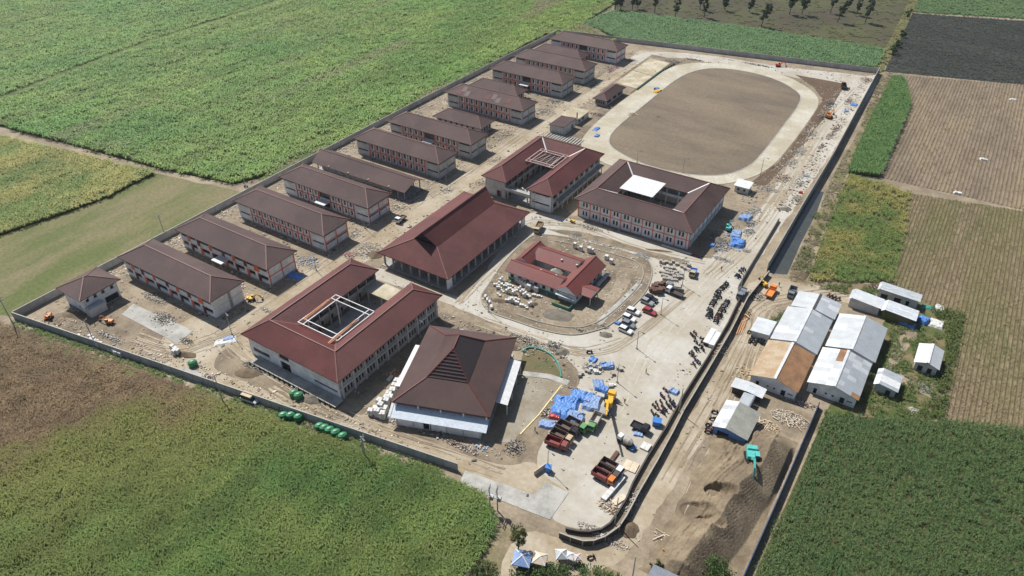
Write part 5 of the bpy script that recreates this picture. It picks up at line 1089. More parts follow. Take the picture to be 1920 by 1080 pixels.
# concrete mixer by the wall
t = thing('mixer_truck', (*(-45.62,123.14), .03), 'grey self-loading mixer with blue bucket near the wall', 'truck', rz=heading((-47.00,123.77), (-43.37,122.86)))
piece('chassis', 'dark_steel', t, (0, 0, .7), (4.6, 1.7, .4)); mb = MB(); mb.cyl((-.4,0,1.0), .5, .5, 12, 1.1, 'x'); mb.cyl((.1,0,1.0), 1.1, 1.3, 12, 1.0, 'x'); mb.cyl((1.4,0,1.0), 1.0, .8, 12, .5, 'x'); mb.build('drum', 'block_grey', t, (0, 0, .8))
piece('bucket', 'paint_blue', t, (2.7, 0, .5), (.9, 1.7, .6)); piece('cab', 'paint_white', t, (-1.6, 0, 1.4), (1.2, 1.5, 1.4))
for x in (-1.5, 1.4):
    for s in (-1, 1): wheel(t, x, s*.9, .5, .3)

# motorcycles, each one its own object
def bike_mesh(paint):
    mb = MB(); mb.cyl((-.62,-.06,.3), .3, .12, 10, axis='y'); mb.cyl((.62,-.06,.3), .3, .12, 10, axis='y')
    mb.mi = 1; mb.rbox((-.1,0,.42), (1.0, .26, .32), 0, .8); mb.rbox((-.35,0,.74), (.85, .28, .12), 0, .9); mb.bar((.62,0,.3),(.42,0,1.02),.12); mb.bar((.42,-.36,1.02),(.42,.36,1.02),.07); mb.rbox((.5,0,.72), (.3,.36,.32), 0, .7)
    mb.mi = 2; mb.rbox((-.35,0,.86), (.8,.26,.07)); return mb.mesh('motorcycle', ['tyre', paint, 'tyre'])
BIKES = [bike_mesh(p) for p in ('paint_black', 'paint_black', 'paint_grey', 'paint_darkred', 'paint_black', 'bike_blue')]
def bikes(pts, ang, where, group, nm0=0):
    for i, p in enumerate(pts):
        k = rnd.randrange(6); o = put('motorcycle', BIKES[k], None, (*p, .035), ang+rnd.uniform(-.25,.25)+(math.pi if rnd.random() < .15 else 0))
        o.scale = [1.12]*3
        tag(o, '%s motorcycle %s' % (('black','black','grey','dark red','black','dark blue')[k], where), 'motorcycle', '%s %s' % (('black','black','grey','dark red','black','dark blue')[k], group))
bikes([(-47.3,204.9),(-47.4,203.8),(-47.4,202.8),(-47.6,201.7),(-47.8,200.9),(-48.0,199.4),(-48.2,198.2),(-47.5,197.6),(-48.0,196.3),(-46.8,196.3),(-47.7,195.1),(-47.3,195.8),(-47.5,192.9),(-47.5,191.8),(-47.4,190.7),(-47.3,193.6),(-47.2,188.4),(-47.1,187.2),(-46.1,186.5),(-46.3,185.4),(-46.3,184.2),(-45.6,184.8),(-46.7,188.1)], R(165), 'in the upper left row', 'motorcycles in the upper left row')
bikes([(-43.8,195.5),(-43.8,194.5),(-43.7,193.3),(-44.0,192.4),(-43.9,191.2),(-44.0,190.0),(-43.9,188.9),(-43.2,190.1),(-43.8,187.3),(-43.8,186.1),(-43.6,185.0),(-43.3,184.0),(-43.2,183.0),(-43.3,187.3),(-43.2,186.3)], R(165), 'in the upper right row', 'motorcycles in the upper right row')
bikes([(-45.6,215.4),(-45.7,213.8),(-45.7,211.3),(-45.0,216.0),(-45.8,210.3),(-45.1,211.1)], R(150), 'near the wall bend', 'motorcycles by the wall bend')
bikes([(-47.3,173.2),(-46.7,174.5),(-46.4,172.7),(-44.9,170.6),(-43.9,172.9),(-42.9,172.8),(-42.9,171.3),(-42.9,169.7),(-42.0,168.5),(-42.2,171.5),(-43.9,167.5),(-43.9,165.5),(-44.1,164.5),(-43.1,164.1),(-43.4,167.9),(-41.6,162.5),(-41.7,160.9),(-40.9,162.6)], R(150), 'in the middle cluster', 'motorcycles in the middle cluster')
bikes([(-44.6,146.6),(-44.6,144.1),(-44.0,143.7),(-42.4,144.3),(-44.4,140.3),(-43.6,141.5),(-41.8,141.6),(-41.3,142.9),(-40.5,143.1),(-42.5,139.9),(-41.5,139.6),(-42.5,138.4),(-41.5,138.3),(-44.6,139.1),(-40.3,142.2),(-44.1,136.7),(-42.5,136.3),(-40.9,141.3)], R(150), 'in the lower cluster', 'motorcycles in the lower cluster')
bikes([(-31.4,181.1),(-30.6,180.6),(-29.9,180.0),(-29.2,181.8),(-27.6,181.5),(-31.6,180.1),(-32.9,184.2),(-28.4,181.5)], R(80), 'by the white lean-to', 'motorcycles by the lean-to')
bikes([(-29.6,140.7),(-28.7,140.4),(-29.1,139.2),(-28.0,139.1),(-28.9,138.2),(-29.9,146.0),(-29.5,143.3)], R(20), 'by the olive-roofed shed', 'motorcycles by the olive shed')
bikes([(-17.0,215.9),(-16.1,215.8),(-15.0,215.7),(-13.9,215.8)], R(60), 'behind the lane-end shed', 'motorcycles behind the lane-end shed')
bikes([(-37.5,88.8),(-238.2,164.9),(-52.9,406.8),(-70.0,149.5)], R(40), 'standing away from the rows', 'single motorcycles')

# ---------------- tanks, stacks and pallets ----------------
def tank_mesh():
    mb = MB(); prof = [(.0,.05),(1.0,.05),(1.05,.3),(1.05,.8),(1.0,.88),(1.05,.96),(1.05,1.5),(.95,1.75),(.5,1.95),(.42,1.95),(.42,2.1),(0,2.12)]; n = 16; vs = []; fs = []
    for r, z in prof:
        for i in range(n): t_ = 2*math.pi*i/n; vs.append((r*math.cos(t_)*1.25, r*math.sin(t_), z))
    for k in range(len(prof)-1): fs += [(k*n+i, k*n+(i+1) % n, (k+1)*n+(i+1) % n, (k+1)*n+i) for i in range(n)]
    return mb.add(vs, fs).mesh('septic_tank', 'tank_green')
TK = tank_mesh()
for pts, w_, g_ in (([(-131.2,89.5),(-129.4,89.5)], 'of the pair beside the soil heap', 'green tanks by the soil heap'), ([(-127.3,81.9),(-125.6,83.0),(-123.4,83.7)], 'in the row of three along the front wall', 'green tanks in the row of three'), ([(-116.2,84.3),(-114.7,84.6),(-113.0,84.8),(-111.0,85.0),(-108.6,85.1)], 'in the row of five along the front wall', 'green tanks in the row of five'), ([(-165.6,82.4)], 'standing alone by the small slab', None)):
    for p in pts: tag(put('septic_tank', TK, None, (*p, .03), R(60)), 'green ribbed plastic tank '+w_, 'tank', g_)
def stack_mesh(nx, ny, nzl, sx, sy, sz, mat, jit=.05, pallet=True, cut=.15):
    """a stack of separate blocks on a timber pallet"""
    mb = MB(); r_ = random.Random(nx*7+ny*3+nzl); z0 = 0
    if pallet:
        mb.mi = 1
        for k in range(3): mb.box(-nx*sx/2,nx*sx/2,-ny*sy/2+k*(ny*sy-.12)/2,-ny*sy/2+k*(ny*sy-.12)/2+.12,0,.12)
        mb.mi = 0; z0 = .12
    for k in range(nzl):
        for i in range(nx):
            for j in range(ny):
                if k == nzl-1 and r_.random() < cut: continue
                x, y = -nx*sx/2+(i+.5)*sx+r_.uniform(-jit,jit), -ny*sy/2+(j+.5)*sy+r_.uniform(-jit,jit); mb.rbox((x, y, z0+k*sz), (sx-.06, sy-.06, sz-.02), r_.uniform(-.04,.04))
    return mb.mesh('block_stack', [mat, 'timber'])
SM = {'white_tall': stack_mesh(2,2,3,.62,.62,.6,'block_white'), 'white_tall2': stack_mesh(2,1,3,.62,.9,.62,'block_white'), 'white_low': stack_mesh(3,1,2,.7,.8,.4,'block_white'), 'white_low2': stack_mesh(2,2,1,.8,.7,.5,'block_white', cut=.3),
      'grey': stack_mesh(2,2,2,.55,.55,.45,'block_grey'), 'grey2': stack_mesh(3,2,2,.5,.55,.38,'block_grey'), 'brown': stack_mesh(3,2,3,.6,.6,.5,'brick_brown', cut=.05)}
def stacks(pts, kinds, label, group, cat='blocks', ang=0, sc=1.0, name='block_stack', z=.03, uniq=None):
    for i, p in enumerate(pts):
        o = put(name, SM[kinds[rnd.randrange(len(kinds))]], None, (*p, z), ang+rnd.uniform(-.18,.18)); o.scale = [sc*rnd.uniform(.9,1.12)]*2+[sc*rnd.uniform(.8,1.15)]
        tag(o, label, cat, group)
stacks([(-107.7,168.4),(-106.6,168.1),(-105.3,167.8),(-104.2,167.5),(-102.9,167.1),(-101.8,166.8),(-107.8,169.8),(-106.4,169.6),(-105.2,169.2),(-103.8,169.0),(-102.4,168.6),(-107.8,171.0),(-106.7,171.0),(-105.4,170.6),(-104.2,170.2),(-102.8,169.8),(-100.9,169.3),(-99.5,168.8),(-100.5,167.7),(-99.2,167.3)], ['white_tall','white_tall2'], 'tall white block stack before the old house', 'tall white block stacks by the old house', ang=.05, sc=1.05, z=.17)
stacks([(-112.2,165.6),(-110.7,165.4),(-109.0,165.0),(-110.5,164.0),(-109.0,163.8),(-112.3,162.9),(-110.5,161.8),(-108.7,161.1),(-108.6,158.8),(-107.0,161.4),(-106.7,163.5),(-105.4,164.3),(-104.1,164.3),(-102.7,164.4),(-100.9,163.7),(-100.0,163.4),(-98.3,164.7),(-96.8,165.1),(-103.8,159.4),(-102.4,158.8),(-100.7,158.1),(-98.8,158.0),(-97.6,157.9),(-97.1,159.6),(-103.1,157.8),(-104.2,157.6),(-111.8,164.6),(-108.0,164.8),(-104.8,161.9),(-102.7,163.2),(-101.1,162.6),(-102.2,159.9)], ['white_low','white_low2','white_tall2'], 'low white block stack strewn on the island', 'low white block stacks on the island', ang=.4, z=.17)
stacks([(-111.7,155.5),(-110.2,154.5),(-109.0,153.8),(-107.0,152.0)], ['white_low'], 'long white kerb block on the rounded left edge of the island', 'kerb blocks on the island edge', ang=2.2, z=.2)
stacks([(-101.2,197.2),(-98.5,196.8),(-95.5,197.5),(-94.5,197.7),(-88.2,196.7),(-85.7,195.4)], ['white_tall'], 'white crate stack behind the old house on the island', 'white crates behind the old house', z=.17)
stacks([(-69.5,206.2),(-68.1,206.0),(-67.7,207.7),(-66.0,206.8),(-68.7,202.8),(-67.1,203.2),(-65.7,203.8),(-68.7,199.7),(-67.4,199.9),(-66.1,200.0),(-64.9,200.2),(-64.3,201.8),(-63.5,203.0),(-62.3,201.8),(-67.3,198.1),(-66.0,198.0),(-64.6,197.9),(-63.8,199.1),(-62.5,199.2),(-66.0,196.4),(-64.7,196.6),(-63.6,197.0),(-62.6,197.7),(-63.9,194.7),(-62.7,194.9),(-61.6,195.3),(-60.6,195.3),(-63.7,193.3),(-63.7,206.6),(-62.2,208.2),(-62.7,205.8),(-65.9,201.7),(-63.2,200.6),(-67.3,201.5),(-61.8,200.3),(-71.3,205.1),(-70.2,204.8)], ['grey','grey2'], 'grey paving block pallet beside the island', 'grey paving block pallets', ang=.3)
stacks([(-66.9,187.8),(-66.8,189.6),(-66.8,191.4),(-65.6,187.5),(-65.5,189.5),(-65.5,191.3),(-65.2,193.0),(-64.5,187.9),(-64.3,189.7)], ['brown'], 'dark brown brick stack below the grey pallets', 'dark brown brick stacks', ang=.6, sc=1.1)
stacks([(-67.2,144.7),(-66.0,144.6),(-65.4,145.8),(-64.8,143.5),(-64.2,144.8),(-64.0,143.0),(-67.0,142.1),(-66.2,141.9),(-68.0,142.9),(-65.9,143.3),(-67.7,140.2),(-67.7,139.1),(-59.8,147.8),(-58.8,147.8),(-59.8,144.9),(-58.2,140.1),(-58.0,140.7)], ['grey','grey2','white_low'], 'small pale pallet above the blue tarps', 'pallets above the blue tarps', ang=.6, sc=.85)
stacks([(-200.5,73.0),(-198.2,73.0),(-196.2,72.9),(-192.3,73.1),(-190.6,73.5),(-189.1,73.4),(-187.5,73.7),(-201.9,73.3),(-199.4,73.0),(-197.0,72.7)], ['white_tall','white_tall2'], 'white block stack along the left front wall', 'white block stacks along the front wall', ang=.2)
stacks([(-205.4,71.5),(-175.2,83.6),(-176.7,83.7),(-173.8,83.4),(-174.4,82.7)], ['white_tall'], 'white block stack standing apart on the left yard', 'white block stacks on the left yard')
stacks([(-108.3,95.6),(-107.7,97.0),(-108.4,99.5),(-105.7,98.3),(-104.8,96.4),(-107.9,101.7),(-107.0,102.3),(-108.2,104.7),(-109.3,106.8),(-109.6,108.2),(-107.1,98.4),(-106.4,96.2),(-106.9,100.6),(-108.3,103.3)], ['white_tall'], 'white block stack beside the louvred hall', 'white block stacks by the hall', ang=.35, sc=1.25)
stacks([(-140.5,216.4),(-138.8,217.7),(-136.9,218.7),(-135.1,217.8),(-133.4,217.6),(-131.6,218.1),(-136.9,216.7)], ['white_low2'], 'white sack pile on the rear block bridge', 'sacks on the bridge slab', z=3.7, sc=.8)
# concrete beams and formwork near the curved wall
for i, (a, b, w_, h_, m, lb) in enumerate((((-42.18,103.97), (-41.19,112.70), 1.3, .9, 'block_white', 'long white precast beam leading to the white-cabbed truck'), ((-46.11,114.92), (-45.99,119.52), 1.0, .5, 'brick_brown', 'long brown steel channel lying near the wall'), ((-39.79,104.58), (-38.44,108.19), 1.6, .3, 'timber_pale', 'pale timber formwork panel by the curved wall'), ((-42.94,116.94), (-39.39,117.19), 3.2, .25, 'timber_pale', 'pale square formwork grid beside the wall'), ((-41.78,124.94), (-39.52,124.89), 2.4, .4, 'block_white', 'white crate of panels beside the wall'), ((-113.41,110.33), (-113.00,107.98), 1.0, .3, 'block_white', 'white board lying in the shade beside the front red block'), ((-75.53,215.54), (-61.30,215.50), .8, .3, 'canopy_white', 'long white concrete kerb before the ring block'), ((-64.04,215.38), (-60.86,215.38), .9, .4, 'paint_darkred', 'dark red steel beam at the corner of the ring block'),
                                         ((-42.14,171.16), (-42.27,178.78), 1.4, 1.1, 'canopy_white', 'white covered stall roof, left of the pair by the inner wall'), ((-40.43,171.08), (-40.62,178.01), 1.4, 1.1, 'canopy_white', 'white covered stall roof, right of the pair by the inner wall'))):
    A, B = Vector(a), Vector(b); mb = MB(); L = (B-A).length
    for q in range(max(2, int(L/1.6))): x = -L/2+L*(q+.5)/max(2, int(L/1.6)); mb.rbox((x, 0, rnd.uniform(0,.02)), (L/max(2, int(L/1.6))-.05, w_, h_), rnd.uniform(-.01,.01))
    if m in ('canopy_white',) and h_ > 1: mb.box(-L/2,L/2,-w_/2-.2,w_/2+.2,h_+.04,h_+.12)
    tag(mb.build('formwork', m, None, (*((A+B)/2), .04), heading(a, b)), lb, 'beam')
# green netted walkway, blue box, sheets
t = thing('blue_box', (*(-41.46,133.70), .03), 'bright blue box cabin beside the inner wall', 'box'); MB().rbox((0,0,0), (2.2,1.8,1.6), .3, .96).build('body', 'paint_blue', t); piece('lid', 'paint_blue', t, (0, 0, 1.68), (2.4, 2.0, .1), .3)
t = thing('tool_cabin', (*(-57.93,104.81), .03), 'small blue guard cabin at the foot of a lamp post near the slab', 'box'); MB().rbox((0,0,0), (1.3,1.3,1.7), .2, .95).build('body', 'paint_blue', t); piece('roof', 'paint_blue', t, (0, 0, 1.75), (1.5,1.5,.1), .2); piece('screen', 'timber_pale', t, (-1.6, -1.0, .8), (.15, 4.4, 1.4), -.3)

# ---------------- tarps ----------------
def tarp(c, rx, ry, h, mat, label, rz=0, seed=0, group=None):
    n = 26; vs = []; ca, sa = math.cos(rz), math.sin(rz)
    for j in range(n+1):
        for i in range(n+1):
            u, v = 2*i/n-1, 2*j/n-1; k = 1+.16*noise.noise((u*1.8+seed, v*1.8, seed)); x, y = u*rx*k, v*ry*k
            e = min(1, (1-max(abs(u), abs(v)))*4.5); bl = .55+.45*math.floor(2.99*(noise.noise((x*.35+seed*3, y*.35, 1))*.5+.5))/2
            z = h*e*bl+.16*noise.noise((x*1.5, y*1.5, seed))*(e+.1)+.05*noise.noise((x*4, y*4, seed)); vs.append((ca*x-sa*y, sa*x+ca*y, max(z, .02)))
    mb = MB().add(vs, [(j*(n+1)+i, j*(n+1)+i+1, (j+1)*(n+1)+i+1, (j+1)*(n+1)+i) for j in range(n) for i in range(n)])
    return tag(mb.build('tarp', mat, None, (*c, .03)), label, 'tarp', group)
tarp((-64.97,125.99), 3.6, 4.4, 1.3, 'tarp_blue', 'blue tarp over goods, left of the large tarp field', .3, 1)
tarp((-60.85,123.92), 2.6, 2.6, 1.4, 'tarp_light', 'pale blue tarp at the lower corner of the tarp field', .3, 2)
tarp((-62.98,132.09), 3.4, 2.2, 1.2, 'tarp_blue', 'bright blue tarp at the upper side of the tarp field', .3, 3)
tarp((-59.57,131.33), 2.6, 3.0, 1.3, 'tarp_light', 'crumpled pale tarp beside the yellow crane', .3, 4)
tarp((-65.85,118.00), 2.4, 1.5, .9, 'tarp_light', 'pale blue tarp over a load behind the dump trucks', .3, 5)
tarp((-65.63,121.58), 1.6, 1.0, 1.0, 'paint_red', 'red tarp beside the blue tarp field', .3, 6)
tarp((-61.34,138.89), 1.6, 2.2, 1.0, 'tarp_light', 'blue-white sheeting heap above the crane', .6, 7)
tarp((-62.84,146.87), 2.2, 1.3, 1.3, 'tarp_light', 'grey-blue covered pile at the top of the goods', .6, 8)
tarp((-67.66,147.38), 1.2, 1.2, .7, 'tarp_blue', 'small blue tarp beside a dark cube heap', 0, 9)
tarp((-59.66,137.92), 1.8, 1.5, 1.0, 'tarp_blue', 'dark blue tarp just above the yellow crane', 0, 10)
tarp((-56.10,250.27), 2.4, 2.6, 1.2, 'tarp_light', 'light blue tarp by the ring block, uppermost of its group', 0, 11)
tarp((-55.08,236.92), 2.0, 2.6, 1.1, 'tarp_light', 'blue and white tarp in the middle of the group by the ring block', .2, 12)
tarp((-52.43,230.89), 2.6, 2.8, 1.6, 'tarp_blue', 'big bright blue tarp, lowest of the group by the ring block', .2, 13)
tarp((-60.06,224.84), 1.1, 1.0, .9, 'tarp_blue', 'small blue tarp at the corner of the ring block', .2, 14)
tarp((-174.62,130.70), 3.4, 2.0, .5, 'tarp_blue', 'dark blue sheet lying at the red-framed white dormitory end', .1, 15)
tarp((-166.56,94.87), 3.2, 1.5, .4, 'block_white', 'white sheet of debris on the road by the front red block', .9, 16)
tarp((-166.68,95.99), 1.8, 1.0, .6, 'tarp_light', 'lilac blue sheet lying on the white debris', .9, 17)
tarp((-136.79,351.43), 1.6, 2.6, 1.0, 'paint_yellow', 'yellow covered heap on the running track', -.1, 18)
tarp((-138.25,354.05), 1.2, 1.6, 1.2, 'tarp_blue', 'blue covered heap next to the yellow one on the track', 0, 19)
tarp((-141.91,292.33), 1.2, 2.2, .8, 'tarp_blue', 'blue heap at the edge of the track, upper of two', 0, 20)
tarp((-138.14,285.60), 1.0, 1.3, .8, 'tarp_blue', 'blue heap at the edge of the track, lower of two', 0, 21)
tarp((-45.62,386.85), 1.6, 1.6, .8, 'tarp_blue', 'blue tarp by the canal wall on the far road', 0, 22)
tarp((-46.93,376.54), 1.0, 1.0, .5, 'tarp_blue', 'small blue tarp by the canal wall on the far road', 0, 23)
tarp((-43.54,281.31), .7, .7, 1.0, 'paint_red', 'red covered heap beside the canal wall', 0, 24)
tarp((-45.65,297.30), 1.6, 1.1, .3, 'paint_grey', 'dark grey sheet lying by the canal wall', .3, 25)
tarp((7.39,214.13), 2.6, 1.8, 1.2, 'tarp_blue', 'blue awning tarp before the long low shed', -.2, 26)
tarp((11.01,218.59), 2.0, 1.6, 1.6, 'tarp_blue', 'blue tarp at the right end of the long low shed', -.5, 27)
tarp((14.89,219.17), 2.2, 2.2, .9, 'block_white', 'white plastic heap right of the long low shed', 0, 28)
tarp((11.50,226.93), 2.0, 1.2, .5, 'fence_green', 'green sheet pile right of the uppermost shed', .2, 29)
tarp((14.78,228.02), 1.2, 1.8, 1.0, 'block_white', 'white and grey covered pile at the field corner', .2, 30)
tarp((-41.99,172.12), .8, .7, .9, 'tarp_blue', 'blue parasol-like tarp above the white stalls', 0, 31)
tarp((-42.41,147.59), 1.5, 1.1, .8, 'tarp_light', 'lilac tarp among the lower motorcycles', 0, 32)
tarp((-44.02,127.84), 1.3, .8, .6, 'tarp_light', 'lilac blue netting heap below the small black truck', .3, 33)
tarp((-69.03,166.50), .9, .7, .8, 'tarp_blue', 'blue folded tarp left of the parked cars', 0, 34)
for px, lb in (((15.73,353.09), 'white plastic heap with dark stripe on the ploughed field'), ((9.99,314.27), 'white plastic heap on the field edge track'), ((21.07,435.46), 'small white plastic heap far out on the ploughed field')):
    tarp(px, 1.7, 1.0, .8, 'block_white', lb, .2, 40+px[0])

# ---------------- rubble and soil heaps ----------------
def rubble(c, rx, ry, n, label, smin=.15, smax=.6, mats=('rubble','block_grey','block_white'), h=.3, rz=0, planks=0, group=None):
    mb = MB(); ca, sa = math.cos(rz), math.sin(rz)
    for k in range(n):
        r_ = math.sqrt(rnd.random()); t_ = rnd.random()*6.283; x, y = r_*math.cos(t_)*rx, r_*math.sin(t_)*ry; s = rnd.uniform(smin, smax)*(1.1-.4*r_)
        mb.mi = rnd.randrange(len(mats)); mb.rbox((ca*x-sa*y, sa*x+ca*y, max(0, h*(1-r_)-.05)), (s*rnd.uniform(.8,1.8), s, s*rnd.uniform(.4,.9)), rnd.random()*3, rnd.uniform(.55,.95))
    o = tag(mb.build('rubble_heap', list(mats), None, (*c, .03)), label, 'rubble', group, 'stuff')
    for k in range(planks):
        x, y = rnd.uniform(-rx,rx)*.8, rnd.uniform(-ry,ry)*.8; L = rnd.uniform(1.2, 3)
        piece('plank', rnd.choice(('timber_pale', 'timber')), o, (ca*x-sa*y, sa*x+ca*y, .2+.3*rnd.random()), (L, .2, .07), rot=(rnd.uniform(-.1,.1), rnd.uniform(-.15,.15), rnd.random()*3))
    return o
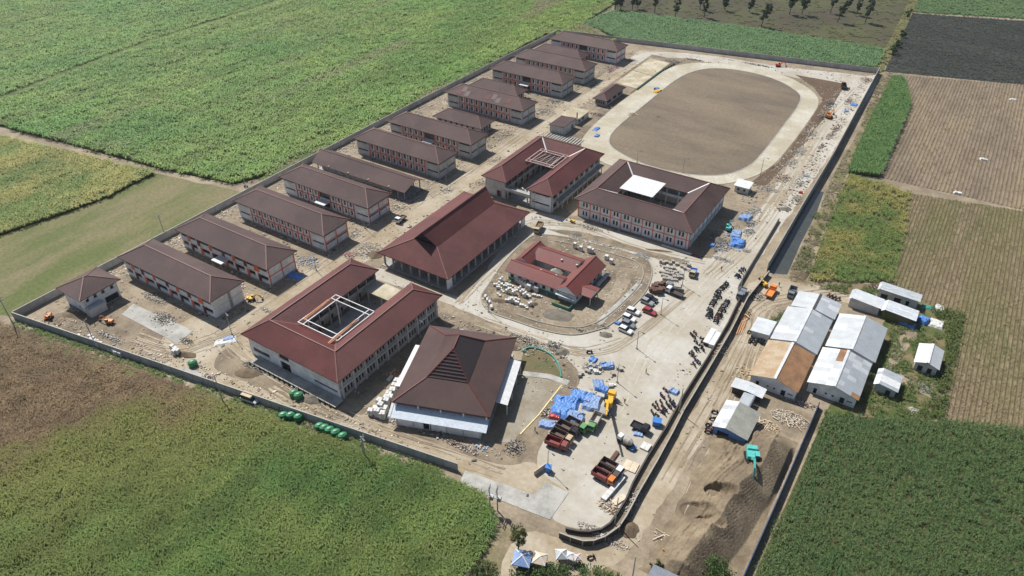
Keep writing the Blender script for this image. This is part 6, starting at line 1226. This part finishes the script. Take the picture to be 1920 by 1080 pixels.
RB = [((-192.44,91.46),5,2.6,160,'dark paving rubble strewn on the left concrete slab',('dark_block','block_grey','rubble')), ((-176.69,88.48),2.5,1.2,60,'dark rubble strip at the lower edge of the left slab',('dark_block','rubble')), ((-163.53,156.11),5,5,220,'large pile of rubble and timber at the left corner of the pavilion',('rubble','rubble_pale','block_grey')),
      ((-167.33,150.45),3,2,70,'rubble with red sheets beside the pavilion road',('rubble','rubble_pale','paint_red')), ((-177.33,139.37),3.5,3,120,'pale rubble and bags at the red-framed dormitory end',('rubble_pale','block_grey','tarp_light')), ((-174.84,185.96),3,3,90,'brick rubble at the end of the canopy dormitory',('rubble','timber_pale')), ((-175.90,161.09),2,3,50,'rubble at the dormitory corner opposite the pavilion',('rubble','rubble_pale')),
      ((-157.77,220.59),3,3,90,'timber and rubble at the left corner of the rear red block',('timber_pale','rubble')), ((-164.54,240.70),3,5,80,'building waste beside the small low hall',('block_grey','timber_pale')), ((-176.76,265.74),5,4,140,'timber and pipes strewn before the small low hall',('timber_pale','block_grey','rubble')), ((-173.63,297.24),6,4,160,'rubble rows beside the patched dormitory',('rubble','block_grey')), ((-175.98,311.88),5,3,110,'grey debris rows on the dirt road verge',('rubble','paint_grey')),
      ((-168.85,342.32),2,5,80,'line of tarped goods along the far dirt road',('tank_green','tarp_light','dark_block')), ((-171.22,369.46),2,6,90,'line of goods with red and blue sheets on the far road verge',('tarp_light','dark_block','paint_red')), ((-170.00,387.70),3,3,70,'rubble near the far end of the dirt road',('rubble','dark_block')), ((-149.60,308.25),4,2,80,'brick piles before the small hip-roofed building',('brick_brown','rubble')), ((-148.52,320.71),2,2,40,'loose boards at the small hip-roofed building',('timber','rubble')),
      ((-147.82,399.22),5,2,90,'machinery and boards at the top of the courts',('dark_block','timber','paint_blue')), ((-138.92,407.86),6,1.5,80,'dark timbers along the far road',('dark_block','rubble')), ((-104.80,418.42),8,1.2,90,'low debris line along the far wall road',('rubble','dark_block')), ((-47.51,426.39),3,4,110,'white and red rubble at the far right wall corner',('rubble_pale','paint_darkred','rubble')),
      ((-49.22,390.32),1.5,5,60,'debris by the canal wall near the far corner',('rubble','dark_block')), ((-56.38,381.81),2,4,60,'dark debris on the road edge by the reddish margin',('dark_block','paint_grey')), ((-55.58,362.75),2,4,70,'rubble row beside the orange excavator',('rubble','dark_block')), ((-55.11,341.35),3,4,100,'pale rubble row along the perimeter road, upper',('block_grey','dark_block','rubble_pale')), ((-53.94,318.93),2.5,5,120,'grey rubble row along the perimeter road, middle',('block_grey','rubble')), ((-54.02,306.59),2,4,90,'grey rubble row along the perimeter road, lower',('rubble','block_grey')),
      ((-53.10,289.85),3,4,120,'dark rubble and boards where the road narrows',('dark_block','rubble','timber')), ((-46.04,354.02),1.5,5,60,'brick rows by the canal wall, upper',('brick_brown','rubble')), ((-46.83,343.06),1.5,5,60,'brick rows by the canal wall, middle',('brick_brown','block_grey')), ((-47.31,329.46),1.2,3,40,'brick rows by the canal wall, lower',('brick_brown','rubble')), ((-45.81,288.91),1.5,3,50,'white and grey bags beside the canal wall',('rubble_pale','dark_block')), ((-43.07,274.94),2,4,80,'rubble and weeds at the canal wall before its open stretch',('rubble','weed_ground','rubble_pale')), ((-55.58,277.45),4,2,90,'pale rubble beside the site office',('block_grey','rubble')), ((-54.77,257.75),2,3,70,'pale block rows above the tarps',('rubble_pale','block_grey')), ((-52.83,247.25),2,3,80,'block rows right of the light tarps',('block_grey','dark_block')),
      ((-51.51,241.35),2,2,60,'grey crate group right of the tarps',('paint_grey','block_grey')), ((-57.25,227.03),4,4,150,'big grey scrap heap left of the bright blue tarp',('paint_grey','block_grey','dark_block')), ((-53.55,218.39),3.5,1.3,70,'grey pipe sections at the end of the ring block road',('paint_grey','block_grey')), ((-102.97,203.40),4,1.5,70,'gravel and blocks along the island kerb, upper side',('rubble','block_grey')), ((-91.57,204.63),8,1,90,'row of kerb stones along the upper island road',('rubble_pale','block_grey')), ((-103.32,212.41),5,1.5,90,'white bags and boards on the road before the ring block',('rubble_pale','rubble')), ((-78.35,205.58),3,1.2,50,'grey panels by the upper right of the island',('tarp_light','block_grey')),
      ((-88.33,144.31),6,2,150,'grey pallets and rubble by the road above the pond',('dark_block','rubble','block_grey')), ((-80.23,146.51),3,2,90,'dark scrap beside the pond',('dark_block','rubble')), ((-77.30,157.27),2.5,.8,50,'dark stones on the lower tip of the island',('dark_block','rubble')), ((-71.96,163.10),1.6,1.2,40,'dark rubble at the lower end of the brick path',('rubble','dark_block')), ((-69.02,106.58),2.5,3,110,'stones and scrap at the corner of the yellow kerb',('rubble','dark_block')), ((-81.77,99.55),6,1,110,'pinkish brick rubble in front of the louvred hall',('brick_brown','rubble_pale','rubble')), ((-76.79,102.08),2,1.5,40,'boards and blue pipes at the louvred hall corner',('tarp_light','timber_pale')), ((-100.67,97.52),4,1.5,80,'stones on the verge left of the louvred hall',('rubble','block_grey')), ((-114.14,111.19),1.5,2,50,'timber pile in the alley by the louvred hall',('timber','plank_orange')),
      ((-149.32,91.62),5,1.6,130,'spoil and stones along the walkway of the front red block',('rubble','dark_block')), ((-133.14,91.89),1.6,.8,40,'brick pallet spill before the front red block',('brick_brown','rubble_pale')), ((-221.77,78.81),3,1.2,70,'stones by the left wall corner',('rubble','rubble_pale')), ((-198.69,76.96),6,1.2,120,'stones and dug soil beside the white block row',('rubble','block_grey')), ((-203.95,96.80),6,1.5,120,'stones along the front of the nearest dormitory',('rubble','rubble_pale')), ((-157.89,81.39),2,1.2,50,'broken blocks on the small slab by the wall',('rubble_pale','brick_brown')), ((-119.30,83.42),2.5,1,50,'brick rubble between the tank rows',('brick_brown','rubble')), ((-69.71,87.38),7,1.6,150,'broken ground and stones outside the end of the front wall',('rubble','dark_block')),
      ((-37.91,95.34),6,1.5,150,'white rubble outside the curved wall',('rubble_pale','rubble')), ((-36.36,107.67),1.5,4,70,'white rubble strip outside the wall by the lane',('rubble_pale','rubble')), ((-37.33,170.76),2,5,70,'timber and rubble on the lane verge',('timber_pale','rubble')), ((-37.11,192.04),2,4,90,'planks and scrap along the orange boarding',('timber','dark_block')), ((-37.36,203.53),3,3,110,'scrap and stones by the yellow excavator',('dark_block','rubble','rubble_pale')), ((-27.89,165.78),3,2.5,90,'timber waste heap left of the rusty shed',('timber_pale','timber')), ((-12.27,154.72),4.5,2.6,260,'big pale timber and rubble heap beside the maize fence',('timber_pale','rubble','rubble_pale')), ((-16.21,148.81),3,2,110,'timber offcuts behind the olive-roofed shed',('timber_pale','timber')), ((-11.49,162.28),5,1.5,120,'rubbish strewn before the white sheds',('rubble_pale','brick_brown','rubble')), ((16.65,186.25),1.6,1.6,70,'grey scrap heap in the weeds',('paint_grey','block_grey')), ((15.51,175.82),1.6,1,60,'white plastic waste at the maize edge',('rubble_pale',)), ((-5.09,229.10),2.5,1.5,70,'scrap beside the uppermost shed',('dark_block','rubble_pale','paint_darkred')),
      ((-25.29,102.54),3,1.2,60,'stones at the foot of the soil hill',('rubble','timber_pale')), ((-40.86,103.90),2.2,2.2,110,'grey sheeting and scrap heap beside the curved wall',('paint_grey','rubble_pale','timber')), ((-39.32,103.08),2.4,1.2,60,'brown timber stack beside the curved wall',('timber','brick_brown')), ((-66.04,144.31),3,2,100,'mixed goods above the blue tarps',('tarp_light','dark_block','timber')), ((-64.86,133.38),3,1,70,'bags and barrels along the upper tarp edge',('rubble_pale','tarp_light','dark_block')), ((-56.05,129.28),1.6,1.6,30,'loose boards under the crane',('timber','block_grey')), ((-68.27,121.53),1.6,2,60,'scrap beside the pale blue tarp',('dark_block','rubble_pale')), ((-48.29,228.52),1.5,1.5,40,'blocks below the bright blue tarp',('rubble_pale','rubble')),
      ((-172.52,138.48),1.5,2,30,'white bags on the road by the front red block',('rubble_pale',)), ((-167.70,112.26),2.4,.8,40,'pale stones on the road by the front red block',('rubble_pale','rubble')), ((-165.92,207.40),2,3,50,'soil and stones at the long low hall end',('rubble','block_grey')), ((-135.11,317.24),2,3,50,'scrap by the track edge',('dark_block','timber')), ((-135.40,269.47),1.8,2,50,'dark scrap at the corner of the rear red block',('dark_block','rubble')), ((-122.67,321.14),1,1,10,'stones on the infield',('dark_block',))]
for (p, rx, ry, n, lb, ms) in RB: rubble(p, rx*1.12, ry*1.12, int(n*2.2), lb, mats=ms, planks=int(n/14) if any('timber' in m for m in ms) else 0, smax=.4, smin=.1)
for p, rx, ry, h, m, lb in (((-126.23,91.28), 3.2, 2.2, 1.3, 'sand_grey', 'dark soil heap beside the green tank pair'), ((-86.72,160.09), 6.5, 3.6, .7, 'sand_grey', 'wide grey gravel heap on the island'), ((-96.21,161.00), 1.4, 1.4, .8, 'sand_brown', 'small brown soil heap by the green terrace'), ((-106.98,156.23), 2.6, 1.6, .8, 'sand_brown', 'brown soil heap at the left edge of the island'), ((-33.77,100.16), 2.6, 2.4, 1.0, 'sand_brown', 'round brown soil heap outside the curved wall'),
                            ((-45.14,265.23), 2.6, 1.5, .8, 'sand_grey', 'oval grey soil heap by the perimeter road'), ((-105.21,205.45), 2.2, 1.6, .8, 'sand_grey', 'grey gravel heap on the upper road by the island'), ((-69.67,159.67), 2.2, 1.5, .7, 'sand_grey', 'grey heap below the brick path'), ((-149.52,88.81), 4, 2.2, .9, 'sand_brown', 'spoil mound before the front red block walkway'), ((-172.19,84.08), 4.5, 1.6, 1.0, 'sand_brown', 'spoil mound by the white stacks on the left yard'),
                            ((-90.85,139.21), 3, 1.5, .7, 'sand_brown', 'spoil mound above the pond'), ((-76.99,145.69), 2.2, 1.6, .9, 'sand_grey', 'grey spoil heap right of the pond'), ((-159.23,155.55), 3.0, 3.0, 1.3, 'sand_brown', 'spoil heap at the pavilion corner'), ((-59.64,229.75), 3.2, 2.4, .9, 'sand_grey', 'grey gravel heap by the tarps'), ((-28.12,223.66), 3.0, 3.0, 1.2, 'sand_brown', 'earth dam at the canal end'), ((-218.38,77.66), 4.5, 2.0, .6, 'sand_brown', 'spoil mound in the left wall corner'), ((-61.75,232.73), 1.5, 1.5, .6, 'sand_grey', 'small gravel heap beside the ring block'), ((-74.93,211.78), 5, .8, .4, 'sand_brown', 'low spoil ridge before the ring block'), ((-147.64,125.57), .6, .6, .4, 'sand_grey', 'tiny gravel heap')):
    if 'tiny' in lb: continue
    mound('soil_heap', p, rx, ry, h, m, lb, rz=R(20), seed=p[0]*.13)

# ---------------- scattered debris that nobody could count ----------------
def litter(name, poly, dens, smin, smax, mats, label, thr=.5, seed=0):
    P = np.array(poly); x0, y0 = P.min(0); x1, y1 = P.max(0); n = int((x1-x0)*(y1-y0)*dens); x, y = rs.uniform(x0, x1, n), rs.uniform(y0, y1, n)
    k = inside(poly, x, y) & ~inside(TRK, x, y) & ~((x > -70) & (x < -45) & (y > 100) & (y < 205) & (rs.rand(n) < .8)) & (nz(x, y, .12, seed)*.5+nz(x, y, .45, seed+1)*.5 > thr); x, y = x[k], y[k]; mb = MB()
    for a, b in zip(x, y):
        s = rnd.uniform(smin, smax)*(1 if rnd.random() < .85 else 1.8); mb.mi = rnd.randrange(len(mats)); mb.rbox((a, b, .02), (s*rnd.uniform(.7,2.2), s, s*.45), rnd.random()*3, .75)
    tag(mb.build(name, mats, None), label, 'debris', None, 'stuff')
SITE = [(-231,68),(-170,78),(-80,94),(-47,96),(-40,120),(-42,200),(-46,260),(-45,436),(-182,413),(-230,406)]
litter('site_debris', SITE, .35, .1, .36, ['rubble','block_grey','rubble','timber_pale','dark_block','dirt'], 'small stones, offcuts and litter scattered over the building site', .52, 201)
litter('yard_debris', [(-231,98),(-174,98),(-174,400),(-231,400)], .9, .1, .42, ['rubble','block_grey','timber_pale','dark_block','rubble_pale'], 'rubble and litter in the yards between the dormitories', .48, 211)
litter('lane_debris', [(-40.5,205.0),(-23.0,217.8),(-9.8,219.2),(-12.9,204.1),(-21.3,186.7),(-23.7,163.2),(-22.1,140.6),(-29.5,129.6),(-28.7,95.5),(-47.4,80.4),(-41.0,90.9),(-33.5,105.9),(-35.1,156.0)], .45, .1, .32, ['rubble','timber_pale','rubble_pale','dirt'], 'stones and litter along the lane outside the wall', .5, 221)
for i, (po, dn, ms, lb) in enumerate((([(-63,262),(-57,262),(-53,330),(-52.5,400),(-56,412),(-58,400),(-58,330)], 1.3, ['rubble','dark_block','block_grey','timber','rubble_pale'], 'dense row of stones and bricks on the inner edge of the perimeter road'), ([(-49,262),(-42,262),(-43,330),(-45.5,430),(-50,430),(-48,330)], 1.1, ['rubble','brick_brown','block_grey','rubble_pale','dark_block'], 'dense row of bricks and scrap along the canal wall'), ([(-161.5,160),(-157,160),(-157,330),(-162,330)], .9, ['rubble','timber_pale','rubble_pale','dark_block'], 'debris along the inner edge of the dormitory road'), ([(-176,100),(-172.5,100),(-172.5,400),(-176,400)], .9, ['rubble','rubble_pale','dark_block','block_grey'], 'debris at the dormitory ends'),
    ([(-228,69),(-150,82),(-90,92),(-90,95),(-150,86),(-228,74)], .9, ['rubble','rubble_pale','timber_pale','dark_dirt'], 'stones along the inside of the front wall'), (ISL, .8, ['rubble','block_grey','dark_dirt','rubble_pale'], 'loose stones on the island'), ([(-68.9,142.5),(-59.8,148.3),(-54.3,133.9),(-54.4,124.6),(-64.7,111.4),(-69.8,117.1),(-69.6,134.2)], 1.2, ['rubble','tarp_light','dark_block','block_white','timber'], 'small goods and scraps round the tarps'), ([(-63.4,231.7),(-55.8,264.4),(-51.5,257.4),(-49.9,227.5),(-56.8,219.2)], 1.2, ['rubble','dark_block','block_grey','tarp_light'], 'small goods and scraps by the ring block tarps'), ([(-230,97),(-226,97),(-226,400),(-230,400)], 1.0, ['rubble_pale','rubble','timber_pale'], 'rubble strip behind the dormitories'), ([(-120.5,141.0),(-94.1,144.2),(-76.3,146.1),(-69.6,142.1),(-72.9,140.0),(-91.8,137.7),(-115.0,136.6)], 1.0, ['rubble','dark_block','rubble_pale'], 'stones along the road above the louvred hall'), ([(-75.2,192.2),(-64.8,214.1),(-57.1,199.9),(-68.6,182.1)], 1.0, ['block_grey','rubble'], 'broken pavers round the pallets'), ([(-108.7,94.8),(-66.8,101.8),(-68.6,104.7),(-109.4,97.8)], 1.0, ['rubble','rubble_pale','brick_brown'], 'stones along the road before the louvred hall'))):
    litter('strip_debris', po, dn, .12, .42, ms, lb, .3, 300+7*i)
litter('bank_debris', bank, .6, .15, .6, ['bank_soil','rubble','sand_brown'], 'clods of soil on the canal bank', .45, 231)

# ---------------- lamp posts and poles ----------------
def lamp_post(c, h, rz, label, arm=1.6, twin=False, name='lamp_post', group='lamp posts on the site', mat='steel_grey'):
    t = thing(name, (*c, .02), label, 'lamp post', group, rz); MB().cyl((0,0,0), .13, h, 8, .07).build('pole', mat, t); piece('base', 'new_concrete', t, (0, 0, .2), (.5, .5, .4))
    for s in ((1, -1) if twin else (1,)): MB().bar((0,0,h-.1),(s*arm,0,h+.25),.1).build('arm', mat, t); piece('lamp_head', 'dark_steel', t, (s*(arm+.35), 0, h+.27), (.9, .36, .12))
    return t
for p, h, lb in (((-58.96,158.88), 7, 'grey lamp post below the parked cars'), ((-59.48,177.93), 6.6, 'grey lamp post right of the red car'), ((-59.76,196.44), 7, 'grey lamp post beside the paving pallets'), ((-57.48,142.61), 7, 'grey lamp post above the yellow crane'), ((-58.30,105.17), 7, 'grey lamp post at the small blue guard cabin'), ((-167.54,98.15), 8.5, 'lamp post at the pale end of the nearest dormitory'), ((-170.39,137.13), 7.5, 'lamp post at the red-framed dormitory end'), ((-174.91,167.05), 7.5, 'lamp post by the road at the bright red-framed end'), ((-170.43,175.34), 7, 'lamp post at the canopy dormitory end'), ((-171.37,213.19), 7, 'lamp post at the grey dormitory end behind the low hall'), ((-172.26,324.31), 7, 'lamp post at the third far dormitory end'), ((-172.74,341.74), 7, 'lamp post at the second far dormitory end'), ((-117.38,128.33), 7, 'curved lamp post in the alley of the front red block'), ((-111.04,271.03), 6, 'thin post at the left of the infield edge'), ((-90.54,272.67), 7, 'thin post at the lower infield edge'), ((-61.63,286.20), 9, 'tall thin post behind the site office'), ((-106.62,149.81), 6, 'lamp post at the left tip of the island'), ((-99.71,83.33), 8, 'lamp post inside the front wall before the hall')):
    lamp_post(p, h, R(-20), lb)
def utility_pole(c, h, label, cross=2, lean=0, rz=0.3, mat='raw_concrete', box=False):
    t = thing('utility_pole', (*c, .0), label, 'pole', 'utility poles', rz); MB().cyl((0,0,0), .18, h, 8, .1).build('pole', mat, t)
    for k in range(cross): piece('cross_arm', 'dark_steel', t, (0, 0, h-.3-.8*k), (.14, 2.0, .14))
    for k in range(cross):
        for s in (-.9, 0, .9): piece('insulator', 'block_white', t, (0, s, h-.12-.8*k), (.12, .12, .22))
    if box: piece('transformer', 'steel_grey', t, (.5, 0, h*.55), (.9, .9, 1.2))
    t.rotation_euler = (lean, 0, rz); return t
utility_pole((-227.56,63.62), 12, 'tall concrete pole outside the left wall corner')
utility_pole((-236.71,163.66), 9.8, 'pole with white lamp box at the end of the field path')
utility_pole((-235.42,123.73), 8.5, 'thin pole on the meadow behind the second dormitory')
utility_pole((-145.80,76.93), 10.6, 'pole at the front wall left of the minibus')
utility_pole((-98.89,83.03), 8.5, 'pole with cross arms at the front wall by the tank row')
utility_pole((-63.76,87.53), 8.5, 'left pole of the transformer pair by the slab', box=True); utility_pole((-62.01,88.11), 8.5, 'right pole of the transformer pair by the slab', box=True)
utility_pole((-36.88,99.55), 10, 'pole on the curved wall end', 0); utility_pole((-38.16,141.09), 9, 'pole at the inner wall above the blue box', 0); utility_pole((-27.04,87.36), 11, 'pole at the bottom edge on the dirt junction', 0); utility_pole((-42.18,202.92), 8, 'pole at the wall bend by the motorcycles', 0); utility_pole((-268.69,164.96), 8, 'thin pole on the field path edge', 1); utility_pole((-201.48,73.41), 8, 'pole in the left yard beside the block row', 1); utility_pole((-212.18,79.64), 7, 'short pole before the corner house', 1)

# ---------------- trees ----------------
def tree(c, h, cr, label, lean=(0, 0), tint=(.045,.085,.025), group=None, name='tree', leaves=420, slim=.6, low=.35, size=.3):
    t = thing(name, (*c, 0), label, 'tree', group); mb = MB(); top = Vector((lean[0]*h, lean[1]*h, h*.8)); mid = Vector((lean[0]*h*.35, lean[1]*h*.35, h*.42))
    r0 = max(.1, h*.022)
    def limb(a, b, ra, rb):
        a, b = Vector(a), Vector(b); d_ = (b-a).normalized(); u = d_.orthogonal().normalized(); v = d_.cross(u); vs = []
        for p_, r_ in ((a, ra), (b, rb)):
            for i in range(6): q_ = i*math.pi/3; vs.append(p_+u*math.cos(q_)*r_+v*math.sin(q_)*r_)
        mb.add(vs, [(i, (i+1) % 6, 6+(i+1) % 6, 6+i) for i in range(6)])
    limb((0,0,0), mid, r0, r0*.7); limb(mid, top, r0*.7, r0*.3)
    for k in range(6):
        a = mid.lerp(top, rnd.random()*.8); an = rnd.random()*6.28; limb(a, a+Vector((math.cos(an)*cr*.7, math.sin(an)*cr*.7, h*.14)), r0*.35, r0*.1)
    mb.build('trunk', 'bark', t)
    n = leaves; cl = max(5, n//40); P = []
    for k in range(cl):
        f = rnd.uniform(low, 1.0); ax = mid.lerp(top, max(0, (f-.42)/.58)) if f > .42 else mid*(f/.42); ax = Vector((ax.x, ax.y, h*f)); rr = cr*(.35+.75*math.sin(math.pi*min(1, max(.06, (f-low)/(1-low)*.9+.05))))
        an = rnd.random()*6.28; q_ = math.sqrt(rnd.random()); P.append((ax+Vector((math.cos(an), math.sin(an), 0))*rr*q_, cr*rnd.uniform(.25,.45)))
    V, F, T = [], [], []
    for k in range(n):
        b, rr = P[k % cl]; dv = Vector((rnd.gauss(0,1), rnd.gauss(0,1), rnd.gauss(0,.8))).normalized()*rr*rnd.random()**.4; p_ = b+dv
        nv = (dv.normalized()+Vector((rnd.gauss(0,.5), rnd.gauss(0,.5), .5+rnd.gauss(0,.4)))).normalized(); u = nv.orthogonal().normalized(); v = nv.cross(u); s = size*rnd.uniform(.6,1.3); i0 = len(V); rot = rnd.random()*6.28; u, v = u*math.cos(rot)+v*math.sin(rot), v*math.cos(rot)-u*math.sin(rot)
        V += [p_-u*s, p_+v*s*.5, p_+u*s, p_-v*s*.5]; F += [(i0,i0+1,i0+2,i0+3)]; kk = rnd.uniform(.7,1.4); T += [(tint[0]*kk*rnd.uniform(.9,1.3), tint[1]*kk, tint[2]*kk, 1)]*4
    me = bpy.data.meshes.new('crown'); me.from_pydata([tuple(v) for v in V], [], F); at = me.color_attributes.new('tint', 'FLOAT_COLOR', 'POINT'); at.data.foreach_set('color', np.array(T, np.float32).ravel()); me.materials.append(MATS['leaf'])
    put('crown', me, t); return t
tree((-52.33,82.04), 7.5, 1.9, 'slim young tree by the transformer poles', (-.03,.02), leaves=1500, size=.22, tint=(.075,.1,.03))
tree((-53.72,71.09), 6.2, 2.3, 'round dark tree at the bottom edge left of the tents', leaves=1800, size=.22, tint=(.05,.085,.028))
tree((-12.61,98.34), 5.0, 3.6, 'broad green bush tree at the bottom edge by the soil hill', leaves=2600, size=.26, low=.12, tint=(.06,.11,.03))
tree((-24.16,94.01), 2.6, 1.2, 'small bush at the corner of the panel-roofed hut', leaves=500, size=.2, low=.1, tint=(.07,.11,.035))
tree((-41.37,79.41), 2.6, 3.4, 'low bush at the bottom edge below the stalls', leaves=1600, size=.25, low=.1, tint=(.06,.105,.03))
TB = [(-180.39,480.73), (-195.78,481.46), (-163.97,490.72), (-172.79,505.82), (-157.55,512.09), (-125.05,489.77), (-117.25,526.32), (-110.24,530.59), (-94.40,543.12), (-85.58,524.58), (-86.38,555.34), (-78.94,548.19), (-70.25,533.93), (-211.47,479.31), (-220.35,470.94), (-217.24,472.83), (-209.98,484.73), (-141.75,517.25)]
TH = [12,14,13,12,8,13,13,13,12,12,11,11,14,12,13,12,9,8]
for i, (p, h) in enumerate(zip(TB, TH)):
    tree(p, h*1.15, 1.9 if i not in (6,7,12,5) else 2.8, 'tall slender tree on the far field, left group' if i in (13,14,15,16,1) else 'tall slender tree on the far field, %s' % ('centre group' if i in (0,2,3,4,17) else 'right group'), (.18 if i in (5,9) else .06, -.04), leaves=1100, size=.62, tint=(.05,.09,.036), group='trees on the far field, '+('left' if i in (13,14,15,16,1) else 'centre' if i in (0,2,3,4,17) else 'right'), low=.3)
for p, h, r_, lb in (((-42.60,476.69), 5, 3.2, 'round dark bush on the verge at the dark field corner'), ((-44.73,513.42), 4, 2.2, 'small bush on the verge beside the dark field'), ((-48.76,560.87), 5, 2.2, 'bush at the top of the verge'), ((-43.37,492.96), 4, 2.4, 'bush on the verge just above the round dark bush')):
    tree(p, h, r_, lb, leaves=420, size=.55, low=.1, name='bush')

# ---------------- tents, stalls and people by the lane ----------------
def tent(c, w, h, mat, label, rz=0, post='steel_white'):
    t = thing('tent', (*c, .02), label, 'tent', None, rz); a = w/2
    mb = MB(); mb.add([(-a,-a,h),(a,-a,h),(a,a,h),(-a,a,h),(0,0,h+w*.3),(-a,-a,h-.3),(a,-a,h-.3),(a,a,h-.3),(-a,a,h-.3)], [(0,1,4),(1,2,4),(2,3,4),(3,0,4),(0,5,6,1),(1,6,7,2),(2,7,8,3),(3,8,5,0)]); mb.build('canopy', mat, t)
    for sx in (-a+.1, a-.1):
        for sy in (-a+.1, a-.1): piece('pole', post, t, (sx, sy, h/2), (.08, .08, h))
    for s in (-1, 1): MB().bar((s*a,s*a,h+.02),(0,0,h+w*.3+.02),.22,.05).build('seam_stripe', 'canopy_white', t); MB().bar((s*a,-s*a,h+.02),(0,0,h+w*.3+.02),.22,.05).build('seam_stripe', 'canopy_white', t)
    return t
tent((-49.63,79.32), 4.0, 2.3, 'tarp_light', 'blue pyramid tent with white seams at the bottom edge', .35)
tent((-46.35,81.42), 3.0, 2.2, 'timber_pale', 'cream tent beside the blue one', .3)
tent((-42.89,84.87), 2.6, 2.2, 'sheet_grey', 'grey stall canopy right of the tents', .6); tent((-41.16,85.66), 1.9, 2.1, 'canopy_white', 'white stall canopy right of the grey one', .2); tent((-39.58,86.20), 1.6, 2.1, 'steel_pink', 'pink and white parasol stall at the end of the stalls', .7)
def person(c, rz, top, label, helmet='paint_yellow', step=.12):
    t = thing('person', (*c, .02), label, 'person', None, rz)
    me = bpy.data.meshes.new('body'); V = [(0,0,.95),(0,0,1.2),(0,0,1.42),(0,0,1.52),(0,.18,1.4),(.05,.26,1.15),(.12,.26,.9),(0,-.18,1.4),(.05,-.26,1.15),(-.05,-.26,.9),(step*.6,.1,.5),(step,.11,.04),(step+.12,.11,.03),(-step*.4,-.1,.5),(-step,-.11,.04),(-step+.12,-.11,.03)]
    E = [(0,1),(1,2),(2,3),(2,4),(4,5),(5,6),(2,7),(7,8),(8,9),(0,10),(10,11),(11,12),(0,13),(13,14),(14,15)]; me.from_pydata(V, E, [])
    o = put('body', me, t); o.modifiers.new('skin', 'SKIN'); sk = me.skin_vertices[0].data; rad = [.15,.15,.15,.07,.08,.055,.045,.08,.055,.045,.08,.05,.045,.08,.05,.045]
    for i, r_ in enumerate(rad): sk[i].radius = (r_, r_)
    sk[0].use_root = True; sb = o.modifiers.new('sub', 'SUBSURF'); sb.levels = sb.render_levels = 1; me.materials.append(MATS[top])
    hd = MB(); n = 10
    for k in range(6):
        pass
    bm = bmesh.new(); bmesh.ops.create_uvsphere(bm, u_segments=10, v_segments=8, radius=.12); bmesh.ops.scale(bm, vec=(1, .85, 1.15), verts=bm.verts); hm = bpy.data.meshes.new('head'); bm.to_mesh(hm); bm.free(); hm.materials.append(MATS['skin']); ho = put('head', hm, t, (0.02, 0, 1.65))
    bm = bmesh.new(); bmesh.ops.create_uvsphere(bm, u_segments=10, v_segments=8, radius=.145); bmesh.ops.delete(bm, geom=[v for v in bm.verts if v.co.z < 0], context='VERTS'); hm = bpy.data.meshes.new('helmet'); bm.to_mesh(hm); bm.free(); hm.materials.append(MATS[helmet]); put('helmet', hm, t, (0.02, 0, 1.69))
    return t
for p, rz, top, lb in (((-130.53,83.48), 1, 'cloth_dark', 'left one of two people walking past the minibus, in dark clothes'), ((-130.40,84.52), .6, 'cloth_dark', 'right one of two people walking past the minibus, in dark clothes'), ((-170.60,127.34), 2, 'cloth_dark', 'person standing on the road before the red-framed dormitory end'), ((-52.22,150.64), .3, 'cloth_dark', 'person walking across the open parking ground'), ((-51.76,211.78), 1.2, 'cloth_dark', 'person walking near the top of the parking ground'), ((-52.10,136.30), 2, 'cloth_dark', 'person standing right of the yellow crane'), ((-32.28,213.03), 2.4, 'cloth_dark', 'person on the lane beside the yellow excavator'), ((-24.56,98.45), 1, 'hivis', 'person in orange vest at the foot of the soil hill'), ((-23.52,97.21), .4, 'hivis', 'person in orange vest beside the panel-roofed hut, nearest it'), ((-67.65,114.39), .4, 'cloth_dark', 'person standing left of the dump truck row')):
    person(p, rz, top, lb)
# orange boarding outside the wall bend
t = thing('board_pile', (*(-36.08,187.93), .03), 'long rusty orange boards stacked between the two low walls', 'boards', rz=heading((-35.20,177.87), (-37.61,198.29)))
for k in range(7): piece('board', 'plank_orange' if k % 2 else 'sheet_rust', t, (rnd.uniform(-1,1)+(-2.5 if k % 2 else 2.5), -.9+k*.3, .12+.06*(k % 3)), (8.5, .28, .08), rnd.uniform(-.03,.03))
single_out([o for o in C.objects if o.get('group') and o.parent is None and o.name.split('.')[0] in ('motorcycle','block_stack','septic_tank','tree','plank','concrete_beam')])
scene.render.resolution_x, scene.render.resolution_y = 1024, 576
# ---------------- haze: the thin dusty air over the plain ----------------
hz = MB().box(-3400, 3400, -2900, 3900, -1, 150).build('haze', 'dirt'); hz.data.materials.clear()
hm = bpy.data.materials.new('haze'); hm.use_nodes = True; hn = hm.node_tree; hn.nodes.clear()
pv = hn.nodes.new('ShaderNodeVolumePrincipled'); pv.inputs['Density'].default_value = .00007; pv.inputs['Color'].default_value = (.9, .94, 1, 1); pv.inputs['Anisotropy'].default_value = .2
ho_ = hn.nodes.new('ShaderNodeOutputMaterial'); hn.links.new(pv.outputs[0], ho_.inputs['Volume']); hz.data.materials.append(hm); tag(hz, kind='stuff')
